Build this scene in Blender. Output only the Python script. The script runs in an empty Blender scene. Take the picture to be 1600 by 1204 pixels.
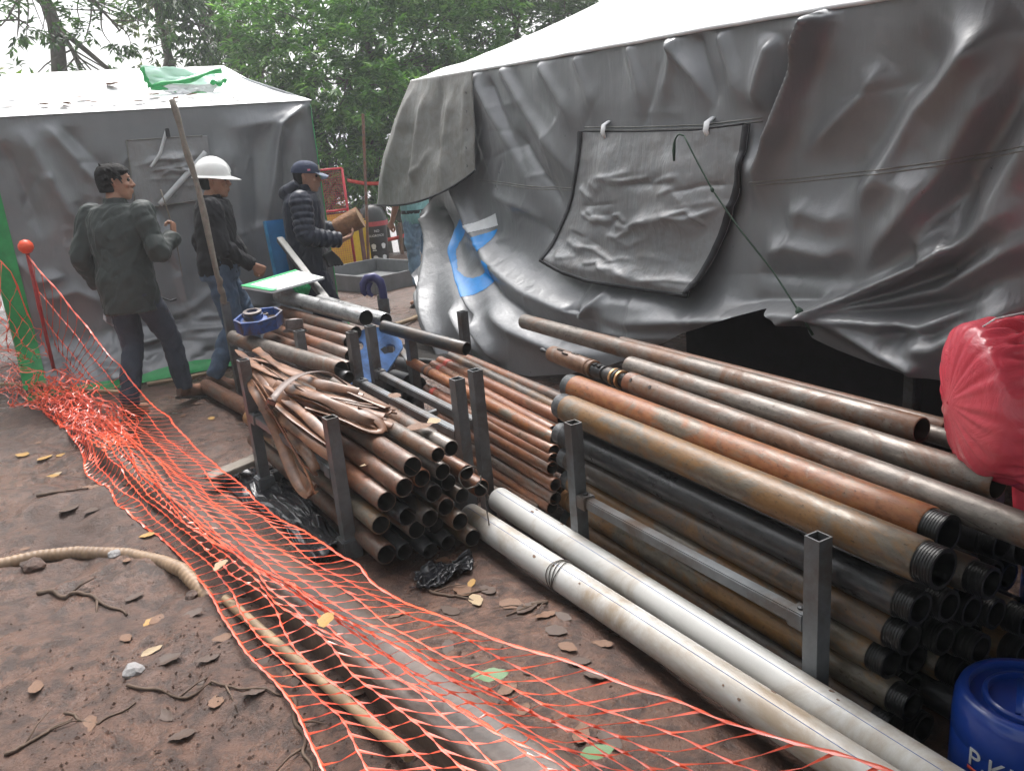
import bpy, bmesh, math, random
import numpy as np
from mathutils import Vector, Matrix, Euler, noise
S = bpy.context.scene
COL = S.collection
random.seed(7)
RNG = np.random.default_rng(11)
# ---------------------------------------------------------------- camera
cd = bpy.data.cameras.new('camera'); cam = bpy.data.objects.new('camera', cd); COL.objects.link(cam)
cd.sensor_width = 36.0; cd.sensor_fit = 'HORIZONTAL'; cd.lens = 1300/1600*36
cd.clip_start = 0.05; cd.clip_end = 2000
_r, _u, _b = [[0.867394, -0.490654, -0.082985], [0.207971, 0.205933, 0.956211], [-0.45208, -0.84667, 0.280667]]
cam.matrix_world = Matrix(((_r[0], _u[0], _b[0], 0), (_r[1], _u[1], _b[1], 0), (_r[2], _u[2], _b[2], 1.62), (0, 0, 0, 1)))
S.camera = cam
# ---------------------------------------------------------------- sky, sun, exposure (bright overcast)
w = bpy.data.worlds.new('World'); S.world = w; w.use_nodes = True
nt = w.node_tree; bg = nt.nodes['Background']
sky = nt.nodes.new('ShaderNodeTexSky'); sky.sky_type = 'NISHITA'; sky.sun_disc = False
SUN_EL, SUN_AZ = math.radians(62), math.radians(20)
sky.sun_elevation = SUN_EL; sky.sun_rotation = SUN_AZ
sky.air_density = 1.0; sky.dust_density = 6.0; sky.ozone_density = 1.0
hs = nt.nodes.new('ShaderNodeHueSaturation'); hs.inputs['Saturation'].default_value = 0.22
nt.links.new(sky.outputs[0], hs.inputs['Color']); nt.links.new(hs.outputs[0], bg.inputs['Color'])
bg.inputs['Strength'].default_value = 0.13
sd = bpy.data.lights.new('sun', 'SUN'); sun = bpy.data.objects.new('sun', sd); COL.objects.link(sun)
sd.energy = 0.8; sd.angle = math.radians(25); sd.color = (1, .97, .93)
sun.rotation_euler = (math.radians(90)-SUN_EL, 0, math.pi - SUN_AZ)
sun.location = (0, 0, 20)
S.view_settings.view_transform = 'Standard'; S.view_settings.look = 'None'
S.view_settings.exposure = 1.5; S.view_settings.gamma = 1.0
S.view_settings.use_curve_mapping = False

# ---------------------------------------------------------------- mesh helpers
def V3(*a): return Vector(a)
class MB:
    """collects simple shapes; build() links them as one mesh object"""
    def __init__(s): s.v = []; s.f = []; s.m = []
    def add(s, vs, fs, mi=0):
        o = len(s.v); s.v += [tuple(p) for p in vs]
        s.f += [tuple(i+o for i in f) for f in fs]; s.m += [mi]*len(fs); return s
    def box(s, c, size, rot=None, bev=0, mi=0):
        hx, hy, hz = [d/2 for d in size]; c = Vector(c)
        if bev <= 0:
            P = [Vector((x, y, z)) for z in (-hz, hz) for x, y in ((-hx, -hy), (hx, -hy), (hx, hy), (-hx, hy))]
            F = [(3, 2, 1, 0), (4, 5, 6, 7), (0, 1, 5, 4), (1, 2, 6, 5), (2, 3, 7, 6), (3, 0, 4, 7)]
        else:
            bm = bmesh.new(); bmesh.ops.create_cube(bm, size=1)
            for q in bm.verts: q.co = Vector((q.co.x*size[0], q.co.y*size[1], q.co.z*size[2]))
            bmesh.ops.bevel(bm, geom=bm.edges[:], offset=bev, segments=2, affect='EDGES')
            bm.verts.index_update(); P = [q.co.copy() for q in bm.verts]; F = [[q.index for q in f.verts] for f in bm.faces]; bm.free()
        if rot is not None:
            M = rot if isinstance(rot, Matrix) else Euler(rot).to_matrix()
            P = [M @ p for p in P]
        return s.add([p+c for p in P], F, mi)
    def tube(s, pts, rad, n=10, cap=True, mi=0, flat=1.0, twist=None):
        pts = [Vector(p) for p in pts]; k = len(pts)
        rads = list(rad) if hasattr(rad, '__len__') else [rad]*k
        vs = []; fs = []; up = None
        for i in range(k):
            t = (pts[min(i+1, k-1)]-pts[max(i-1, 0)])
            t = t.normalized() if t.length > 1e-9 else Vector((0, 0, 1))
            if up is None:
                up = Vector((0, 0, 1)) if abs(t.z) < .95 else Vector((1, 0, 0))
            a = t.cross(up)
            if a.length < 1e-4: a = t.orthogonal()
            a.normalize(); b = a.cross(t).normalized(); up = b
            if twist is not None:
                q = Matrix.Rotation(twist[i], 3, t); a2 = q @ a; b2 = q @ b
            else: a2, b2 = a, b
            for j in range(n):
                an = 2*math.pi*j/n
                vs.append(pts[i]+a2*math.cos(an)*rads[i]+b2*math.sin(an)*rads[i]*flat)
        for i in range(k-1):
            for j in range(n):
                fs.append((i*n+j, i*n+(j+1) % n, (i+1)*n+(j+1) % n, (i+1)*n+j))
        if cap: fs.append(tuple(range(n))[::-1]); fs.append(tuple((k-1)*n+j for j in range(n)))
        return s.add(vs, fs, mi)
    def lathe(s, prof, origin=(0, 0, 0), axis=(0, 0, 1), n=24, mi=0, closed=False):
        """prof: list of (radius, height); revolved about axis"""
        ax = Vector(axis).normalized(); a = ax.orthogonal().normalized(); b = ax.cross(a); o = Vector(origin)
        vs = []; fs = []; k = len(prof)
        for r_, h in prof:
            for j in range(n):
                an = 2*math.pi*j/n; vs.append(o+ax*h+(a*math.cos(an)+b*math.sin(an))*r_)
        for i in range(k-1 if not closed else k):
            for j in range(n):
                i2 = (i+1) % k
                fs.append((i*n+j, i*n+(j+1) % n, i2*n+(j+1) % n, i2*n+j))
        if not closed:
            if prof[0][0] > 1e-6: fs.append(tuple(range(n))[::-1])
            if prof[-1][0] > 1e-6: fs.append(tuple((k-1)*n+j for j in range(n)))
        return s.add(vs, fs, mi)
    def grid(s, P, mi=0, flip=False):
        """P: array (nu, nv, 3)"""
        P = np.asarray(P); nu, nv = P.shape[:2]
        vs = P.reshape(-1, 3)
        i, j = np.meshgrid(np.arange(nu-1), np.arange(nv-1), indexing='ij'); a = (i*nv+j).ravel()
        F = np.stack([a, a+1, a+nv+1, a+nv], 1) if flip else np.stack([a, a+nv, a+nv+1, a+1], 1)
        return s.add(vs.tolist(), F.tolist(), mi)
    def prism(s, poly, d0, d1, M=None, mi=0):
        """poly: list of (x,y) ; extruded along local z from d0 to d1; M: 4x4"""
        n = len(poly); vs = [Vector((x, y, d0)) for x, y in poly]+[Vector((x, y, d1)) for x, y in poly]
        if M is not None: vs = [M @ p for p in vs]
        fs = [tuple(range(n))[::-1], tuple(range(n, 2*n))]+[(i, (i+1) % n, n+(i+1) % n, n+i) for i in range(n)]
        return s.add(vs, fs, mi)
    def build(s, name, mat=None, parent=None, smooth=False, angle=None):
        me = bpy.data.meshes.new(name); me.from_pydata(s.v, [], s.f); me.update()
        mats = mat if isinstance(mat, (list, tuple)) else [mat]
        for m_ in mats:
            if m_ is not None: me.materials.append(m_)
        if len(mats) > 1: me.polygons.foreach_set('material_index', s.m)
        if smooth:
            me.polygons.foreach_set('use_smooth', [True]*len(me.polygons))
            if angle: me.set_sharp_from_angle(angle=math.radians(angle))
        o = bpy.data.objects.new(name, me); COL.objects.link(o)
        if parent is not None: o.parent = parent
        return o
def grid_obj(name, P, mat, parent=None, flip=False, smooth=True, mi=None):
    P = np.asarray(P, float); nu, nv = P.shape[:2]
    i, j = np.meshgrid(np.arange(nu-1), np.arange(nv-1), indexing='ij'); a = (i*nv+j).ravel()
    F = np.stack([a, a+1, a+nv+1, a+nv], 1) if flip else np.stack([a, a+nv, a+nv+1, a+1], 1)
    me = bpy.data.meshes.new(name); me.from_pydata(P.reshape(-1, 3).tolist(), [], F.tolist())
    for m_ in (mat if isinstance(mat, (list, tuple)) else [mat]): me.materials.append(m_)
    if smooth: me.polygons.foreach_set('use_smooth', [True]*len(me.polygons))
    if mi is not None: me.polygons.foreach_set('material_index', np.asarray(mi).ravel().astype(int).tolist())
    o = bpy.data.objects.new(name, me); COL.objects.link(o)
    if parent is not None: o.parent = parent
    return o
def tag(o, label=None, cat=None, group=None, kind=None):
    if label: o['label'] = label
    if cat: o['category'] = cat
    if group: o['group'] = group
    if kind: o['kind'] = kind
    return o
def thing(name, label, cat, loc=(0, 0, 0), group=None, rot=(0, 0, 0)):
    o = bpy.data.objects.new(name, None); COL.objects.link(o); o.location = loc; o.rotation_euler = rot
    o.empty_display_size = .1
    return tag(o, label, cat, group)
def smoothstep(a, b, x):
    t = np.clip((x-a)/(b-a), 0, 1); return t*t*(3-2*t)
def vnoise(x, y, seed=0):
    """cheap smooth value noise on arrays"""
    x = np.asarray(x, float); y = np.asarray(y, float)
    xi = np.floor(x).astype(int); yi = np.floor(y).astype(int); fx = x-xi; fy = y-yi
    fx = fx*fx*(3-2*fx); fy = fy*fy*(3-2*fy)
    def h(a, b):
        n = (a*374761393+b*668265263+seed*1442695041) & 0x7fffffff
        n = ((n ^ (n >> 13))*1274126177) & 0x7fffffff
        return ((n ^ (n >> 16)) & 0xffff)/65535.0
    return (h(xi, yi)*(1-fx)+h(xi+1, yi)*fx)*(1-fy)+(h(xi, yi+1)*(1-fx)+h(xi+1, yi+1)*fx)*fy
def fbm(x, y, oct=4, seed=0):
    s = 0; a = .5
    for k in range(oct): s = s+a*(vnoise(x*2**k, y*2**k, seed+k)-.5); a *= .5
    return s*2

# ---------------------------------------------------------------- materials
MATS = {}
def nodes(name):
    m = bpy.data.materials.new(name); m.use_nodes = True; MATS[name] = m
    n = m.node_tree; return m, n, n.nodes['Principled BSDF']
def coords(n, space='Object', rnd=False, scale=(1, 1, 1)):
    tc = n.nodes.new('ShaderNodeTexCoord'); mp = n.nodes.new('ShaderNodeMapping'); mp.inputs['Scale'].default_value = scale
    n.links.new(tc.outputs[space], mp.inputs['Vector'])
    if rnd:
        oi = n.nodes.new('ShaderNodeObjectInfo'); mu = n.nodes.new('ShaderNodeMath'); mu.operation = 'MULTIPLY'; mu.inputs[1].default_value = 57.0
        n.links.new(oi.outputs['Random'], mu.inputs[0]); n.links.new(mu.outputs[0], mp.inputs['Location'])
    return mp.outputs[0]
def tex_noise(n, vec, scale, detail=6, rough=.6, dist=0):
    t = n.nodes.new('ShaderNodeTexNoise'); t.inputs['Scale'].default_value = scale; t.inputs['Detail'].default_value = detail
    t.inputs['Roughness'].default_value = rough; t.inputs['Distortion'].default_value = dist
    n.links.new(vec, t.inputs['Vector']); return t.outputs['Fac']
def ramp(n, fac, stops, interp='LINEAR'):
    r = n.nodes.new('ShaderNodeValToRGB'); r.color_ramp.interpolation = interp; e = r.color_ramp.elements
    while len(e) < len(stops): e.new(.5)
    for k, (p, c) in enumerate(stops):
        e[k].position = p; e[k].color = (c[0], c[1], c[2], 1) if hasattr(c, '__len__') else (c, c, c, 1)
    n.links.new(fac, r.inputs['Fac']); return r.outputs['Color']
def mixc(n, fac, a, b, mode='MIX'):
    x = n.nodes.new('ShaderNodeMix'); x.data_type = 'RGBA'; x.blend_type = mode
    if hasattr(fac, 'is_output') or not isinstance(fac, (int, float)): n.links.new(fac, x.inputs[0])
    else: x.inputs[0].default_value = fac
    for k, c in ((6, a), (7, b)):
        if isinstance(c, (tuple, list)): x.inputs[k].default_value = (c[0], c[1], c[2], 1)
        else: n.links.new(c, x.inputs[k])
    return x.outputs[2]
def bump(n, bs, h, strength=.3, dist=.01, prev=None):
    b = n.nodes.new('ShaderNodeBump'); b.inputs['Strength'].default_value = strength; b.inputs['Distance'].default_value = dist
    n.links.new(h, b.inputs['Height'])
    if prev is not None: n.links.new(prev, b.inputs['Normal'])
    n.links.new(b.outputs[0], bs.inputs['Normal']); return b.outputs[0]
def simple(name, c, rough=.6, metal=0, var=.25, scale=12, bmp=.15, bd=.004, dirt=None, dirt_amt=.5, rnd=True, spec=.5, coat=0):
    m, n, b = nodes(name); vec = coords(n, 'Object', rnd)
    f = tex_noise(n, vec, scale, 6, .65)
    lo = tuple(max(0, x*(1-var)) for x in c); hi = tuple(min(1, x*(1+var)) for x in c)
    col = ramp(n, f, [(.3, lo), (.7, hi)])
    if dirt is not None:
        f2 = tex_noise(n, vec, scale*.35, 8, .7, .5)
        fr = ramp(n, f2, [(.45, 0), (.45+.3*(1-dirt_amt)+.02, 1)])
        col = mixc(n, fr, col, dirt)
    n.links.new(col, b.inputs['Base Color'])
    b.inputs['Roughness'].default_value = rough; b.inputs['Metallic'].default_value = metal
    b.inputs['Specular IOR Level'].default_value = spec; b.inputs['Coat Weight'].default_value = coat
    if bmp: bump(n, b, tex_noise(n, vec, scale*4, 5, .6), bmp, bd)
    return m
def pipe_mat(name, base, rust, rust2, amt, rough=.5, metal=.25, wet=.0):
    """steel with rust blotches, streaks and pits; textures differ from pipe to pipe"""
    m, n, b = nodes(name); vec = coords(n, 'Object', True, (.55, 1, 1)); vs = coords(n, 'Object', True, (.05, 1, 1))
    f1 = tex_noise(n, vec, 7, 10, .74, .9); f2 = tex_noise(n, vec, 34, 8, .7); f3 = tex_noise(n, vec, 2.2, 4, .55); f4 = tex_noise(n, vs, 30, 6, .7)
    c1 = ramp(n, f2, [(.3, tuple(x*.6 for x in base)), (.5, base), (.7, tuple(min(1, x*1.4) for x in base))])
    c1 = mixc(n, ramp(n, f4, [(.45, 0), (.7, .55)]), c1, tuple(x*.45 for x in base))
    c2 = ramp(n, f2, [(.28, rust2), (.5, rust), (.72, tuple(x*.45 for x in rust))])
    ma = n.nodes.new('ShaderNodeMath'); ma.operation = 'MULTIPLY_ADD'; ma.inputs[1].default_value = .6
    n.links.new(f3, ma.inputs[0]); n.links.new(f1, ma.inputs[2]); c0 = .80+(.5-amt)*.5
    fr = ramp(n, ma.outputs[0], [(max(0, c0-.07), 0), (min(1, c0+.05), 1)])
    col = mixc(n, fr, c1, c2)
    f5 = tex_noise(n, vec, 90, 4, .6); pit = ramp(n, f5, [(.62, 0), (.70, .8)]); col = mixc(n, pit, col, tuple(x*.22 for x in rust))
    f6 = tex_noise(n, vec, 16, 6, .7, .4); sp = ramp(n, f6, [(.66, 0), (.74, .65)]); col = mixc(n, sp, col, tuple(min(1, x*1.7+.02) for x in base))
    n.links.new(col, b.inputs['Base Color'])
    n.links.new(ramp(n, f1, [(.3, max(.15, rough-.16-wet)), (.7, rough+.2)]), b.inputs['Roughness'])
    n.links.new(ramp(n, fr, [(0, metal), (1, .0)]), b.inputs['Metallic'])
    p = bump(n, b, f2, .3, .004); bump(n, b, f5, .25, .002, p); return m

# ---------------------------------------------------------------- material set
def mud_mat():
    m, n, b = nodes('wet_mud'); vec = coords(n, 'Object')
    f1 = tex_noise(n, vec, 1.3, 8, .65, .4); f2 = tex_noise(n, vec, 14, 8, .7); f3 = tex_noise(n, vec, 70, 5, .65)
    c = ramp(n, f1, [(.28, (.040, .017, .010)), (.44, (.09, .042, .026)), (.60, (.145, .074, .049)), (.8, (.19, .112, .082))])
    c = mixc(n, ramp(n, f2, [(.42, 1), (.56, 0)]), c, (.045, .022, .015))
    c = mixc(n, ramp(n, f3, [(.60, 0), (.72, .7)]), c, (.05, .03, .022))
    n.links.new(c, b.inputs['Base Color'])
    n.links.new(ramp(n, f1, [(.36, .65), (.48, .45), (.58, .2)]), b.inputs['Roughness'])
    b.inputs['Specular IOR Level'].default_value = .6
    p = bump(n, b, f2, .85, .03); bump(n, b, f3, .6, .007, p)
    return m
MUD = mud_mat()
def tarp_mat(name, c, rough=.36, metal=.45, dirty=0, dirtc=(.16, .13, .10), wr=.25):
    m, n, b = nodes(name); vec = coords(n, 'Object')
    f1 = tex_noise(n, vec, 2.2, 5, .6); f2 = tex_noise(n, vec, 9, 7, .65, .8)
    col = ramp(n, f1, [(.3, tuple(x*.88 for x in c)), (.7, tuple(x*1.1 for x in c))])
    if dirty: col = mixc(n, ramp(n, f2, [(.5-.2*dirty, 0), (.85, dirty)]), col, dirtc)
    n.links.new(col, b.inputs['Base Color'])
    b.inputs['Metallic'].default_value = metal; b.inputs['Specular IOR Level'].default_value = .75 if metal > 0 else .4
    n.links.new(ramp(n, f2, [(.3, rough-.05), (.7, rough+.10)]), b.inputs['Roughness'])
    # fine crumple
    vo = n.nodes.new('ShaderNodeTexVoronoi'); vo.feature = 'DISTANCE_TO_EDGE'; vo.inputs['Scale'].default_value = 5.5
    mp = n.nodes.new('ShaderNodeMix'); mp.data_type = 'VECTOR'; mp.inputs[0].default_value = .22
    no = n.nodes.new('ShaderNodeTexNoise'); no.inputs['Scale'].default_value = 2.5; no.inputs['Detail'].default_value = 4; n.links.new(vec, no.inputs['Vector'])
    n.links.new(vec, mp.inputs[4]); n.links.new(no.outputs['Color'], mp.inputs[5]); n.links.new(mp.outputs[1], vo.inputs['Vector'])
    cr = ramp(n, vo.outputs['Distance'], [(0, 1), (.12, 0)])
    mg = n.nodes.new('ShaderNodeMapping'); mg.inputs['Rotation'].default_value = (math.radians(24), math.radians(24), 0); mg.inputs['Scale'].default_value = (7, 7, .9); n.links.new(vec, mg.inputs['Vector'])
    stre = tex_noise(n, mg.outputs[0], 2.2, 5, .55, .35)
    p = bump(n, b, stre, wr*.9, .022); p = bump(n, b, tex_noise(n, vec, 14, 5, .55, .6), wr*.35, .015, p); bump(n, b, tex_noise(n, vec, 240, 2, .5), .06, .002, p)
    return m
TARP = tarp_mat('silver_grey_tarp', (.225, .23, .24), .32, .16)
TARP_L = tarp_mat('grey_tarp', (.20, .205, .215), .34, .15)
TARP_D = tarp_mat('stained_grey_tarp', (.25, .25, .24), .50, .0, .75, (.13, .105, .08), .5)
TARP_F = tarp_mat('crinkled_grey_tarp', (.26, .265, .275), .33, .12, .45, (.13, .09, .06), .55)
ROOF = tarp_mat('white_roof_tarp', (.80, .81, .82), .5, 0, .25, (.5, .47, .43), .3)
GREEN = simple('green_trim', (.02, .30, .08), .5, var=.2)
BLACKTRIM = simple('black_webbing', (.02, .02, .024), .6)
BLUEINK = simple('blue_print', (.01, .27, .72), .35, var=.12, scale=20)
WHITEINK = simple('white_print', (.82, .83, .84), .45, var=.06)
ROPE = simple('green_cord', (.03, .06, .04), .8, scale=80)
STEEL = simple('grey_painted_steel', (.15, .16, .17), .45, .35, .25, 9, .2, .003, (.085, .06, .045), .35)
STEELD = simple('dark_steel', (.05, .052, .056), .5, .4)
DARKBOX = simple('shade_block_dark', (.03, .03, .034), .6)  # near-black, for the added block that darkens the tent interior
# ---------------------------------------------------------------- ground
def gz(x, y):
    x = np.asarray(x, float); y = np.asarray(y, float)
    z = -.16*smoothstep(1.25, 1.75, x)*smoothstep(4.6, 3.2, y)
    r = np.hypot(x-2.5, y-5.5)
    z = z+.06*smoothstep(.2, -1.3, x)*smoothstep(6, 4, y)
    z = z-14*smoothstep(10, 46, r)-.35*smoothstep(8.6, 10.5, r)
    near = smoothstep(16, 8, r)
    left = smoothstep(.9, .1, x+.12*(y-3.5))
    z = z+near*(.045*fbm(x*1.1, y*1.1, 3, 3)+(.014+.05*left)*fbm(x*3.6+fbm(x*2, y*2, 2, 8), y*3.6, 3, 9)+(.005+.016*left)*fbm(x*14, y*14, 3, 21))
    for (px, py, a, rx, ry, d) in FOOT:
        c, s = math.cos(a), math.sin(a); u = (x-px)*c+(y-py)*s; v = -(x-px)*s+(y-py)*c
        q = (u/rx)**2+(v/ry)**2
        z = z-d*np.exp(-q**2)+.35*d*np.exp(-((np.sqrt(q)-1.25)/.25)**2)
    z = z+.02*smoothstep(.6, 1, vnoise(x*.35+3, y*.35, 5))*0
    return z
FOOT = [(-.35, 2.2, .6, .15, .06, .03), (-.1, 1.75, .9, .14, .06, .03), (-.75, 2.9, .4, .15, .065, .03), (-.3, 3.5, .8, .15, .06, .025), (.1, 2.6, 1.2, .14, .06, .025), (-.9, 3.9, .2, .14, .06, .03),
        (.45, 5.2, 1.3, .15, .06, .025), (.6, 4.9, 1.1, .15, .06, .02), (.95, 5.6, .7, .15, .06, .02), (-.6, 1.5, .3, .16, .07, .03), (.25, 4.3, 1.4, .15, .06, .02), (2.4, 7.6, 1.2, .15, .06, .02), (2.7, 7.1, .9, .15, .06, .02)]
def ginterp(a, b, st): return np.arange(a, b, st)
xs = np.concatenate([-np.geomspace(4.0, 420, 26)[::-1], ginterp(-3.9, 3.6, .03), np.geomspace(3.65, 420, 34)])
ys = np.concatenate([-np.geomspace(1.0, 420, 22)[::-1], ginterp(-.9, .6, .1), ginterp(.6, 9.0, .03), np.geomspace(9.1, 420, 34)])
gx, gy = np.meshgrid(xs, ys, indexing='ij')
ground = grid_obj('ground', np.stack([gx, gy, gz(gx, gy)], 2), MUD); tag(ground, kind='structure')
def gzf(x, y): return float(gz(np.array([x]), np.array([y]))[0])

# ---------------------------------------------------------------- cloth folds
def fold_disp(A, B, folds):
    D = np.zeros_like(A)
    for f in folds:
        pts, amp, wd = f[0], f[1], f[2]; asym = f[3] if len(f) > 3 else 1.0; tap = f[4] if len(f) > 4 else 'both'
        P = np.array(pts, float); seg = P[1:]-P[:-1]; L = np.hypot(seg[:, 0], seg[:, 1]); tot = L.sum(); acc = 0
        best = np.full(A.shape, 1e9); bt = np.zeros_like(A); bs = np.zeros_like(A)
        for k in range(len(seg)):
            dx, dy = A-P[k, 0], B-P[k, 1]; t = np.clip((dx*seg[k, 0]+dy*seg[k, 1])/(L[k]**2+1e-9), 0, 1)
            ex, ey = dx-t*seg[k, 0], dy-t*seg[k, 1]; d = np.hypot(ex, ey)
            sd = np.sign(seg[k, 0]*dy-seg[k, 1]*dx)
            mk = d < best; best = np.where(mk, d, best); bt = np.where(mk, (acc+t*L[k])/tot, bt); bs = np.where(mk, sd, bs); acc += L[k]
        ww = np.where(bs > 0, wd, wd*asym); ww = ww*(.55+.9*(bt if tap in ('start',) else (1-bt) if tap == 'end' else .5))
        e = .35*ww; prof = np.exp(-(np.sqrt(best**2+e**2)-e)/ww*1.25)
        if tap == 'both': tp = smoothstep(0, .22, bt)*smoothstep(1, .7, bt)
        elif tap == 'start': tp = smoothstep(1, .55, bt)       # strong at start, fades to the end
        elif tap == 'end': tp = smoothstep(0, .45, bt)
        else: tp = 1
        D += amp*tp*prof
    return D
def pip(X, Y, poly):
    ins = np.zeros(X.shape, bool); n = len(poly)
    for i in range(n):
        x1, y1 = poly[i]; x2, y2 = poly[(i+1) % n]
        c = ((y1 > Y) != (y2 > Y)) & (X < (x2-x1)*(Y-y1)/((y2-y1) or 1e-9)+x1); ins ^= c
    return ins

# ================================================================ right tent (silver tarp, window flap, blue print)
tentR = thing('tarp_tent', 'big silver grey tarp tent with white roof and black edged window flap', 'tent', (4.6, 4.0, 0))
def PR(o): o.parent = tentR; o.matrix_parent_inverse = Matrix.Translation((-4.6, -4.0, 0)); return o
def eaveR(y): return 1.965+.0315*np.asarray(y, float)
HEM = sorted([tuple(p) for p in [(5.444,-0.038),(4.933,0.016),(4.476,0.093),(3.993,0.219),(3.571,0.353),(3.242,0.457),(2.953,0.576),(2.726,0.675),(2.586,0.73),(2.452,0.665),(2.359,0.612),(2.225,0.58),(2.071,0.558),(1.879,0.558),(1.678,0.546)]])
HEM = [(-2, .25), (.9, .3)]+[(y, z) for y, z in HEM if y < 5.2]+[(5.35, 0.0), (9, 0.0)]
def hemR(y): return np.interp(y, [p[0] for p in HEM], [p[1] for p in HEM])
def xbR(y, z):
    b = np.interp(y, [1.5, 3.0, 3.8, 4.6, 5.4, 6.6, 7.5], [.10, .10, .14, .24, .40, .46, .42])
    t = np.clip((1.0-z)/.85, 0, 1); s = t*t*(3-2*t); return 3.1-b*s
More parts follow.
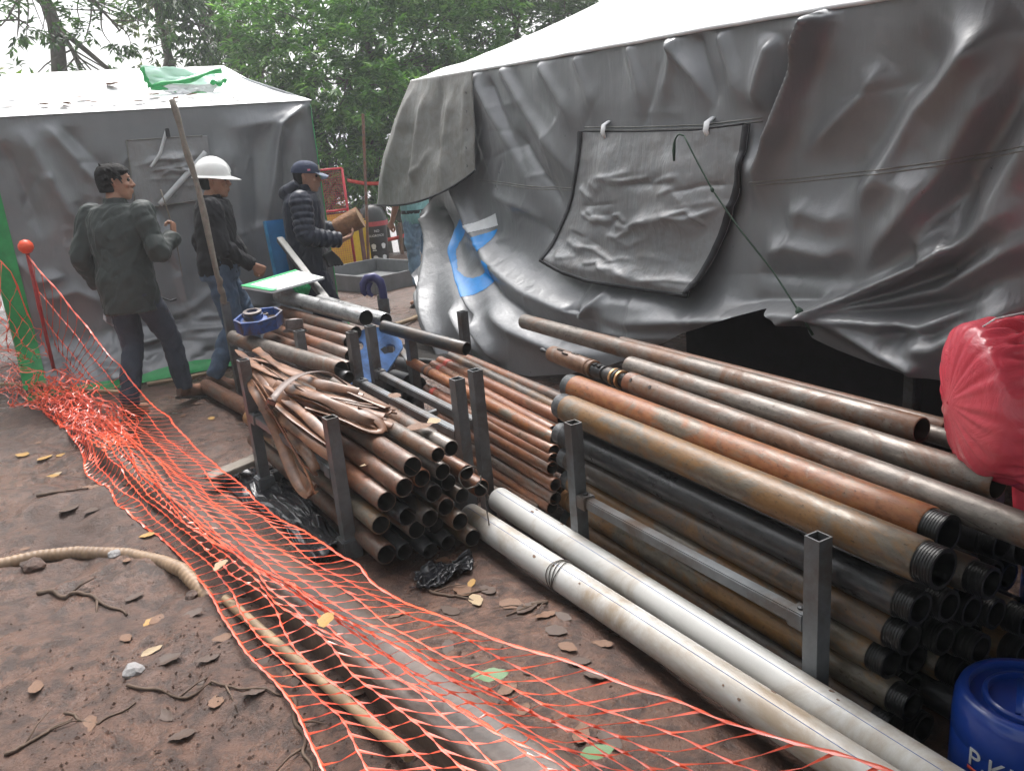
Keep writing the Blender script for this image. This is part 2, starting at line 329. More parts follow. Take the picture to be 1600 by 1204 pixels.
FR = [
 # drapes from the eave near the corner flap
 ([(5.914,2.082),(5.689,1.813),(5.366,1.462),(5.104,1.129)], 0.044, .10, 1, 'start'), ([(5.491,2.104),(5.183,1.78),(4.741,1.429),(4.468,1.227)], 0.040, .09, 1, 'start'), ([(5.75,2.021),(5.476,1.644),(5.172,1.261)], -0.040, .07, 1, 'start'),
 ([(4.974,2.068),(4.699,1.787),(4.611,1.586)], 0.032, .08, 1, 'start'), ([(4.56,2.06),(4.443,1.844),(4.393,1.653)], 0.024, .07, 1, 'start'), ([(4.042,2.067),(3.967,1.872),(3.922,1.662)], 0.024, .06, 1, 'start'), ([(3.683,2.062),(3.61,1.965),(3.49,1.857),(3.329,1.642)], 0.036, .05, 1, 'start'), ([(3.632,2.061),(3.717,1.881),(3.808,1.689)], 0.024, .05, 1, 'start'),
 ([(3.3,2.016),(3.215,1.829),(3.151,1.631)], 0.028, .06, 1, 'start'), ([(3.485,2.026),(3.396,1.817),(3.353,1.644)], -0.024, .05, 1, 'start'),
 # big fold right of the window
 ([(2.672,2.001),(2.772,1.811),(2.88,1.6),(3.025,1.395),(3.097,1.186)], .125, .10, .5, 'start'), ([(2.79,1.972),(2.897,1.769),(3.005,1.578),(3.08,1.372)], -.13, .07), ([(2.949,1.995),(3.026,1.81),(3.088,1.642)], .05, .05),
 # long diagonals on the right
 ([(1.844,1.93),(2.004,1.762),(2.201,1.596),(2.32,1.39),(2.515,1.119)], .085, .12, .7), ([(1.82,1.782),(1.963,1.545),(2.077,1.362),(2.233,1.159),(2.503,0.893)], .075, .11, .6),
 ([(1.736,1.802),(1.847,1.582),(1.931,1.453),(2.02,1.289),(2.172,1.11)], -.07, .12), ([(2.013,1.883),(2.234,1.682),(2.4,1.469),(2.621,1.199)], -.06, .14),
 ([(2.371,1.817),(2.472,1.678),(2.632,1.558),(2.79,1.426)], .03, .05), ([(1.613,1.785),(1.708,1.509),(1.864,1.221),(2.006,1.094)], .08, .12),
 ([(2.901,1.161),(2.766,1.195),(2.62,1.157),(2.484,1.203)], .03, .07), ([(3.045,0.967),(2.84,1.028),(2.615,0.998),(2.479,1.079)], .045, .07), ([(3.082,0.867),(2.834,0.89),(2.609,0.911),(2.41,0.986)], -.03, .06),
 ([(2.521,1.285),(2.301,1.325),(2.072,1.289)], .025, .08), ([(2.167,1.032),(2.086,1.089),(2.006,1.099)], .03, .05),
 # folds gathered at the tie
 ([(2.589,0.747),(2.767,0.684),(3.037,0.566),(3.288,0.45)], .075, .05, .6, 'start'), ([(2.592,0.767),(2.852,0.719),(3.273,0.625),(3.936,0.528),(4.562,0.533)], .085, .09, .8, 'start'), ([(2.587,0.733),(2.834,0.613),(3.068,0.496)], -.05, .035, 1, 'start'),
 ([(2.614,0.794),(2.981,0.75),(3.285,0.688)], -.05, .05, 1, 'start'),
 ([(2.593,0.773),(2.338,0.896),(2.136,0.995),(1.93,1.123),(1.689,1.303)], .09, .055, .7, 'start'), ([(2.583,0.757),(2.299,0.831),(2.045,0.913),(1.759,1.097),(1.558,1.251)], .075, .05, .8, 'start'), ([(2.585,0.765),(2.303,0.864),(2.051,0.977),(1.767,1.189)], -.08, .05, 1, 'start'),
 ([(2.573,0.74),(2.318,0.747),(2.106,0.75),(1.905,0.854),(1.704,0.997)], .08, .06, .8, 'start'), ([(2.578,0.748),(2.263,0.798),(1.985,0.869),(1.753,1.027)], -.07, .05, 1, 'start'),
 ([(2.557,0.725),(2.402,0.664),(2.262,0.612),(2.104,0.578)], .06, .05, 1, 'none'), ([(2.238,0.649),(2.038,0.682),(1.823,0.815),(1.633,0.957)], .06, .07), ([(2.308,0.693),(2.046,0.733),(1.834,0.887)], -.06, .05),
 # bottom bulge under the window and the long bright roll at the left
 ([(6.401,1.302),(6.172,0.996),(5.73,0.754),(5.104,0.606),(4.562,0.533)], .085, .11, .55, 'none'), ([(6.084,0.753),(5.515,0.548),(4.9,0.394),(4.301,0.345),(3.736,0.369)], -.05, .06), ([(4.562,0.533),(4.081,0.625),(3.526,0.652)], .05, .10),
 ([(5.584,0.475),(5.157,0.345),(4.604,0.26),(4.11,0.272)], .06, .07), ([(5.641,0.379),(5.332,0.187),(5.205,0.036)], .07, .05), ([(6.104,0.421),(5.706,0.23),(5.424,0.076)], .06, .045),
 ([(4.434,0.468),(4.308,0.561),(4.144,0.732)], .04, .04), ([(4.322,0.422),(3.916,0.448),(3.393,0.496)], .04, .05), ([(4.118,0.331),(3.853,0.408),(3.581,0.413)], .03, .04),
 # hanging loose end below the corner flap
 ([(6.845,1.052),(6.514,0.724),(6.073,0.518),(5.595,0.316)], -.10, .055, .8, 'none'), ([(7.105,1.015),(6.797,0.705),(6.559,0.473),(6.128,0.169),(5.998,0.002)], .09, .045, 1, 'none'), ([(6.842,0.496),(6.451,0.283),(6.159,0.029)], .05, .04), ([(6.663,0.975),(6.313,0.689),(5.784,0.454),(5.337,0.234)], .08, .04, 1, 'both'),
 ([(7.435,1.003),(7.131,0.762),(7.051,0.529),(6.486,0.227)], -.06, .03, 1, 'none'),
 # seams, sags
 ([(5.465,1.71),(4.995,1.305),(4.779,1.096)], -.035, .06), ([(5.953,1.254),(5.281,1.124),(4.954,0.958)], .03, .06), ([(5.566,1.116),(5.116,1.039),(4.86,0.878)], -.03, .06),
]
rf = random.Random(4)
for k in range(80):
    y0 = rf.uniform(.6, 6.2); z0 = rf.uniform(.6, 2.0); a = rf.choice([rf.uniform(.7, 1.5), rf.uniform(.7, 1.5), rf.uniform(1.5, 2.2), rf.uniform(-.2, .3)]); L = rf.uniform(.25, .8)
    FR.append(([(y0, z0), (y0+L*.5*math.cos(a)+rf.uniform(-.04, .04), z0-L*.5*math.sin(a)), (y0+L*math.cos(a), z0-L*math.sin(a))], rf.choice([-1, 1])*rf.uniform(.004, .009), rf.uniform(.014, .03)))
FR[:] = [(f[0], f[1]*(1.45 if k < 62 else 1.0))+tuple(f[2:]) for k, f in enumerate(FR)]
def surfR(y, z, extra=0):
    """x of the tarp wall at (y, z)"""
    d = fold_disp(y, z, FR)+.02*fbm(y*1.7, z*1.7, 3, 40)+.005*fbm(y*6, z*6, 2, 44)
    fade = smoothstep(-.01, .035, eaveR(y)-z)
    return xbR(y, z)-d*fade-extra
YL_E = sorted([(z, y) for y, z in [(7.401,1.016),(7.076,0.766),(7.107,0.524),(6.566,0.27),(6.176,-0.045)]])
YL_E = [(-1, YL_E[0][1])]+YL_E+[(1.3, 6.75), (3, 6.75)]
nu, nv = 500, 175
sv = np.linspace(0, 1, nu)[:, None]; tv = np.linspace(0, 1, nv)[None, :]
zt = 2.15*(1-tv)+0*sv
yl = np.interp(zt, [p[0] for p in YL_E], [p[1] for p in YL_E])
yy = yl*(1-sv)+(0.1)*sv
zz = eaveR(yy)*(1-tv)+hemR(yy)*tv
yl = np.interp(zz, [p[0] for p in YL_E], [p[1] for p in YL_E]); yy = yl*(1-sv)+.1*sv
xx = surfR(yy, zz)
wallR = PR(grid_obj('wall_tarp', np.stack([xx, yy, zz], 2), TARP)); tag(wallR, 'silver grey tarp wall hanging in deep folds')
# interior of the tent, frame posts, far walls
mb = MB(); mb.box((6.6, 3.6, 1.0), (.02, 7.2, 2.2)); mb.box((4.85, 7.2, 1.05), (3.4, .02, 2.2)); mb.box((4.85, -.0, 1.0), (3.4, .02, 2.0)); PR(mb.build('back_wall', TARP_L))
for (px_, py_) in ((3.32, 2.33), (3.32, 5.0), (3.32, .4), (3.25, 7.05)):
    mb = MB(); mb.box((px_, py_, 1.0), (.06, .06, 2.2), bev=.006); PR(mb.build('frame_post', STEEL))
mb = MB(); mb.box((3.28, 3.6, 2.02), (.05, 7.0, .05), rot=(math.radians(1.8), 0, 0)); PR(mb.build('frame_beam', STEEL))
# roof
APX = (4.7,6.347,2.663)
yE = np.linspace(7.2, -.2, 60); ridge_y = np.clip(APX[1]-(7.2-yE)/7.4*(APX[1]+.2), -.2, APX[1])
us = np.linspace(0, 1, 24)
P = np.zeros((60, 24, 3))
for j, u in enumerate(us):
    y = yE*(1-u)+ridge_y*u; ze = eaveR(yE)+.004; P[:, j, 0] = 3.085+(APX[0]-3.085)*u; P[:, j, 1] = y
    P[:, j, 2] = ze+(APX[2]+.1-ze)*u-.05*np.sin(math.pi*u)+.05*fbm(y*1.2, np.full_like(y, u*3.0), 3, 60)*smoothstep(0, .15, u)
PR(grid_obj('roof', P, ROOF, flip=True))
Pb = P.copy(); Pb[:, :, 0] = 2*APX[0]-P[:, :, 0]; PR(grid_obj('roof', Pb, ROOF))
mb = MB(); mb.add([(3.085, 7.2, eaveR(7.2)), (2*APX[0]-3.085, 7.2, eaveR(7.2)), (APX[0]+.3, APX[1]+.05, APX[2]+.02)], [(0, 1, 2)]); PR(mb.build('roof', ROOF))
# edge roll along the eave
mb = MB(); ye = np.linspace(7.15, .1, 90); mb.tube([(3.088+.012*float(fbm(y*2, 0.5, 3, 71)), float(y), float(eaveR(y))+.006*float(fbm(y*3, 1.5, 3, 70))) for y in ye], .012, 8); PR(mb.build('eave_roll', ROOF, smooth=True))
# corner flap
TL, TR_, BR, BL = [np.array(q) for q in ((3.06,7.063,2.192), (3.05,5.877,2.147), (3,5.877,1.428), (2.82,7.648,1.148))]
MBt = np.array((2.86,6.608,1.209))
u = np.linspace(0, 1, 60)[:, None]; t = np.linspace(0, 1, 70)[None, :]
bot = [BL*(1-a)**2+2*a*(1-a)*(2*MBt-.5*BL-.5*BR)+BR*a**2 for a in u[:, 0]]; bot = np.array(bot)
top = TL*(1-u)+TR_*u
P = top[:, None, :]*(1-t)[..., None]+bot[:, None, :]*t[..., None]
ff = [([(.12, 0), (.10, .5), (.05, 1)], .05, .06), ([(.35, .05), (.33, .5), (.36, .95)], .045, .05), ([(.55, 0), (.52, .4), (.6, .8)], -.04, .06), ([(.72, .1), (.66, .6), (.7, 1)], .03, .05), ([(.92, 0), (.9, .5), (.95, 1)], .02, .04), ([(.2, .3), (.3, .6), (.25, .9)], -.03, .06), ([(.3, .78), (.42, .7), (.5, .55)], .02, .03)]
UU, TT = np.broadcast_arrays(u, t)
d = fold_disp(UU, TT, ff)+.012*fbm(UU*5, TT*5, 3, 81)
P[:, :, 0] -= d*smoothstep(0, .06, TT)+.012; P[:, :, 0] -= .05*np.sin(TT*math.pi)*smoothstep(.5, 0, UU)
fl = PR(grid_obj('corner_flap', P, TARP_D)); tag(fl, 'brown stained grey tarp flap lapped over the tent corner')
so = fl.modifiers.new('thick', 'SOLIDIFY'); so.thickness = .006; so.offset = -1
mb = MB(); mb.tube([P[i, -1]-np.array([.004, 0, 0]) for i in range(0, 60, 2)]+[P[-1, -1]-np.array([.004, 0, 0])], .009, 8); PR(mb.build('flap_hem', BLACKTRIM, smooth=True))
for k in range(5):
    q = P[55, 14+k*12]; mb = MB(); mb.lathe([(.004, 0), (.011, .002), (.011, .004), (.004, .003)], q-np.array([.003, 0, 0]), (-1, 0, 0), 10); PR(mb.build('grommet', STEELD, smooth=True))
# blue and white print
PRINT = [([(6.337,1.066),(6.467,1.01),(6.603,0.912),(6.591,0.812),(6.522,0.746),(6.287,0.634),(6.063,0.554),(5.882,0.482),(5.763,0.505),(5.687,0.548),(5.648,0.607),(5.611,0.687),(5.63,0.733),(5.756,0.763),(5.766,0.682),(5.835,0.629),(5.918,0.606),(6.018,0.61),(6.167,0.651),(6.307,0.726),(6.375,0.79),(6.398,0.842),(6.345,0.915),(6.291,0.962),(6.296,1.017)], BLUEINK),
         ([(6.059,0.902),(5.805,0.975),(5.844,0.855),(5.862,0.813)], BLUEINK), ([(6.188,0.994),(5.834,1.093),(5.801,1.001),(6.137,0.936)], WHITEINK)]
for poly, mt in PRINT:
    a = np.array(poly); y0, z0 = a.min(0)-.01; y1, z1 = a.max(0)+.01
    ny, nz = int((y1-y0)/.005)+2, int((z1-z0)/.005)+2
    Yg, Zg = np.meshgrid(np.linspace(y0, y1, ny), np.linspace(z0, z1, nz), indexing='ij')
    Xg = surfR(Yg, Zg, .004)
    cy = (Yg[1:, 1:]+Yg[:-1, :-1])/2; cz = (Zg[1:, 1:]+Zg[:-1, :-1])/2; ins = pip(cy, cz, poly)
    i, j = np.nonzero(ins); q = i*nz+j; Fc = np.stack([q, q+1, q+nz+1, q+nz], 1)
    me = bpy.data.meshes.new('print'); me.from_pydata(np.stack([Xg, Yg, Zg], 2).reshape(-1, 3).tolist(), [], Fc.tolist()); me.materials.append(mt)
    me.polygons.foreach_set('use_smooth', [True]*len(me.polygons))
    bm = bmesh.new(); bm.from_mesh(me); bmesh.ops.delete(bm, geom=[v for v in bm.verts if not v.link_faces], context='VERTS'); bm.to_mesh(me); bm.free()
    o = bpy.data.objects.new('printed_mark', me); COL.objects.link(o); PR(o)
# window flap (Coons patch between traced edges)
def resamp(L, n):
    L = np.array(L, float); s = np.r_[0, np.cumsum(np.hypot(*(L[1:]-L[:-1]).T))]; q = np.linspace(0, s[-1], n)
    return np.stack([np.interp(q, s, L[:, k]) for k in range(L.shape[1])], 1)
def coons(top, bot, lef, rig, nu, nv):
    T = resamp(top, nu); B = resamp(bot, nu); Lf = resamp(lef, nv); Rg = resamp(rig, nv)
    u = np.linspace(0, 1, nu)[:, None, None]; v = np.linspace(0, 1, nv)[None, :, None]
    return (1-v)*T[:, None]+v*B[:, None]+(1-u)*Lf[None]+u*Rg[None]-((1-u)*(1-v)*T[0]+u*(1-v)*T[-1]+(1-u)*v*B[0]+u*v*B[-1])
Wt = [(4.562,1.639),(3.984,1.61),(3.449,1.593),(3.1,1.604)]
Wb = [(4.941,0.813),(4.627,0.753),(4.371,0.727),(3.873,0.728),(3.44,0.731)]
Wl = [(4.562,1.639),(4.595,1.467),(4.676,1.265),(4.837,1.008),(4.941,0.813)]
Wr = [(3.1,1.604),(3.122,1.434),(3.162,1.279),(3.269,1.05),(3.359,0.859),(3.44,0.731)]
C2 = coons(Wt, Wb, Wl, Wr, 130, 120)
U, Vv = np.meshgrid(np.linspace(0, 1, 130), np.linspace(0, 1, 120), indexing='ij')
wf = []
rw = random.Random(9)
for k in range(34):
    v0 = rw.uniform(.25, .95); u0 = rw.uniform(.03, .7); L = rw.uniform(.12, .4)
    wf.append(([(u0, v0), (u0+L*.5, v0+rw.uniform(-.05, .05)), (u0+L, v0+rw.uniform(-.09, .07))], rw.choice([1, 1, -1])*rw.uniform(.008, .02), rw.uniform(.012, .035)))
wf += [([(.0, .97), (.4, .9), (1, .95)], .03, .06, 1, 'none'), ([(.2, 0), (.3, .5), (.2, .9)], .03, .12), ([(.6, .05), (.7, .4), (.62, .8)], .025, .1), ([(.5, .55), (.75, .5), (.9, .62)], .03, .05)]
Xw = xbR(C2[..., 0], C2[..., 1])-.03-.05*np.sin(Vv*math.pi*.9)*np.sin(U*math.pi)**.6-.07*smoothstep(.55, 1, Vv)-fold_disp(U, Vv, wf)-.008*fbm(U*9, Vv*9, 3, 90)
# keep it clear of the wall behind
Xw = np.minimum(Xw, surfR(C2[..., 0], C2[..., 1])-.012-.02*Vv)
Pw = np.stack([Xw, C2[..., 0], C2[..., 1]], 2)
wfl = PR(grid_obj('window_flap', Pw, TARP_F)); tag(wfl, 'crinkled window flap with a rusty water stain')
so = wfl.modifiers.new('thick', 'SOLIDIFY'); so.thickness = .004; so.offset = -1
def strip(edge, inward, w, t=.013):
    e = np.array(edge); n = len(e); a = e+np.array([-t, 0, 0]); b = np.array(inward)+np.array([-t, 0, 0])
    return np.stack([e+np.array([.006, 0, 0]), a, a*.5+b*.5, b, b+np.array([t, 0, 0])], 1)
for nm, ed, inn in (('edge_trim', Pw[0], Pw[4]), ('edge_trim', Pw[:, -1], Pw[:, -4]), ('edge_trim', Pw[-1], Pw[-4])):
    PR(grid_obj(nm, strip(ed, inn, .03), BLACKTRIM))
mb = MB(); tp = Pw[:, 0]; mb.tube([q+np.array([-.004, 0, .004]) for q in tp[::6]], .005, 6); PR(mb.build('flap_seam', BLACKTRIM, smooth=True))
def hugR(yz, off): 
    a = np.array(yz); x = surfR(a[:, 0], a[:, 1], off); return np.stack([x, a[:, 0], a[:, 1]], 1)
for L in ([(6.069,1.332),(5.534,1.304),(5.083,1.279),(4.682,1.273)], [(3.08,1.314),(2.807,1.329),(2.557,1.348),(2.304,1.369),(2.028,1.399),(1.789,1.434),(1.58,1.461)], [(4.532,1.649),(3.983,1.62),(3.449,1.602),(3.067,1.611)]):
    for dz in (0, .016):
        q = resamp(L, 60); q[:, 1] += dz; mb = MB(); mb.tube(hugR(q, .001), .0035, 5); PR(mb.build('seam', TARP_D, smooth=True))
def cat_rom0(L):
    P = resamp([tuple(p) for p in L], 12)
    for _ in range(2): P[1:-1] = (P[:-2]+2*P[1:-1]+P[2:])/4
    return P
# tabs, cord
for q in ([(4.274,1.635)], [(3.386,1.599)]):
    y, z = q[0]; x = float(surfR(np.array([y]), np.array([z]))[0])-.03; mb = MB(); mb.tube([(x+.03, y, z+.05), (x-.01, y, z+.03), (x-.02, y, z-.01), (x-.005, y, z-.045)], [.02, .022, .022, .014], 8, flat=.35); PR(mb.build('tab', WHITEINK, smooth=True))
yz = np.array([(3.373,1.573),(3.286,1.453),(3.175,1.31),(3.003,1.127),(2.818,0.938),(2.629,0.768)])
cord = [(float(np.minimum(surfR(np.array([y]), np.array([z]))[0], 3.02))-.035-.08*math.sin(math.pi*k/5), y, z) for k, (y, z) in enumerate(yz)]
for k, (y, z) in enumerate(yz[:3]): cord[k] = (min(cord[k][0], 2.9), y, z)
mb = MB(); mb.tube(resamp(cord, 30), .0042, 8); q = cord[2]; mb.lathe([(.002, -.016), (.009, -.006), (.009, .008), (.002, .016)], q, (0, -.6, -1), 8); PR(mb.build('tie_cord', ROPE, smooth=True))
c0 = Vector(cord[0]); mb = MB(); mb.tube(cat_rom0([c0, c0+V3(-.01, .03, .012), c0+V3(-.01, .065, -.02), c0+V3(-.01, .075, -.07), c0+V3(-.01, .07, -.12)]), [.0042]*9+[.007, .009, .006], 8); PR(mb.build('cord_end', ROPE, smooth=True))
q = Vector(cord[-1]); mb = MB(); mb.lathe([(.006, -.025), (.018, -.01), (.018, .01), (.006, .025)], q, (0, -.5, -1), 10); mb.tube([q, q+V3(.0, -.05, -.06), q+V3(.02, -.06, -.10)], .006, 6); PR(mb.build('knot', ROPE, smooth=True))
# dark block added inside the tent so the gap under the hem stays black
mb = MB(); mb.box((4.1, 3.1, .35), (.7, 2.6, .75), bev=.01); tag(mb.build('shade_block', DARKBOX), 'dark block added inside the silver tent to deepen its shade', 'shade block')

# ================================================================ left tent
tentL = thing('tarp_tent', 'grey tarp tent with green corner trim and leaf littered white roof', 'tent', (1, 9, 0))
def PL(o): o.parent = tentL; o.matrix_parent_inverse = Matrix.Translation((-1, -9, 0)); return o
XA, XB, YW, ZE = -.36, 2.26, 7.5, 2.10
FL = [
 ([(-0.015,2.069),(0.093,1.782),(0.23,1.382),(0.359,1.115)], .05, .08), ([(0.158,2.081),(0.354,1.76),(0.557,1.396)], .04, .06), ([(-0.123,1.961),(-0.043,1.556),(0.003,1.161)], -.04, .08), ([(0.281,2.05),(0.488,1.749),(0.646,1.487)], -.03, .06),
 ([(2.176,2.066),(1.957,1.92),(1.829,1.477),(1.685,0.942)], .075, .07, .6, 'start'), ([(2.092,2.07),(1.906,1.95),(1.394,1.905)], .035, .07, 1, 'start'), ([(1.98,1.892),(1.93,1.412),(1.861,0.806)], -.05, .06), ([(2.135,1.989),(2.096,1.561),(2.068,1.007)], .03, .05),
 ([(-0.23,1.094),(-0.103,0.876),(0.127,0.892)], .035, .05), ([(-0.134,0.728),(0.146,0.76),(0.395,0.588)], .03, .06), ([(0.332,0.276),(0.74,0.309),(1.221,0.335)], .035, .06), ([(0.603,0.389),(0.981,0.489),(1.279,0.664)], .025, .06), ([(1.126,0.409),(1.25,0.501),(1.62,0.382)], .03, .05),
 ([(0.492,1.99),(0.439,1.508),(0.227,0.929)], .02, .10), ([(1.501,1.924),(1.515,1.399),(1.502,0.687)], .03, .12), ([(1.126,1.281),(1.213,0.895),(1.188,0.454)], -.025, .08), ([(0.869,1.258),(0.939,0.825),(0.961,0.381)], .03, .05), ([(1.745,1.96),(1.675,1.383),(1.584,0.844)], -.03, .08),
]
for k in range(50):
    x0 = rf.uniform(-.2, 2.1); z0 = rf.uniform(.3, 1.9); a = rf.uniform(0, math.pi); L = rf.uniform(.12, .4)
    FL.append(([(x0, z0), (x0+L*.5*math.cos(a), z0-L*.5*math.sin(a)+rf.uniform(-.03, .03)), (x0+L*math.cos(a), z0-L*math.sin(a))], rf.choice([-1, 1])*rf.uniform(.005, .015), rf.uniform(.02, .045)))
for k in range(26):
    x0 = rf.uniform(-.3, 2.0); z0 = rf.uniform(.08, .42); L = rf.uniform(.2, .6); FL.append(([(x0, z0), (x0+L*.5, z0+rf.uniform(-.05, .05)), (x0+L, z0+rf.uniform(-.08, .08))], rf.choice([1, 1, -1])*rf.uniform(.015, .04), rf.uniform(.02, .05)))
FL[:] = [(f[0], f[1]*1.4)+tuple(f[2:]) for f in FL]
def surfL(x, z, extra=0):
    d = fold_disp(x, z, FL)+.025*fbm(x*1.5, z*1.5, 3, 140)+.008*fbm(x*6, z*6, 2, 144)
    t = np.clip((.42-z)/.42, 0, 1)
    return YW-.33*t*t*(3-2*t)-d*smoothstep(-.02, .12, ZE-z)-extra
X_, Z_ = np.meshgrid(np.linspace(XA, XB, 260), np.linspace(ZE, .03, 180), indexing='ij')
PL(grid_obj('wall_tarp', np.stack([X_, surfL(X_, Z_), Z_], 2), TARP_L, flip=True))
mb = MB(); mb.box((XA-.0, 9.0, 1.05), (.02, 2.96, 2.1)); mb.box((XB+.0, 9.0, 1.05), (.02, 2.96, 2.1)); mb.box((.95, 10.5, 1.05), (2.6, .02, 2.1)); PL(mb.build('side_wall', TARP_L))
# green borders: foot and both corners
X_, Z_ = np.meshgrid(np.linspace(XA, XB, 140), np.linspace(.085, .0, 8), indexing='ij'); w_ = .05*fbm(X_*2.5, Z_*0, 3, 7)
PL(grid_obj('foot_border', np.stack([X_, surfL(X_, Z_+w_, .012)-.05*smoothstep(.12, 0, Z_), np.maximum(Z_+w_*.6, .012)], 2), GREEN, flip=True))
for xc, sg in ((XA, -1), (XB, 1)):
    zz_ = np.linspace(ZE-.03, .1, 50); yy_ = surfL(np.full(50, xc), zz_)
    Q = np.stack([np.stack([np.full(50, xc)-sg*(.055 if sg > 0 else .15), surfL(np.full(50, xc-sg*(.055 if sg > 0 else .15)), zz_)-.012, zz_], 1), np.stack([np.full(50, xc), yy_-.008, zz_], 1), np.stack([np.full(50, xc+sg*.015), yy_+.06, zz_], 1), np.stack([np.full(50, xc+sg*.015), yy_+.22, zz_], 1)], 0)
    if sg > 0: Q[0, :, 0] = xc-.012
    PL(grid_obj('corner_border', Q, GREEN, flip=(sg > 0)))
# roof with hipped ends
RZ, RY = 2.56, 9.0
us = np.linspace(0, 1, 24); P = np.zeros((90, 24, 3)); xe = np.linspace(XA-.03, XB+.015, 90); xr = np.linspace(XA+.35, 1.9, 90)
for j, u_ in enumerate(us):
    P[:, j, 0] = xe*(1-u_)+xr*u_; P[:, j, 1] = (YW-.015)*(1-u_)+RY*u_; P[:, j, 2] = ZE*(1-u_)+RZ*u_+.005-.03*math.sin(math.pi*u_)+.03*fbm(P[:, j, 0]*1.5, P[:, j, 1]*1.5, 3, 160)*min(1, u_*8)
PL(grid_obj('roof', P, ROOF)); roofL = P
Q = P.copy(); Q[:, :, 1] = 2*RY-P[:, :, 1]; PL(grid_obj('roof', Q, ROOF, flip=True))
for sg, xe_, xr_ in ((1, XB+.015, 1.9), (-1, XA-.03, XA+.35)):
    mb = MB(); mb.add([(xe_, YW-.015, ZE+.004), (xe_, 2*RY-YW+.015, ZE+.004), (xr_-sg*.05, RY, RZ-.02)], [(0, 1, 2)]); PL(mb.build('roof', ROOF))
def roofLz(x, y): return ZE+(RZ-ZE)*(y-YW)/(RY-YW)-.03*math.sin(math.pi*min(1, max(0, (y-YW)/(RY-YW))))+.02
# window flap, straps
a = np.array([(0.73,1.878),(1.353,1.874),(1.326,1.372),(0.702,1.346)])
U, Vv = np.meshgrid(np.linspace(0, 1, 60), np.linspace(0, 1, 60), indexing='ij')
q2 = (1-U)[..., None]*((1-Vv)[..., None]*a[0]+Vv[..., None]*a[3])+U[..., None]*((1-Vv)[..., None]*a[1]+Vv[..., None]*a[2])
wf2 = [([(rw.uniform(0, .6), v0), (rw.uniform(.3, .8), v0+rw.uniform(-.1, .1)), (rw.uniform(.6, 1), v0+rw.uniform(-.2, .2))], rw.uniform(.006, .02), rw.uniform(.02, .05)) for v0 in [rw.uniform(.1, .9) for _ in range(16)]]
Yf = np.minimum(surfL(q2[..., 0], q2[..., 1], .015), YW-.03)-fold_disp(U, Vv, wf2)
Pf = np.stack([q2[..., 0], Yf, q2[..., 1]], 2); o = PL(grid_obj('window_flap', Pf, TARP_F, flip=True)); so = o.modifiers.new('thick', 'SOLIDIFY'); so.thickness = .005
for ed in (Pf[:, 0], Pf[0], Pf[:, -1]):
    mb = MB(); mb.tube([p_+np.array([0, -.004, 0]) for p_ in ed[::5]], .006, 6); PL(mb.build('flap_seam', TARP_D, smooth=True))
def strapL(px, w_):
    a_ = resamp(px, 14); yv = np.minimum(surfL(a_[:, 0], a_[:, 1], .03), YW-.075); d_ = np.gradient(a_, axis=0); d_ /= np.linalg.norm(d_, axis=1)[:, None]; nrm = np.stack([-d_[:, 1], d_[:, 0]], 1)
    return np.stack([np.stack([a_[:, 0]+nrm[:, 0]*s_*w_, yv-(.004 if s_ == 0 else 0), a_[:, 1]+nrm[:, 1]*s_*w_], 1) for s_ in (-1, 0, 1)], 0)
for px in ([(1.309,1.74),(1.116,1.568),(0.879,1.363)], [(1.035,1.925),(0.955,1.758),(0.867,1.656)]):
    o = PL(grid_obj('strap', strapL(px, .022 if len(px) and px[0][0] > 1.2 else .012), simple('strap_tape', (.55, .56, .57), .4, var=.1) if 'strap_tape' not in MATS else MATS['strap_tape'])); so = o.modifiers.new('t', 'SOLIDIFY'); so.thickness = .003
mb = MB(); mb.box((1.036,7.38,1.909), (.03, .03, .07), bev=.004); PL(mb.build('buckle', BLACKTRIM))

# ================================================================ racks
RUST = pipe_mat('rusty_steel', (.14, .10, .08), (.17, .062, .027), (.23, .10, .045), .6, .42, .2)
RUSTB = pipe_mat('brown_rusty_steel', (.13, .10, .082), (.125, .056, .032), (.19, .10, .06), .5, .40, .25)
RUSTO = pipe_mat('orange_rusty_steel', (.155, .125, .095), (.23, .078, .026), (.26, .125, .045), .62, .42, .25)
OCHRE = pipe_mat('ochre_stained_steel', (.14, .118, .092), (.19, .098, .034), (.13, .068, .027), .46, .40, .25)
GREYP = pipe_mat('worn_grey_steel', (.19, .165, .145), (.15, .075, .042), (.20, .12, .075), .42, .40, .35)
DARKP = pipe_mat('oily_dark_steel', (.045, .045, .047), (.07, .045, .03), (.10, .06, .035), .25, .34, .35)
BROWNP = pipe_mat('oily_brown_steel', (.085, .07, .06), (.12, .065, .03), (.16, .09, .04), .45, .38, .25)
COPPER = pipe_mat('coppery_rod_steel', (.17, .09, .055), (.19, .066, .03), (.24, .11, .06), .55, .36, .3)
SILVER = pipe_mat('bare_silver_steel', (.36, .36, .36), (.20, .13, .09), (.25, .19, .14), .14, .33, .7)
THREAD = simple('thread_steel', (.16, .165, .17), .42, .6, .3, 40)
THREADD = simple('dark_thread_steel', (.02, .02, .02), .35, .4, .3, 40)  # near-black steel for near-end threads and tool rings
BRASS = simple('brass', (.55, .33, .17), .32, .8, .15, 30)
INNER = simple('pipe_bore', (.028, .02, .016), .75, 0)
def frame_from(a, b):
    a, b = Vector(a), Vector(b); x = (b-a).normalized(); z = Vector((0, 0, 1)); y = z.cross(x)
    y = y.normalized() if y.length > 1e-5 else Vector((0, 1, 0)); z = x.cross(y)
    return Matrix(((x.x, y.x, z.x, a.x), (x.y, y.y, z.y, a.y), (x.z, y.z, z.z, a.z), (0, 0, 0, 1))), (b-a).length
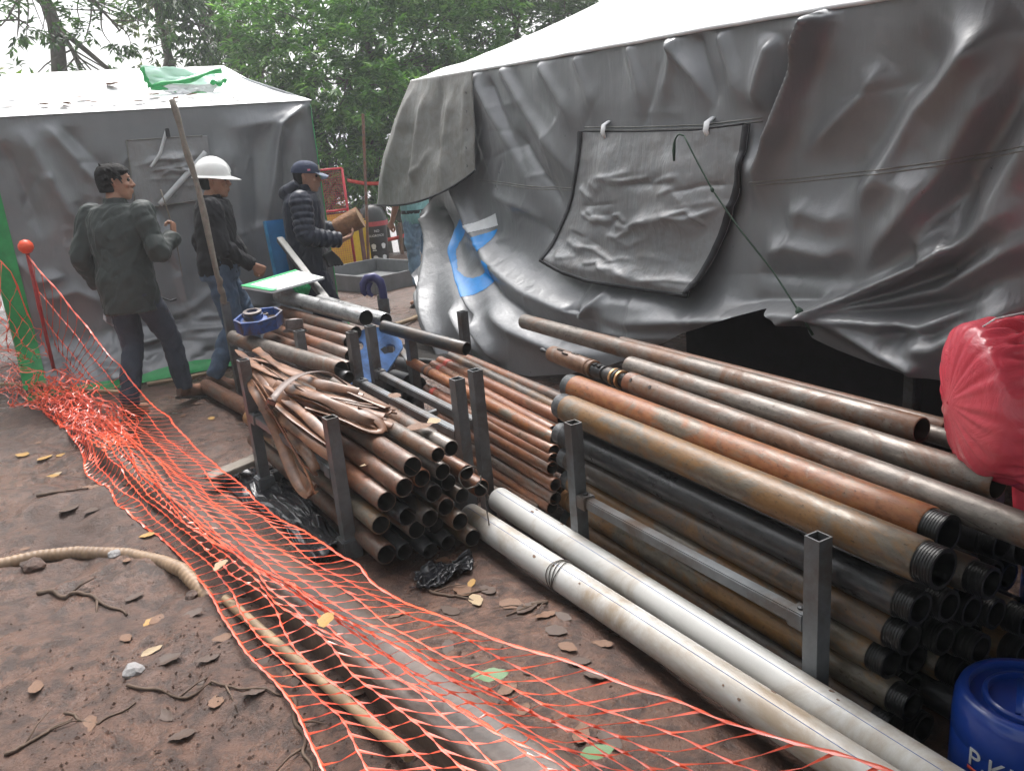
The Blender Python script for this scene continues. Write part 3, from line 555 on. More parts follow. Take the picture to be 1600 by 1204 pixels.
def ribbed(r, x0, x1, n, depth):
    pr = []; st = (x1-x0)/n
    for k in range(n): pr += [(r, x0+k*st), (r, x0+(k+.45)*st), (r-depth, x0+(k+.55)*st), (r-depth, x0+(k+.95)*st)]
    return pr+[(r, x1)]
PIPES = []
def pipe(name, a, b, r, mat, label, cat='pipe', group=None, wall=.007, far_thread=None, near_thread=None, ns=24, bands=()):
    """hollow pipe from far end a to near end b; mesh along local x"""
    M, L = frame_from(a, b); mb = MB(); t0 = .055 if far_thread else 0; t1 = .055 if near_thread else 0
    st = np.linspace(t0, L-t1, 7); prof = [(r*(1+random.uniform(-.006, .006)), x) for x in st]
    prof = [(r-.004, st[0]+.0)]+prof[:-1]+[(r, st[-1]-.004), (r-.0025, st[-1])]
    inner = [(r-wall, st[-1]), (r-wall, st[-1]-.35 if L > .6 else st[-1]*.5), (r-wall, st[0])]
    mb.lathe(prof, axis=(1, 0, 0), n=ns); k0 = len(mb.f)
    # open both ends: drop caps, add bore
    mb.f = [f for f in mb.f if len(f) == 4]; mb.m = [0]*len(mb.f)
    mb2 = MB(); mb2.lathe(inner[::1], axis=(1, 0, 0), n=ns); fs = [f for f in mb2.f if len(f) == 4]
    o0 = len(mb.v); mb.v += mb2.v; mb.f += [tuple(i+o0 for i in f) for f in fs]; mb.m += [1]*len(fs)
    nl = len(prof); e = (nl-1)*ns
    for j in range(ns): mb.f.append((e+j, e+(j+1) % ns, o0+(j+1) % ns, o0+j)); mb.m.append(0)
    for j in range(ns): mb.f.append((j, o0+2*ns+j, o0+2*ns+(j+1) % ns, (j+1) % ns)); mb.m.append(0)
    o = mb.build(name, [mat, INNER], smooth=True, angle=40)
    o.matrix_world = M; tag(o, label, cat, group)
    for th, x0, x1 in ((far_thread, 0, t0+.001), (near_thread, L-t1-.001, L)):
        if th:
            m3 = MB(); m3.lathe(ribbed(r-.004, x0, x1, 7, .0018)+[(r-.014, x1), (r-.014, x0), (r-.005, x0)], axis=(1, 0, 0), n=ns)
            m3.f = [f for f in m3.f if len(f) == 4]; m3.m = [0]*len(m3.f); m3.build('thread', th, o, True, 30)
    for xc, w_, rr_, mt in bands:
        m3 = MB(); m3.lathe([(rr_-.004, xc-w_/2), (rr_, xc-w_/2+.004), (rr_, xc+w_/2-.004), (rr_-.004, xc+w_/2)], axis=(1, 0, 0), n=ns); m3.f = [f for f in m3.f if len(f) == 4]; m3.m = [0]*len(m3.f); m3.build('collar', mt, o, True, 30)
    PIPES.append(o); return o
def sq_post(p, h, w=.052, z0=None, rz=0, lean=(0, 0)):
    x, y = p; z0 = gzf(x, y)-.03 if z0 is None else z0; mb = MB(); wi = w-.010
    a, b = w/2, wi/2; R_ = Matrix.Rotation(rz, 3, 'Z')
    ring = lambda s_, z: [R_ @ Vector((sx*s_, sy*s_, 0))+Vector((x+lean[0]*(z-z0), y+lean[1]*(z-z0), z)) for sx, sy in ((-1, -1), (1, -1), (1, 1), (-1, 1))]
    ch = .004
    vs = ring(a, z0)+ring(a, h)+ring(b, h)+ring(b, h-.25)
    fs = []
    for i in range(4):
        j = (i+1) % 4; fs += [(i, j, 4+j, 4+i), (4+i, 4+j, 8+j, 8+i), (8+i, 8+j, 12+j, 12+i)]
    fs.append((12, 13, 14, 15)); mb.add(vs, fs)
    bm_edges = None
    return mb
def bar(a, b, w, h=None, bev=.004):
    M, L = frame_from(a, b); mb = MB(); mb.box((0, 0, 0), (L, w, h or w), bev=bev)
    T = M @ Matrix.Translation((L/2, 0, 0)); mb.v = [tuple(T @ Vector(p)) for p in mb.v]; return mb
def rack(label, posts, rails, rz=0, feet=(), group=None):
    c = np.mean([p[:2] for p in posts], axis=0); t = thing('pipe_rack', label, 'rack', (c[0], c[1], 0)); inv = Matrix.Translation((-c[0], -c[1], 0))
    def ch(o): o.parent = t; o.matrix_parent_inverse = inv; return o
    for k, (x, y, h) in enumerate(posts):
        p_ = ch(sq_post((x, y), h, rz=rz).build('post', STEEL))
        if k in feet:
            z_ = gzf(x, y); m = MB(); m.box((x, y, z_+.035), (.085, .085, .10), rot=(0, 0, rz), bev=.006); ch(m.build('foot', STEEL))
    for (i, j, zi, zj) in rails:
        a = Vector((*posts[i][:2], zi)); b = Vector((*posts[j][:2], zj)); d = (b-a).normalized()
        ch(bar(a+d*.026, b-d*.026, .042).build('rail', STEEL))
        for q, s_ in ((a, 1), (b, -1)):
            ch(bar(q+d*s_*.0265, q+d*s_*.085, .056, .056).build('collar', STEEL))
            m = MB(); m.lathe([(.010, 0), (.010, .006), (.003, .009)], q+d*s_*.055+Vector((0, 0, .028)), (0, 0, 1), 8); ch(m.build('bolt', STEELD))
    return t
rack('grey square tube rack holding the wide open pipes and the flat hose', [(.73, 4.15, .70), (.86, 3.20, .61), (1.38, 4.42, .68), (1.462, 3.25, .635)], [(0, 1, .41, .36), (2, 3, .39, .36), (0, 2, .06, .06), (1, 3, .05, .05)], rz=.09, feet=(0, 1))
rack('grey square tube rack beside the thin coppery drill rods', [(1.525, 4.52, .675), (1.588, 3.32, .635), (2.2, 4.7, .62), (2.30, 3.45, .38)], [(0, 1, .395, .365), (2, 3, .30, .25), (0, 2, .03, .03)], rz=.05)
rack('grey square tube rack under the long rusty pipes by the whiteboard', [(1.02, 6.10, .70), (1.21, 4.9, .645), (2.075,5.798,0.62)[:2]+(.62,), (1.80, 4.62, .54)], [(0, 1, .42, .40), (2, 3, .36, .34), (0, 2, .3, .3)], rz=.1)
rack('grey square tube rack of the thick stained casing stack', [(1.655, 2.62, .545), (1.675, 1.435, .515), (2.45, 2.70, .45), (2.5, 1.45, .42)], [(0, 1, .225, .235), (2, 3, .2, .2), (0, 2, -.08, -.08), (1, 3, -.08, -.08)])

# ================================================================ right stack
G1 = 'casing pipes stacked in the right rack'
ORD = ['first', 'second', 'third', 'fourth', 'fifth', 'sixth', 'seventh', 'eighth', 'ninth', 'tenth', 'eleventh', 'twelfth', 'thirteenth']
cols = {'B': ((1.80, 2.93, .505), (1.80, 1.15, .495), .060, OCHRE, 'upper ochre and grey casing pipe resting just above the rack posts', THREAD, THREADD),
        'A': ((1.935, 3.07, .535), (1.93, 1.225, .52), .060, RUSTO, 'thick orange rusted casing pipe beside the ochre one on the stack', THREAD, THREADD),
        'C': ((1.795, 2.95, .375), (1.80, 1.205, .355), .052, DARKP, 'blackish oily pipe under the upper ochre casing', THREAD, THREADD),
        'D': ((1.80, 2.93, .268), (1.80, 1.23, .25), .052, BROWNP, 'dull brown casing pipe in the right rack just above the side rail', THREAD, THREADD),
        'E': ((1.80, 2.92, .165), (1.80, 1.28, .145), .050, OCHRE, None, THREAD, THREADD),
        'F': ((1.80, 2.94, .065), (1.80, 1.21, .05), .050, OCHRE, None, BRASS, THREADD),
        'G': ((1.80, 2.94, -.035), (1.80, 1.26, -.05), .050, BROWNP, None, THREAD, THREADD),
        'H': ((1.80, 2.93, -.125), (1.80, 1.2, -.115), .045, OCHRE, None, THREAD, THREADD)}
for k, (a, b, r_, mt, lb, ft, ntz) in cols.items():
    pipe('casing_pipe', a, b, r_, mt, lb or {'E': 'ochre stained casing pipe right behind the side rail of the casing rack', 'F': 'ochre casing pipe just below the side rail of the casing rack', 'G': 'dull brown casing pipe second from the ground in the casing rack', 'H': 'lowest ochre casing pipe of the outer column beside the white pipes'}[k], group=G1 if k in 'EFGH' else None, far_thread=ft, near_thread=ntz)
for ci, xc in enumerate((1.912, 2.022, 2.132, 2.242, 2.352)):
    for ri in range(5):
        z = -.10+ri*.106+.05*(ci % 2); 
        if z > .44: continue
        pipe('casing_pipe', (xc, 2.9+random.uniform(-.08, .08), z), (xc, 1.2+random.uniform(-.06, .1), z), .051, random.choice([BROWNP, DARKP, OCHRE]), 'dark casing pipe, %s from the ground in the %s column behind the outer pipes' % (ORD[ri], ORD[ci]), group='inner casing pipes of the right rack', far_thread=THREAD, near_thread=THREADD, ns=16)
# pipes lying across the top
pipe('barrel_pipe', (2.19,2.95,0.6), (2.17,1.243,0.591), .046, GREYP, 'worn grey brown pipe on top of the stack next to the slotted tool', wall=.006)
pipe('barrel_pipe', (2.36,4.191,0.598), (2.3,1.574,0.632), .044, GREYP, 'long brown grey pipe with rounded end reaching farthest over the thin rods', wall=.006)
pipe('barrel_pipe', (2.47,3.389,0.577), (2.45,1.586,0.591), .038, RUSTB, 'slim rusty brown pipe lying behind the others on the stack top', wall=.005)
pipe('barrel_pipe', (2.4,2.392,0.588), (2.38,1.495,0.594), .030, GREYP, 'thin grey tube with brass coupling near the red wrapped bundle', wall=.004, bands=((.30, .05, .034, BRASS), (.36, .03, .035, THREADD), (.42, .02, .036, BRASS), (.46, .05, .034, THREADD)))
pipe('barrel_pipe', (2.06, 2.6, .47), (2.06, 1.3, .45), .05, BROWNP, 'brown pipe half hidden between the top pipes of the right stack')
# tool: spear, slotted sleeve, couplings, long barrel
a, b = Vector((2.075,3.537,0.597)), Vector((2.04,0.999,0.549))
t = thing('core_barrel', 'long core barrel tool with slotted head and brass rings on the stack', 'drill tool'); M, L = frame_from(a, b); t.matrix_world = M
def tool(nm, pr, mt, ns=24): 
    m = MB(); m.lathe(pr, axis=(1, 0, 0), n=ns); return m.build(nm, mt, t, True, 35)
tool('spear_point', [(.0, -.005), (.010, .0), (.013, .015), (.007, .03), (.007, .06), (.016, .075), (.016, .10)], STEELD)
sl = tool('slotted_sleeve', [(.016, .09), (.036, .10), (.040, .11), (.040, .40), (.036, .41), (.036, .42), (.042, .425), (.042, .44), (.037, .445), (.037, .455), (.042, .46), (.042, .475), (.036, .48)], GREYP)
for x0, an in ((.20, 80), (.26, 60), (.31, 95)):
    q = math.radians(an); m = MB(); m.box((x0, -math.cos(q)*.0385, math.sin(q)*.0385), (.05, .02, .008), rot=(math.pi/2-q if False else q-math.pi/2, 0, 0), bev=.003); m.build('slot', INNER, sl)
tool('coupling', [(.028, .475), (.032, .48), (.032, .56), (.024, .565), (.024, .585), (.036, .59), (.036, .63), (.03, .635)], DARKP)
for x0 in (.50, .535): 
    m = MB(); m.box((x0, -.012, .031), (.022, .026, .008), bev=.002); m.build('latch', THREADD, t)
for k in range(3): tool('ring', [(.030, .635+k*.022), (.041, .637+k*.022), (.041, .650+k*.022), (.030, .652+k*.022)], BRASS if k != 1 else THREADD)
tool('thread', ribbed(.033, .70, .745, 5, .003), THREADD)
br = tool('barrel', [(.036, .74), (.045, .748), (.046, .80), (.046, L), (.040, L), (.040, L-.3)], GREYP)
tool('collar', [(.044, .745), (.0475, .748), (.0475, .79), (.044, .80)], RUST)
for x0 in (.80, .93): 
    m = MB(); m.lathe([(.0085, -.001), (.0085, .001), (.005, .001)], (x0, -.034, .0315), (0, -.72, .69), 10); m.build('hole', INNER, br)

# ================================================================ left rack: open pipes, hexagonally settled
dl = Vector((-.075, .997, .03))
ends = [(1.09, .41, .044, RUSTB), (1.19, .445, .034, GREYP), (1.285, .425, .036, GREYP), (1.035, .345, .042, RUSTB), (.975, .28, .045, RUST), (1.13, .345, .040, RUSTO), (1.215, .355, .038, BROWNP), (1.165, .275, .040, DARKP), (1.255, .28, .038, DARKP), (.945, .18, .043, OCHRE), (1.045, .205, .042, DARKP), (1.122, .19, .040, BROWNP), (1.212, .20, .041, RUSTB), (1.30, .215, .037, BROWNP), (.94, .065, .045, RUSTB), (1.09, .118, .042, GREYP), (1.015, .055, .038, DARKP), (1.26, .125, .041, GREYP), (1.168, .118, .036, DARKP), (1.20, .045, .037, DARKP), (1.345, .30, .036, RUST), (1.40, .215, .041, RUST), (1.11, .042, .036, DARKP), (1.30, .045, .04, BROWNP)]
for k, (x, z, r_, mt) in enumerate(ends):
    yb = 2.95+random.uniform(-.05, .05) if k not in (21,) else 2.98
    Lp = random.uniform(1.5, 1.75) if k not in (1, 2) else 1.25
    b = Vector((x, yb, z)); a = b+dl*Lp
    spec = {0: 'rusty brown open pipe on top of the left stack beside the hose loop', 1: 'slim grey pipe end lying on top of the left stack', 2: 'slim silvery pipe end beside the rack post on the left stack', 4: 'thick rusty open pipe touching the near left rack post', 21: 'rusty open pipe wedged between the left stack and the white plastic pipes', 9: 'ochre stained open pipe low against the near left rack post', 14: 'bottom rusty open pipe near the foot of the left rack'}
    row = int(np.searchsorted([.09, .16, .25, .32, .38], z)); mates = sorted(e[0] for e in ends if int(np.searchsorted([.09, .16, .25, .32, .38], e[1])) == row)
    pipe('open_pipe', a, b, r_*.98, mt, spec.get(k, 'open ended pipe, %s from the outer post in row %s up of the left stack' % (ORD[mates.index(x)], ('one', 'two', 'three', 'four', 'five', 'six')[row])), group=None if k in spec else 'open pipes in the left stack', wall=.005)
# wire twisted round two pipe ends
WIRE = simple('tie_wire', (.13, .12, .11), .45, .7, scale=60)
c = Vector((1.33, 2.93, .30)); mb = MB(); mb.tube([c+V3(.048*math.cos(q), .01*math.sin(3*q), .05*math.sin(q)) for q in np.linspace(0, 6.2, 24)], .0035, 6); mb.tube([c+V3(.03, -.005, -.03), c+V3(.05, -.04, -.05), c+V3(.055, -.045, -.09), c+V3(.04, -.04, -.10), c+V3(.045, -.04, -.18), c+V3(.05, -.04, -.27)], .003, 6)
tag(mb.build('tie_wire', WIRE, smooth=True), 'loose wire twisted around the pipe end beside the rack post', 'wire')
# ================================================================ thin rods
RODP = [((2.05,4.555,0.395),(2.05,3.181,0.381)),((1.97,4.436,0.417),(1.97,3.116,0.371)),((1.905,4.446,0.4),(1.905,3.103,0.374)),((1.85,4.431,0.387),(1.85,3.099,0.329)),((1.8,4.657,0.378),(1.79,2.987,0.337)),((1.775,4.378,0.267),(1.76,2.956,0.297)),((1.755,4.137,0.272),(1.745,2.941,0.266)),((1.735,4.105,0.228),(1.73,2.932,0.233)),((1.72,4.084,0.18),(1.72,2.898,0.168)),((1.71,4.077,0.123),(1.71,2.89,0.107)),((1.7,4.07,0.067),(1.7,2.907,0.061)),((1.69,3.979,0.008),(1.69,2.975,0.039)),((1.66,3.923,-0.024),(1.66,3.014,0.003))]
for k, (a, b) in enumerate(RODP):
    lb = {0: 'thin rusty rod lying outermost along the foot of the silver tent', 11: 'thin brown rod with its dark open end below the other rods', 4: 'thin orange rusty rod with couplings reaching the blue plate'}
    o = pipe('drill_rod', a, b, .0315, [RUST, BROWNP, COPPER, COPPER, RUSTO, COPPER, COPPER, RUST, COPPER, RUSTB, RUST, RUSTB, BROWNP][k], lb.get(k, 'thin coppery drill rod, %s up from the lowest in the leaning row' % ORD[12-k]), 'rod', None if k in lb else 'thin drill rods in a leaning row', wall=.005, ns=18, bands=((.12, .05, .0335, MATS['red_tip'] if 'red_tip' in MATS else simple('red_tip', (.35, .05, .03), .5)),) if k in (2, 3, 5) else ((.25, .03, .035, RUSTB), (.32, .03, .035, RUSTB)) if k == 4 else ())
for k in range(6):
    x = 1.80+.07*k; pipe('drill_rod', (x, 4.3, .0+.05*k), (x, 3.05, .0+.05*k), .031, BROWNP, 'dark drill rod buried under the leaning row, %s behind the rack posts' % ORD[k], 'rod', 'buried drill rods', ns=14)
# ================================================================ long pipes behind, by the whiteboard
G3_ = 'rusty pipes behind the hose'; NP_ = [0, 1, 2, 3, 4, 5]
for (a, b, r_, mt, lb) in (
  ((1.383,5.989,0.7), (1.61,4.825,0.66), .052, SILVER, 'long bare silver pipe lying above the rusty pipes'),
  ((1.594,5.727,0.66), (1.728,4.806,0.63), .045, SILVER, 'short silver pipe end just behind the long silver pipe'),
  ((1.698,4.772,0.6), (1.944,4.145,0.52), .040, DARKP, 'dark grey pipe sticking out over the thin rods'),
  ((1.357,5.897,0.6), (1.536,4.834,0.58), .042, RUSTB, None), ((1.294,5.677,0.56), (1.456,4.743,0.55), .040, RUSTB, None), ((1.237,5.647,0.53), (1.414,4.607,0.5), .042, RUST, None),
  ((1.172,5.576,0.5), (1.346,4.455,0.47), .040, RUSTB, None), ((0.967,5.69,0.52), (1.269,4.345,0.5), .048, GREYP, 'brown pipe with a worn silvery open end beside the blue plate'), ((1.172,4.819,0.47), (1.288,4.289,0.46), .036, DARKP, None)):
    pipe('long_pipe', a, b, r_, mt, lb or 'rusty pipe behind the hose bundle, %s below the long silver pipe' % ORD[max(0, NP_.pop(0))], group=None if lb else G3_, wall=.005)
pipe('ground_pipe', (0.827,6.385,0.06), (1.07,4.684,0.06), .055, RUSTB, 'brown pipe lying on the mud with its end left of the rack', wall=.05)
# ================================================================ white plastic pipes
PVC = simple('white_plastic', (.47, .465, .45), .45, 0, .08, 5, .08, .002, (.30, .24, .18), .55, coat=.05)
BLUELINE = simple('blue_line', (.10, .16, .36), .5)
for a, b, lb in (((1.397,3.117,0.035), (1.495,0.903,0.05), 'long white plastic pipe bound with wire, nearest the orange net'), ((1.59,3.201,0.03), (1.612,0.857,0.05), 'long white plastic pipe lying against the casing rack')):
    o = pipe('plastic_pipe', a, b, .0575, PVC, lb, wall=.005, ns=40); M, L = frame_from(a, b)
    m = MB(); an = math.radians(108); q = [(x, math.cos(an)*.0578*(1 if x > -1 else 1), math.sin(an)*.0578) for x in np.linspace(.02, L-.02, 30)]; m.tube(q, .0011, 4); m.build('blue_line', BLUELINE, o)
    for k in range(6):
        x = random.uniform(.3, L-.4); an2 = math.radians(random.uniform(40, 150)); m = MB(); s_ = random.uniform(.003, .009)
        M2 = Matrix.Translation((x, math.cos(an2)*.0577, math.sin(an2)*.0577)) @ Matrix.Rotation(an2-math.pi/2, 4, 'X'); n_ = 8
        m.prism([(s_*1.6*math.cos(2*math.pi*i/n_)*random.uniform(.5, 1.2), s_*math.sin(2*math.pi*i/n_)*random.uniform(.5, 1.2)) for i in range(n_)], -.001, .0008, M2); m.build('mud_spot', simple('mud_spot', (.16, .10, .07), .8) if 'mud_spot' not in MATS else MATS['mud_spot'], o)
M, L = frame_from((1.397,3.117,0.035), (1.495,0.903,0.05)); xw = (M.inverted() @ Vector((1.354,2.421,0.08))).x
mb = MB()
for k in range(4):
    mb.tube([M @ Vector((xw+.012*k+.01*math.sin(q*2+k), .0615*math.cos(q), .0615*math.sin(q))) for q in np.linspace(0, 2*math.pi, 30)], .002, 5)
tag(mb.build('binding_wire', WIRE, smooth=True), 'grey wire bound around the nearer white plastic pipe', 'wire')

# ================================================================ flat hose bundle
HOSE = simple('brown_flat_hose', (.215, .10, .052), .40, 0, .4, 12, .3, .004, (.085, .042, .026), .5, spec=.6)
HOSED = simple('grey_brown_strap', (.13, .085, .07), .45, 0, .2, 14, .2, .003)
def ribbon(mb, pts, w, th, tw=0.0, n=40, seed=0):
    P = resamp(pts, n); rr_ = random.Random(seed); ph = rr_.uniform(0, 6)
    # smooth
    for _ in range(6): P[1:-1] = (P[:-2]+2*P[1:-1]+P[2:])/4
    k = len(P); up0 = Vector((.25, -.55, .8)).normalized()
    vs = []; fs = []
    for i in range(k):
        t = Vector(P[min(i+1, k-1)]-P[max(i-1, 0)]).normalized(); a = t.cross(up0)
        a = a.normalized() if a.length > 1e-3 else t.orthogonal().normalized()
        R_ = Matrix.Rotation(tw+.25*math.sin(i*.12+ph), 3, t); a = R_ @ a; b = t.cross(a)
        c = Vector(P[i]); ww = w*(1+.12*math.sin(i*.5+ph))
        for (s, q) in ((-1, 0), (-.8, .8), (-.3, 1), (.3, .75), (.8, .9), (1, 0), (.8, -.8), (0, -.9), (-.8, -.8)):
            vs.append(c+a*s*ww+b*q*th)
    m = 9
    for i in range(k-1):
        for j in range(m): fs.append((i*m+j, i*m+(j+1) % m, (i+1)*m+(j+1) % m, (i+1)*m+j))
    fs += [tuple(range(m))[::-1], tuple((k-1)*m+j for j in range(m))]
    mb.add(vs, fs)
hose = thing('flat_hose', 'bundle of flattened brown hose looped over the left pipe stack', 'hose', (1.0, 3.8, .5))
def PH(o): o.parent = hose; o.matrix_parent_inverse = Matrix.Translation((-1.0, -3.8, -.5)); return o
strands = [
 [(0.803,4.614,0.62),(0.904,4.226,0.63),(1.016,3.783,0.6),(1.089,3.563,0.57),(1.175,3.39,0.53)],
 [(0.785,4.51,0.6),(0.859,3.956,0.62),(0.963,3.498,0.58),(1.071,3.316,0.54),(1.122,3.286,0.5),(1.107,3.231,0.46),(1.042,3.26,0.48),(0.972,3.368,0.53),(0.855,3.532,0.57)],
 [(0.82,4.76,0.62),(0.799,4.215,0.64),(0.893,3.741,0.62),(0.995,3.421,0.57),(1.128,3.318,0.52)],
 [(0.911,4.722,0.62),(0.882,4.025,0.65),(0.97,3.692,0.62),(1.107,3.568,0.58)],
 [(0.781,4.386,0.6),(0.791,3.821,0.6),(0.836,3.475,0.55),(0.874,3.266,0.48)],
 [(0.776,4.283,0.57),(0.757,3.59,0.57),(0.819,3.348,0.5),(0.872,3.273,0.45)],
 [(0.836,4.175,0.63),(0.886,3.609,0.62),(1.066,3.458,0.56),(1.183,3.461,0.52)],
 [(0.804,3.86,0.62),(0.906,3.483,0.62),(1.042,3.284,0.52),(1.113,3.319,0.47),(1.121,3.345,0.5),(1.046,3.402,0.56)],
]
hang = [
 [(0.8,4.366,0.6),(0.755,3.857,0.6)]+[(0.8,3.831,0.453),(0.8,3.475,0.41),(0.8,3.289,0.363),(0.8,3.335,0.328),(0.8,3.499,0.312),(0.8,3.707,0.375)]+[(0.747,3.771,0.59),(0.762,4.152,0.6)],
 [(0.766,4.315,0.6),(0.719,3.843,0.58)]+[(0.76,3.815,0.419),(0.76,3.654,0.306),(0.76,3.491,0.219),(0.76,3.33,0.241),(0.76,3.217,0.297),(0.76,3.32,0.35),(0.76,3.532,0.419)]+[(0.716,3.649,0.58),(0.746,4.013,0.6)],
 [(0.784,4.474,0.6),(0.72,3.982,0.58)]+[(0.78,4.015,0.428),(0.78,3.82,0.349),(0.78,3.565,0.25),(0.78,3.338,0.265)],
 [(0.819,4.245,0.62),(0.787,3.688,0.6)]+[(0.84,3.64,0.461),(0.84,3.384,0.382),(0.84,3.352,0.353)],
]
rz_ = random.Random(3)
for i, P_ in enumerate(strands+hang):
    mb = MB(); P2 = np.array(P_)
    ribbon(mb, P2, .022 if i < 8 else .026, .005, tw=rz_.uniform(-.5, .9) if i < 8 else rz_.uniform(.6, 1.5), n=60, seed=i); PH(mb.build('hose_strand', HOSE, smooth=True, angle=60))
for i in range(16):
    mb = MB(); P2 = np.array(strands[i % 8]); P2 = P2+np.array([rz_.uniform(-.03, .04), rz_.uniform(-.05, .05), -.012-rz_.uniform(0, .03)]); ribbon(mb, P2, .018, .005, tw=rz_.uniform(-.9, .9), n=50, seed=40+i); PH(mb.build('hose_strand', HOSE, smooth=True, angle=60))
mb = MB(); ribbon(mb, [(1.137,3.851,0.55),(1.082,3.852,0.62),(0.991,3.794,0.66),(0.89,3.756,0.67),(0.787,3.649,0.66),(0.71,3.526,0.64)]+[(0.78,4.133,0.391),(0.78,4.209,0.303),(0.78,4.03,0.31)]+[(.86, 4.0, .35)], .020, .004, tw=.5, n=60, seed=90); PH(mb.build('strap', HOSED, smooth=True, angle=60))

# ================================================================ blue housing, bearing, plate
BLUEP = simple('blue_machine_paint', (.025, .075, .26), .42, .1, .3, 14, .15, .003, (.06, .045, .038), .75)
BLUEL = simple('light_blue_paint', (.15, .32, .72), .42, .05, .2, 9, .1, .003, (.05, .05, .06), .18)
GREASE = simple('greasy_steel', (.13, .11, .105), .4, .4, .4, 25)
DIRT = simple('clay_dirt', (.20, .145, .105), .85, 0, .3, 30, .5, .01)
hb = thing('bearing_housing', 'dirty blue cast housing with bearing flange lying on the pipes', 'machine part', (1.09,5.384,0.66), rot=(.12, -.10, .35))
oct_ = [(.16*math.cos(a)*(1 if abs(math.sin(a)) < .8 else .95), .125*math.sin(a)) for a in np.linspace(0, 2*math.pi, 9)[:-1]+.3]
mb = MB(); mb.prism(oct_, -.05, -.03)
mb.v = mb.v; inn = [(x*.88, y*.88) for x, y in oct_]
n_ = 8
vs = [(x, y, -.03) for x, y in oct_]+[(x*1.03, y*1.03, .035) for x, y in oct_]+[(x*.93, y*.93, .035) for x, y in oct_]+[(x, y, -.029) for x, y in inn]
mb.add(vs, [(i, (i+1) % n_, n_+(i+1) % n_, n_+i) for i in range(n_)]+[(n_+i, n_+(i+1) % n_, 2*n_+(i+1) % n_, 2*n_+i) for i in range(n_)]+[(2*n_+i, 2*n_+(i+1) % n_, 3*n_+(i+1) % n_, 3*n_+i) for i in range(n_)]); mb.build('tray', BLUEP, hb)
mb = MB(); mb.prism([(x*.9, y*.9) for x, y in oct_], -.028, -.012); mb.build('clay', DIRT, hb)
mb = MB(); mb.lathe([(.085, -.012), (.085, .012), (.07, .018), (.062, .02), (.062, .045), (.05, .05), (.05, .062), (.032, .062), (.030, .02), (0, .02)], (-.025, .02, 0), n=28); mb.build('flange', BLUEP, hb, True, 35)
mb = MB(); mb.lathe([(.054, .052), (.058, .056), (.058, .066), (.036, .068), (.034, .03), (.033, .03)], (-.025, .02, 0), n=28); mb.build('bearing_ring', GREASE, hb, True, 35)
for dx, dy in ((-.11, -.02), (.03, -.075), (.08, .05)):
    mb = MB(); mb.lathe([(.022, -.012), (.022, .012), (.012, .012), (.012, -.005), (0, -.005)], (dx, dy, 0), n=14); mb.build('boss', GREASE, hb, True, 35)
pb = thing('pillow_bearing', 'small grey pillow block bearing beside the blue housing', 'machine part', (1.253,5.163,0.63), rot=(-.25, .2, .2))
mb = MB(); mb.lathe([(.05, -.03), (.056, -.02), (.056, .03), (.05, .035), (.036, .035), (.034, .0), (0, 0)], n=20); mb.box((0, 0, -.035), (.13, .07, .02), bev=.004); mb.build('housing', GREASE, pb, True, 35)
mb = MB(); mb.lathe([(.033, .01), (.033, .042), (.022, .042), (.02, .0), (0, 0)], n=20); mb.build('inner_ring', RUST, pb, True, 35)
def curve_plate(name, loops, ext, mat, parent, M):
    cu = bpy.data.curves.new(name, 'CURVE'); cu.dimensions = '2D'; cu.fill_mode = 'BOTH'; cu.extrude = ext; cu.bevel_depth = .002
    for L in loops:
        sp = cu.splines.new('POLY'); sp.points.add(len(L)-1); sp.use_cyclic_u = True
        for i, p_ in enumerate(L): sp.points[i].co = (p_[0], p_[1], 0, 1)
    ob = bpy.data.objects.new('tmp', cu); COL.objects.link(ob); dg = bpy.context.evaluated_depsgraph_get(); me = bpy.data.meshes.new_from_object(ob.evaluated_get(dg)); bpy.data.objects.remove(ob)
    me.materials.clear(); me.materials.append(mat); me.transform(M); o = bpy.data.objects.new(name, me); COL.objects.link(o); o.parent = parent; return o
pc = Vector((1.595,4.78,0.432))
bp = thing('blue_plate', 'light blue steel plate with two holes leaning against the rack posts', 'steel plate', pc)
Mx = Matrix.Rotation(math.radians(52), 4, 'X'); Mz = Matrix.Rotation(math.radians(-14), 4, 'Z')
out = [(np.array(q)-np.array([580, 556]))*np.array([1, -1])*4.95/1300 for q in ((526,548),(531,535),(545,522),(575,509),(602,508),(614,515),(632,538),(632,550),(602,586),(575,602),(540,600),(529,585))]
circ = lambda cx, cy, r_: [(cx+r_*math.cos(a), cy+r_*math.sin(a)) for a in np.linspace(0, 2*math.pi, 25)[:-1]]
h1 = circ((562-580)*4.95/1300, (556-536)*4.95/1300, .036); h2 = circ((612-580)*4.95/1300, (556-549)*4.95/1300, .032)
curve_plate('plate', [[tuple(q) for q in out], h1, h2], .012, BLUEL, bp, Mz @ Mx)
mb = MB(); mb.prism([(.06, .03), (.09, .045), (.11, .03), (.10, .01), (.12, .0), (.08, -.005), (.07, .012)], .013, .0145, Mz @ Mx); mb.build('black_smear', STEELD, bp)
# dark machine body below the plate
mb = MB()
for (dx, dy, dz, r_) in ((.02, .0, -.2, .06), (.12, -.02, -.18, .05), (.18, .0, -.22, .055), (.2, .05, -.12, .045), (.08, -.05, -.27, .05), (-.05, .0, -.25, .05)):
    mb.lathe([(0, -.12), (r_, -.12), (r_, .1), (r_*.7, .1), (r_*.7, .02), (0, .02)], (pc.x+dx+.05, pc.y+dy-.02, pc.z+dz), (.1, -1, .05), 16)
tag(mb.build('rod_clamp', STEELD, smooth=True, angle=35), 'black cluster of clamp jaws in the shade under the blue plate', 'machine part')
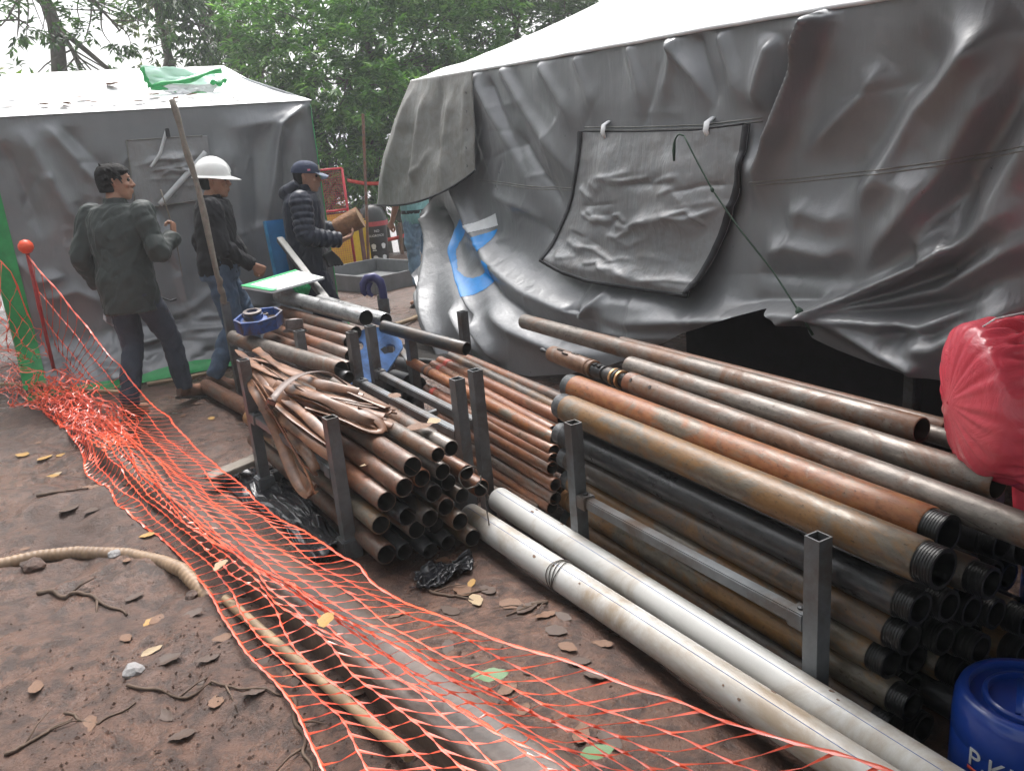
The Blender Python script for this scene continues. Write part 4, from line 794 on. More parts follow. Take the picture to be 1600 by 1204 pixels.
# ================================================================ wrench on the post behind
wr = thing('pipe_wrench', 'dark blue pipe wrench hooked on the post by the muddy path', 'wrench', (2.005,5.653,0.62))
WB = simple('violet_blue_enamel', (.045, .045, .14), .38, .1, .2)
yw_ = Vector(wr.location)
R0 = Vector((math.cos(math.radians(-28)), math.sin(math.radians(-28)), 0))
def WP(u_, v_): return R0*u_+Vector((0, 0, v_))
mb = MB(); mb.tube([WP(.03, .0), WP(.03, .07), WP(.02, .12), WP(-.02, .155), WP(-.07, .15), WP(-.105, .11), WP(-.11, .06), WP(-.09, .03)], [.038, .038, .042, .042, .036, .028, .022, .016], 10, flat=.75); mb.build('hook_jaw', WB, wr, True, 50)
mb = MB(); mb.tube([WP(-.05, .12), WP(-.07, .08), WP(-.068, .04), WP(-.045, .02)], [.02, .018, .018, .014], 8); mb.build('heel_jaw', WB, wr, True, 50)
mb = MB(); mb.box(WP(.03, -.06), (.07, .05, .12), rot=(0, 0, math.radians(-28)), bev=.006); mb.build('socket', STEEL, wr)
# ================================================================ whiteboard, leaning bar, stick
WBRD = simple('white_board', (.80, .81, .81), .3, 0, .03, 8, 0)
b4 = [Vector(p) for p in [(1.09,5.753,0.84),(1.575,6.168,0.84),(1.689,5.862,0.8),(1.244,5.581,0.8)]]
n_ = (b4[1]-b4[0]).cross(b4[3]-b4[0]).normalized(); n_ = n_ if n_.z > 0 else -n_
t = thing('whiteboard', 'white board with green framed edge lying flat on the pipes', 'board', sum(b4, Vector())/4); c0 = Vector(t.location); L4 = [p-c0 for p in b4]
mb = MB(); mb.add([p+n_*.0 for p in L4]+[p-n_*.015 for p in L4], [(0, 1, 2, 3), (7, 6, 5, 4), (0, 4, 5, 1), (1, 5, 6, 2), (2, 6, 7, 3), (3, 7, 4, 0)]); mb.build('panel', WBRD, t)
GRB = simple('bright_green', (.03, .42, .14), .4)
def quad_on(P4, s0, t0, s1, t1, nm, mt, off=.003):
    f = lambda s, t_: (P4[0]*(1-s)+P4[1]*s)*(1-t_)+(P4[3]*(1-s)+P4[2]*s)*t_
    m = MB(); a = [f(s0, t0), f(s1, t0), f(s1, t1), f(s0, t1)]; m.add([p+n_*off for p in a]+[p+n_*.0005 for p in a], [(0, 1, 2, 3), (0, 4, 5, 1), (1, 5, 6, 2), (2, 6, 7, 3), (3, 7, 4, 0)]); return m.build(nm, mt, t)
quad_on(L4, -.01, -.02, .08, 1.0, 'edge_frame', GRB, .006); quad_on(L4, .0, -.04, 1.0, .05, 'edge_frame', GRB, .004)
REDINK = simple('red_print', (.5, .04, .04), .5); GRNINK = simple('green_print', (.05, .2, .12), .5)
for s0, t0, s1, t1, mt in ((.12, .82, .17, .93, GRNINK), (.20, .84, .24, .94, REDINK), (.86, .78, .90, .9, REDINK), (.92, .78, .95, .88, GRNINK), (.45, .40, .47, .55, GRNINK), (.5, .38, .52, .5, GRNINK), (.55, .36, .60, .44, GRNINK), (.42, .66, .46, .70, GRNINK), (.52, .64, .58, .68, GRNINK)): quad_on(L4, s0, t0, s1, t1, 'printed_mark', mt, .001)
WOODG = simple('grey_weathered_wood', (.22, .19, .16), .75, 0, .3, 20, .35, .006)
mb = bar((1.631,6.75,1.026), (1.641,5.678,0.64), .05, .045); tag(mb.build('steel_bar', simple('dull_grey_metal', (.12, .12, .115), .5, .4, .25, 14)), 'grey square bar leaning across the whiteboard', 'bar')
sp = [(0.905,6,2.06),(0.927,6,1.861),(0.952,6,1.627),(0.979,6,1.277),(0.989,6,0.905),(0.99,6,0.69)]; q0 = Vector((1.02, 6.10, .55)); sp = [Vector(p) for p in sp]; sp[-1] = q0+V3(0, 0, .12); sp.append(q0)
P_ = resamp([tuple(p) for p in sp], 30); P_ += np.stack([.004*np.sin(np.arange(30)*.9), 0*np.arange(30), .0*np.arange(30)], 1)
mb = MB(); mb.tube(P_, [.019+.003*math.sin(i*1.3)+.003*i/30 for i in range(30)], 8); tag(mb.build('wooden_stick', WOODG, smooth=True), 'tall crooked stick standing in the hollow rack post', 'stick')
GT = simple('green_glove', (.02, .35, .12), .6); mb = MB(); c = Vector((1.616,6.353,0.62))
for k in range(6): mb.tube([c+V3(.01*k, .0, 0), c+V3(.02*k-.02, -.01, .05), c+V3(.03*k-.05, -.02, .085+.01*(k % 3))], [.02, .015, .008], 6)
mb.lathe([(.03, -.05), (.045, -.02), (.04, .02), (.0, .03)], c, n=10); tag(mb.build('green_glove', GT, smooth=True), 'green rubber glove behind the silver pipe', 'glove')
# ================================================================ beam, poles and hoses on the ground
BEAM = simple('muddy_plank', (.115, .078, .06), .42, 0, .25, 6, .4, .008, (.05, .032, .024), .5)
A_ = [Vector(p) for p in [(0.01,5.373,0.1),(0.142,5.703,0.1)]]; B_ = [Vector(p) for p in [(0.645,1.74,0.1),(0.907,1.651,0.1)]]
a0 = (A_[0]+A_[1])/2; b0 = (B_[0]+B_[1])/2
def beam_mesh(a0, b0, w, h, n=40, seed=1):
    d = (b0-a0); L = d.length; d.normalize(); s = d.cross(Vector((0, 0, 1))).normalized(); mb = MB(); rr_ = random.Random(seed); vs = []; fs = []
    prof = [(-w/2, -h), (-w/2, -.012), (-w/2+.012, 0), (-w*.17, .001), (w*.17, .0), (w/2-.012, 0), (w/2, -.012), (w/2, -h)]; m = len(prof)
    for i in range(n+1):
        c = a0+d*L*i/n; 
        for u_, v_ in prof: vs.append(c+s*(u_+rr_.uniform(-.002, .002))+Vector((0, 0, v_+rr_.uniform(-.002, .002))))
    for i in range(n):
        for j in range(m): fs.append((i*m+j, i*m+(j+1) % m, (i+1)*m+(j+1) % m, (i+1)*m+j))
    fs += [tuple(range(m))[::-1], tuple(n*m+j for j in range(m))]; mb.add(vs, fs); return mb
tag(beam_mesh(a0, b0+(b0-a0).normalized()*.5, .20, .17).build('timber_beam', BEAM, smooth=True, angle=50), 'long muddy flat timber beam lying under the orange net', 'beam')
BAMB = simple('dry_bamboo', (.33, .235, .14), .6, 0, .3, 9, .3, .004, (.20, .14, .09), .4)
def pole(pts, r_, name, label, cat, mat, n=24, knots=0, grp=None):
    P_ = resamp(pts, n); mb = MB(); rad = [r_*(1+.06*math.sin(i*1.7)) for i in range(n)]
    for k in range(knots):
        i = int((k+.5)/knots*n); rad[i] *= 1.18
    mb.tube(P_, rad, 10); return tag(mb.build(name, mat, smooth=True, angle=60), label, cat, grp)
pole([(0.32,3.081,0.03),(0.406,2.658,0.03),(0.51,2.178,0.03),(0.578,1.864,0.03)], .018, 'bamboo_pole', 'split tan bamboo pole on the mud alongside the beam', 'pole', BAMB, knots=5)
pole([(-0.815,7.889,0.12),(-0.268,7.235,0.12),(0.064,6.717,0.12),(0.356,6.339,0.12)], .014, 'bamboo_pole', 'thin yellowish cane lying across the crumpled orange net', 'pole', BAMB, knots=3)
pole([(0.475,6.999,0.02),(0.76,6.961,0.02),(1.042,6.99,0.02)], .016, 'bamboo_pole', 'thin cane on the ground along the grey tent foot', 'pole', BAMB)
pole([(2.761,7.428,0.03),(2.942,7.511,0.03),(3.473,7.912,0.03)], .022, 'bamboo_pole', 'tan pole lying on the muddy path past the silver tent', 'pole', BAMB)
RIB = simple('ribbed_tan_hose', (.30, .20, .125), .55, 0, .25, 8, .2, .004, (.18, .12, .08), .4)
P_ = resamp([(-0.633,4.087,0.03),(-0.462,4.031,0.03),(-0.312,4.009,0.03),(-0.161,3.934,0.03),(0.035,3.756,0.03),(0.157,3.573,0.03),(0.216,3.443,0.03)]+[(.3, 3.15, -.05)], 220)
mb = MB(); mb.tube(P_, [.030 if i % 4 < 2 else .0275 for i in range(220)], 14); tag(mb.build('ribbed_hose', RIB, smooth=True), 'tan ribbed suction hose lying on the mud by the net', 'hose')
# black plastic sheet and grey board by the rack foot
BPL = simple('black_plastic', (.02, .02, .024), .22, 0, .3, 5, .3, .01)
def sheet(px, z, amp, name, label, cat, mat, seed, n=50, dz=0):
    c4 = [np.array(p) for p in px]; u_, v_ = np.meshgrid(np.linspace(0, 1, n), np.linspace(0, 1, n), indexing='ij')
    P_ = (1-u_)[..., None]*((1-v_)[..., None]*c4[0]+v_[..., None]*c4[3])+u_[..., None]*((1-v_)[..., None]*c4[1]+v_[..., None]*c4[2])
    P_[..., 0] += .06*fbm(u_*3, v_*3, 3, seed+5); P_[..., 1] += .08*fbm(u_*3, v_*3, 3, seed+6)
    P_[..., 2] = gz(P_[..., 0], P_[..., 1])+z+amp*np.abs(fbm(u_*4, v_*4, 4, seed))+dz
    o = grid_obj(name, P_, mat); so = o.modifiers.new('t', 'SOLIDIFY'); so.thickness = .002; return tag(o, label, cat)
sheet([(0.526,4.559,0),(0.823,4.482,0),(0.892,3.191,0),(0.721,3.184,0)], .006, .10, 'plastic_sheet', 'glossy black plastic sheet crumpled at the foot of the left rack', 'plastic sheet', BPL, 300)
sheet([(0.995,2.869,0),(1.251,2.835,0),(1.223,2.723,0),(0.976,2.759,0)], .006, .07, 'plastic_sheet', 'narrow scrap of black plastic on the mud below the pipe ends', 'plastic sheet', BPL, 330)
mb = MB(); a_, b_ = (0.484,4.345,0.07), (0.798,4.432,0.09); mb = bar(a_, b_, .10, .03); tag(mb.build('grey_board', WOODG), 'short grey weathered board at the rack foot by the beam', 'board')
# ================================================================ drums and red wrapped bundle
DRUM = simple('blue_drum_plastic', (.006, .035, .22), .3, 0, .12, 4, .08, .004, coat=.2)
def drum(loc, r_, h, label):
    t = thing('plastic_drum', label, 'drum', loc); rr_ = r_
    mb = MB(); mb.lathe([(rr_*.9, 0), (rr_*.98, .02), (rr_, .06), (rr_, h*.33), (rr_*.985, h*.345), (rr_, h*.36), (rr_, h*.66), (rr_*.985, h*.675), (rr_, h*.69), (rr_, h-.075), (rr_*.985, h-.035), (rr_*.93, h-.008), (rr_*.86, h), (rr_*.80, h-.002), (rr_*.78, h-.022), (rr_*.40, h-.026), (0, h-.024)], n=56); mb.build('body', DRUM, t, True, 60)
    mb = MB(); mb.lathe([(rr_*.62, h-.026), (rr_*.62, h-.012), (rr_*.60, h-.008), (rr_*.55, h-.008), (rr_*.53, h-.024)], n=48); mb.build('lid_ring', DRUM, t, True, 50)
    mb = MB(); mb.box((0, 0, h-.016), (rr_*1.0, .06, .03), rot=(0, 0, .5), bev=.012); mb.build('handle_bar', DRUM, t, True)
    return t
dr = drum((1.885, .955, -.16), .17, .37, 'blue plastic drum with printed label in front of the pipe ends')
drum((2.50, 1.12, -.16), .19, .56, 'taller blue plastic drum in the dark behind the labelled one')
def text_on_drum(txt, ang, z, size, mat, r_=.17, parent=None, name='lettering'):
    cu = bpy.data.curves.new('txt', 'FONT'); cu.body = txt; cu.size = size; cu.align_x = 'LEFT'; cu.extrude = .0008; ob = bpy.data.objects.new('tmp', cu); COL.objects.link(ob)
    bpy.context.view_layer.update(); dg = bpy.context.evaluated_depsgraph_get(); me = bpy.data.meshes.new_from_object(ob.evaluated_get(dg)); bpy.data.objects.remove(ob)
    for v in me.vertices:
        a = ang+v.co.x/r_; rr_ = r_+.0012+v.co.z; v.co = Vector((rr_*math.cos(a), rr_*math.sin(a), z+v.co.y))
    me.materials.clear(); me.materials.append(mat); o = bpy.data.objects.new(name, me); COL.objects.link(o); o.parent = parent; return o
def patch_on_drum(a0, a1, z0, z1, mat, nm, r_=.17, parent=None, off=.001, slope=0):
    aa = np.linspace(a0, a1, 14); Q = np.stack([np.stack([(r_+off)*np.cos(aa), (r_+off)*np.sin(aa), np.full(14, zz)+slope*(aa-a0)], 1) for zz in (z0, z1)], 1); o = grid_obj(nm, Q, mat, parent); so = o.modifiers.new('t', 'SOLIDIFY'); so.thickness = .0006; return o
SILV = simple('silver_print', (.5, .5, .5), .4); REDP = simple('red_sticker', (.6, .07, .03), .5); LABEL = simple('paper_label', (.5, .49, .47), .6)
th0 = math.atan2(-.955, -1.885)
text_on_drum('P.KLAR', th0-.75, .215, .07, SILV, .17, dr)
patch_on_drum(th0-.75, th0+.65, .198, .208, REDP, 'red_line', .17, dr)
patch_on_drum(th0+.12, th0+.34, .275, .305, REDP, 'red_sticker', .17, dr)
patch_on_drum(th0+.50, th0+1.2, .15, .30, LABEL, 'paper_label', .17, dr, .0008); text_on_drum('P.KLAR', th0+.60, .26, .028, BLACKTRIM, .1715, dr); patch_on_drum(th0+.58, th0+1.05, .247, .251, REDP, 'red_line', .17, dr, .002)
REDPL = None
m, n, b = nodes('red_plastic_film'); vec = coords(n, 'Object'); f1 = tex_noise(n, vec, 3, 5, .6)
n.links.new(ramp(n, f1, [(.3, (.62, .05, .08)), (.7, (.80, .13, .17))]), b.inputs['Base Color']); b.inputs['Roughness'].default_value = .22; b.inputs['Subsurface Weight'].default_value = .35; b.inputs['Subsurface Radius'].default_value = (.10, .03, .03)
p_ = bump(n, b, tex_noise(n, vec, 9, 5, .55, 2.5), .45, .012); REDPL = m
rb = thing('wrapped_bundle', 'bundle wrapped in shiny red plastic film lying on the right pipe stack', 'bundle', (2.16,1.381,0.803))
c0 = Vector(rb.location); ax = Vector((.79, -.61, .04)).normalized(); a_ = ax.cross(Vector((0, 0, 1))).normalized(); b_ = a_.cross(ax).normalized()
nu_, nv_ = 110, 150; P_ = np.zeros((nu_, nv_, 3)); th = np.linspace(0, 2*math.pi, nv_)
for i in range(nu_):
    s = (i/(nu_-1))**2*1.15
    rr_ = .225*(1-math.exp(-((s+.0005)/.016)**1.2)) if s < .1 else .225*(1-.13*math.exp(-((s-.24)/.08)**2)+.10*smoothstep(.28, .5, s))
    for_th = rr_*(1+.035*np.sin(th*3+1)+.05*np.sin(th*2+2.2)*min(1, s*6))+(.012*np.sin(th*17+s*30)+.009*np.sin(th*29-s*21))*np.clip(s*9-.1, 0, 1)*math.exp(-((s-.22)/.12)**2)*1.5
    x_ = np.full(nv_, s)+(.0022*np.sin(th*19+1.3*np.sin(th*3))+.0013*np.sin(th*31)+.004*np.sin(th*2+.6))*smoothstep(.03, .16, rr_)*smoothstep(.12, .0, s)-.02*math.cos(min(1, rr_/.225)*math.pi/2)
    if s < .02: x_ = x_+.0
    sag = -.20*np.clip(-np.sin(th), 0, 1)*smoothstep(.03, .5, s)
    P_[i] = (np.outer(x_, ax)+np.outer(for_th*np.cos(th), a_)+np.outer(for_th*np.sin(th)+sag, b_))
grid_obj('film', P_, REDPL, rb)
# small loose knot of film and a white cord
mb = MB(); mb.tube([ax*.06+b_*.21, ax*.10+b_*.235, ax*.20+b_*.25, ax*.32+b_*.22], .0022, 6); mb.build('white_cord', WHITEINK, rb, True)
tail = np.zeros((30, 40, 3)); 
for i in range(30):
    for j in range(40):
        u_, v_ = i/29, j/39; p = ax*(.25+.45*v_)+a_*(-.18-.04*math.sin(v_*14+u_*3))*(1)+b_*(-.18-.30*u_*(1-.4*v_)+.015*math.sin(v_*22)); tail[i, j] = p
o = grid_obj('film_tail', tail, REDPL, rb); so = o.modifiers.new('t', 'SOLIDIFY'); so.thickness = .001

# ================================================================ orange safety net, marker pole
m, n, b = nodes('orange_net_plastic'); b.inputs['Base Color'].default_value = (.80, .085, .03, 1); b.inputs['Roughness'].default_value = .3; b.inputs['Specular IOR Level'].default_value = .7; b.inputs['Coat Weight'].default_value = .3
vec = coords(n, 'Object'); n.links.new(ramp(n, tex_noise(n, vec, 3, 4, .6), [(.3, (.66, .055, .02)), (.7, (.92, .13, .05))]), b.inputs['Base Color'])
b.inputs['Subsurface Weight'].default_value = .0; NET = m
def cat_rom(L, n):
    """smooth resample of a 3D polyline"""
    P = resamp(L, n)
    for _ in range(max(2, n//20)): P[1:-1] = (P[:-2]+2*P[1:-1]+P[2:])/4
    return P
def make_net(name, label, top, mid, bot, cell, rows, bunch, jit, seed):
    n_ = 400; T, M_, B = [cat_rom(L, n_) for L in (top, mid, bot)]
    L = np.linalg.norm(T[1:]-T[:-1], axis=1).sum(); nc = int(L/cell); rg = np.random.default_rng(seed)
    vrow = np.linspace(0, 1, rows); vrow = vrow+bunch*np.sin(2*math.pi*vrow)/(2*math.pi)
    uu = np.linspace(0, n_-1, nc*2+1); S_ = np.zeros((rows, nc*2+1, 3))
    for r_ in range(rows):
        v = vrow[r_]; ph = rg.uniform(0, 6); sh = .35*cell*np.sin(uu*.02+ph)
        ui = np.clip(uu+sh/L*n_, 0, n_-1); f = lambda P: np.stack([np.interp(ui, np.arange(n_), P[:, k]) for k in range(3)], 1)
        t_, m_, b_ = f(T), f(M_), f(B)
        if v < .5: q = v*2; p = t_*(1-q)+m_*q; p[:, 2] -= .10*math.sin(math.pi*q)*np.clip(t_[:, 2]-m_[:, 2], 0, .5)
        else: q = v*2-1; p = m_*(1-q)+b_*q; p[:, 2] += .03*math.sin(math.pi*q)
        wob = np.stack([fbm(uu*.03+r_*.7, np.full_like(uu, r_*.45), 3, seed+k) for k in range(3)], 1); S_[r_] = p+wob*np.array([jit, jit, jit*.55])
    g_ = gz(S_[..., 0], S_[..., 1]); S_[..., 2] = np.maximum(S_[..., 2], g_+.006)
    # the net lies over the timber beam
    d = (b0-a0); dl_ = d.length; d = d.normalized(); rx, ry = S_[..., 0]-a0.x, S_[..., 1]-a0.y; al = rx*d.x+ry*d.y; ac = np.abs(rx*d.y-ry*d.x)
    zb = a0.z+(b0.z-a0.z)*al/dl_+.008; S_[..., 2] = np.where((ac < .115) & (al > -.02) & (al < dl_+.6), np.maximum(S_[..., 2], zb), S_[..., 2])
    mb = MB(); vs = []; fs = []
    def strand(P, w0, w1, th):
        k = len(P); t_ = np.gradient(P, axis=0); t_ /= np.linalg.norm(t_, axis=1)[:, None]+1e-9
        nr = np.cross(t_, np.array([.2, -.5, .85])); nr /= np.linalg.norm(nr, axis=1)[:, None]+1e-9; bn = np.cross(nr, t_)
        w = np.where(np.arange(k) % 2 == 0, w0, w1)[:, None]; o = len(mb.v)
        V_ = np.stack([P+nr*w, P+bn*th, P-nr*w, P-bn*th], 1).reshape(-1, 3); mb.v += [tuple(x) for x in V_.tolist()]
        for i in range(k-1):
            for j in range(4): mb.f.append((o+i*4+j, o+i*4+(j+1) % 4, o+(i+1)*4+(j+1) % 4, o+(i+1)*4+j)); mb.m.append(0)
    for r_ in range(rows): 
        e = r_ in (0, rows-1); strand(S_[r_], .0075 if e else .0060, .0036 if e else .0017, .0012)
    for c in range(nc+1):
        i = c*2; P = S_[:, i]; 
        Q = np.zeros((2*rows-1, 3)); Q[::2] = P; Q[1::2] = (P[1:]+P[:-1])/2+rg.normal(0, .003, (rows-1, 3)); Q[1::2, 2] -= .004
        strand(Q, .0050, .0010, .0009)
    return tag(mb.build(name, NET, smooth=False), label, 'safety net')
PT = Vector((-0.106,7,1.128))
NT = [tuple(PT)]+[(0.158,6.557,0.62),(0.329,5.769,0.28),(0.453,4.752,0.17),(0.58,3.591,0.19),(0.675,2.749,0.25),(0.759,2.221,0.28),(0.873,1.652,0.38),(0.943,1.289,0.42),(1.004,1.002,0.48),(1.099,0.702,0.52)]
NM = [(-0.195,8.157,0.15),(-0.028,6.765,0.08),(0.154,5.272,0.1),(0.258,4.209,0.13),(0.377,3.447,0.13),(0.49,2.918,0.14),(0.585,2.381,0.15),(0.669,1.995,0.16),(0.764,1.662,0.18),(0.827,1.395,0.2),(0.856,1.148,0.2)]
NB = [(-0.423,7.534,0.02),(-0.213,6.582,0.02),(-0.062,5.601,0.02),(-0.052,4.995,0.02),(0.083,4.296,0.02),(0.238,3.518,0.02),(0.294,2.98,0.02),(0.319,2.573,0.02),(0.348,2.274,0.02),(0.349,2.009,0.02),(0.344,1.717,0.02)]
make_net('safety_net', 'long orange plastic safety net sagging over the muddy beam', NT, NM, NB, .078, 14, .5, .05, 5)
NT2 = [(-0.669,7.1,1.537),(-0.427,7.1,1.264),(-0.322,7.1,1.02),(-0.214,7.1,0.669)]+[(-0.082,7.406,0.24),(0.084,6.247,0.15),(0.219,5.597,0.1)]
NM2 = [(-0.809,6.9,0.868),(-0.559,6.9,0.642),(-0.433,6.9,0.501)]+[(-0.325,7.662,0.16),(-0.147,6.664,0.13),(0.013,5.796,0.12),(0.156,5.342,0.08)]
NB2 = [(-1.299,10.055,0.02),(-0.788,8.699,0.02),(-0.569,7.978,0.02),(-0.334,6.896,0.02),(-0.112,5.99,0.02),(0.002,5.332,0.02),(0.07,5.075,0.02)]
make_net('safety_net', 'crumpled heap of orange safety net left of the red marker pole', NT2, NM2, NB2, .075, 14, .3, .14, 25)
NT3 = [(-0.407,7.576,0.3),(-0.238,7.197,0.26),(-0.039,6.718,0.24),(0.124,6.091,0.2),(0.277,5.515,0.15)]
NM3 = [(-0.49,7.509,0.12),(-0.27,6.938,0.12),(-0.079,6.42,0.1),(0.086,5.883,0.08),(0.208,5.365,0.06)]
NB3 = [(-0.465,7.344,0.02),(-0.253,6.62,0.02),(-0.108,6.087,0.02),(0.014,5.534,0.02),(0.122,5.093,0.02)]
make_net('safety_net', 'tangled orange netting bunched on the mud at the beam end', NT3, NM3, NB3, .07, 12, .2, .16, 35)
REDPOLE = simple('red_pole_paint', (.38, .03, .03), .45)
BALL = simple('orange_ball', (.85, .09, .03), .35, var=.08)
pb_ = (-0.146,7.421,0); t = thing('marker_pole', 'red marker pole with orange ball top holding up the net', 'pole', (pb_[0], pb_[1], 0)); o3 = Vector(t.location); tp_ = Vector((-0.121,7,1.153))-o3
mb = MB(); mb.tube([V3(0, 0, -.1), tp_*.5, tp_], .014, 10); mb.build('pole', REDPOLE, t, True)
mb = MB(); mb.lathe([(0, -.052), (.03, -.044), (.05, -.018), (.053, .0), (.05, .018), (.03, .044), (0, .053)], tp_+V3(0, 0, .03), n=20); mb.build('ball', BALL, t, True)

# ================================================================ people
def skin_mat():
    m, n, b = nodes('skin'); vec = coords(n, 'Object'); n.links.new(ramp(n, tex_noise(n, vec, 18, 5, .6), [(.3, (.33, .165, .105)), (.7, (.44, .235, .16))]), b.inputs['Base Color'])
    b.inputs['Roughness'].default_value = .5; b.inputs['Subsurface Weight'].default_value = .12; b.inputs['Subsurface Radius'].default_value = (.012, .005, .003); return m
SKIN = skin_mat()
def cloth_mat(name, c, rough=.85, var=.25, sheen=.04, wr=.35, scale=9):
    m, n, b = nodes(name); vec = coords(n, 'Object'); f = tex_noise(n, vec, 7, 6, .65)
    n.links.new(ramp(n, f, [(.3, tuple(x*(1-var) for x in c)), (.7, tuple(min(1, x*(1+var)) for x in c))]), b.inputs['Base Color']); b.inputs['Roughness'].default_value = rough; b.inputs['Specular IOR Level'].default_value = .3; b.inputs['Sheen Weight'].default_value = sheen
    p = bump(n, b, tex_noise(n, vec, scale, 4, .5, 1.2), wr, .02); bump(n, b, tex_noise(n, vec, 300, 2, .5), .12, .002, p); return m
def loft(mb, rings, n=20, power=2.3):
    """rings: (center, side vec, depth vec, half width, half depth)"""
    vs = []; fs = []; k = len(rings)
    for c, s, d, rx, ry in rings:
        c, s, d = Vector(c), Vector(s), Vector(d)
        for j in range(n):
            a = 2*math.pi*j/n; ca, sa = math.cos(a), math.sin(a)
            vs.append(c+s*rx*math.copysign(abs(ca)**(2/power), ca)+d*ry*math.copysign(abs(sa)**(2/power), sa))
    for i in range(k-1):
        for j in range(n): fs.append((i*n+j, i*n+(j+1) % n, (i+1)*n+(j+1) % n, (i+1)*n+j))
    fs += [tuple(range(n))[::-1], tuple((k-1)*n+j for j in range(n))]; mb.add(vs, fs)
def limb(mb, pts, rad, n=14, sub=6):
    P = resamp(pts, (len(pts)-1)*sub+1) if False else None
    pts = [Vector(p) for p in pts]; out = []; rr_ = []
    for i in range(len(pts)-1):
        for k in range(sub):
            t = k/sub; out.append(pts[i].lerp(pts[i+1], t)); rr_.append(rad[i]*(1-t)+rad[i+1]*t)
    out.append(pts[-1]); rr_.append(rad[-1])
    o2 = [out[0]]+[(out[i-1]+out[i]*2+out[i+1])/4 for i in range(1, len(out)-1)]+[out[-1]]
    mb.tube(o2, rr_, n)
    for p, r_ in ((o2[0], rr_[0]), (o2[-1], rr_[-1])): ball(mb, p, r_)
def ball(mb, c, r_, s=(1, 1, 1), n=12):
    c = Vector(c); pr = []
    vs = []; fs = []; m = 7
    for i in range(m):
        a = -math.pi/2+math.pi*(i+.5)/m
        for j in range(n): q = 2*math.pi*j/n; vs.append(c+Vector((r_*s[0]*math.cos(a)*math.cos(q), r_*s[1]*math.cos(a)*math.sin(q), r_*s[2]*math.sin(a))))
    for i in range(m-1):
        for j in range(n): fs.append((i*n+j, i*n+(j+1) % n, (i+1)*n+(j+1) % n, (i+1)*n+j))
    fs += [tuple(range(n))[::-1], tuple((m-1)*n+j for j in range(n))]; mb.add(vs, fs)
def fuse(mb, name, mat, parent, voxel=.007, smooth=4, wr=0, wf=(9, 9, 15), seed=0):
    me = bpy.data.meshes.new('tmp'); me.from_pydata(mb.v, [], mb.f); ob = bpy.data.objects.new('tmp', me); COL.objects.link(ob)
    r_ = ob.modifiers.new('r', 'REMESH'); r_.mode = 'VOXEL'; r_.voxel_size = voxel; r_.use_smooth_shade = True
    if smooth: s_ = ob.modifiers.new('s', 'SMOOTH'); s_.iterations = smooth; s_.factor = .5
    bpy.context.view_layer.update(); dg = bpy.context.evaluated_depsgraph_get(); m2 = bpy.data.meshes.new_from_object(ob.evaluated_get(dg)); bpy.data.objects.remove(ob)
    if wr:
        n_ = len(m2.vertices); co = np.empty(n_*3); m2.vertices.foreach_get('co', co); co = co.reshape(-1, 3); nr = np.empty(n_*3); m2.vertices.foreach_get('normal', nr); nr = nr.reshape(-1, 3)
        a = co[:, 0]*wf[0]+co[:, 1]*wf[1]*.7; b = co[:, 2]*wf[2]+co[:, 1]*4
        d = np.abs(fbm(a+2.5*fbm(a*.4, b*.4, 2, seed+2), b+seed, 3, seed))-.18
        co += nr*(d*wr)[:, None]; m2.vertices.foreach_set('co', co.ravel())
    m2.name = name; m2.materials.clear(); m2.materials.append(mat); m2.polygons.foreach_set('use_smooth', [True]*len(m2.polygons)); m2.update()
    o = bpy.data.objects.new(name, m2); COL.objects.link(o); o.parent = parent; return o
HEAD = [(-.118, .020, .080, .04), (-.106, .036, .090, .0), (-.085, .048, .092, -.03), (-.06, .056, .093, -.055), (-.035, .063, .093, -.075), (-.01, .067, .091, -.088), (.02, .071, .090, -.097), (.05, .074, .088, -.10), (.08, .067, .073, -.092), (.10, .049, .047, -.07), (.112, .02, .012, -.035)]
def head(mb, c, hf, lean=Vector((0, 0, 1)), grow=0):
    """c: head centre; hf: facing dir"""
    c = Vector(c); up = Vector(lean).normalized(); hf = Vector(hf); hf = (hf-up*hf.dot(up)).normalized(); s = up.cross(hf)
    loft(mb, [(c+up*z+hf*(f+b)/2, s, hf, l+grow, (f-b)/2+grow) for z, l, f, b in HEAD], 24, 2.1)
    if grow == 0:
        mb.tube([c+hf*.088+up*.022, c+hf*.101-up*.008, c+hf*.112-up*.024, c+hf*.098-up*.034], [.008, .011, .014, .010], 8)
        for q in (-1, 1): 
            ball(mb, c+hf*.098+s*q*.013-up*.028, .010); ball(mb, c+hf*.082+s*q*.03+up*.032, .014, (1, 1, .6)); ball(mb, c+hf*.072+s*q*.042-up*.022, .018)
            e0 = c-hf*.012+s*q*.072; mb.tube([e0+up*.03, e0+s*q*.012+up*.012-hf*.008, e0+s*q*.010-up*.012, e0-up*.03+hf*.006], [.010, .015, .013, .009], 8, flat=.6)
        mb.tube([c+hf*.09-up*.058+s*.022, c+hf*.099-up*.056, c+hf*.09-up*.058-s*.022], [.006, .009, .006], 8); mb.tube([c+hf*.088-up*.069+s*.018, c+hf*.096-up*.070, c+hf*.088-up*.069-s*.018], [.006, .009, .006], 8)
    return hf, s, up
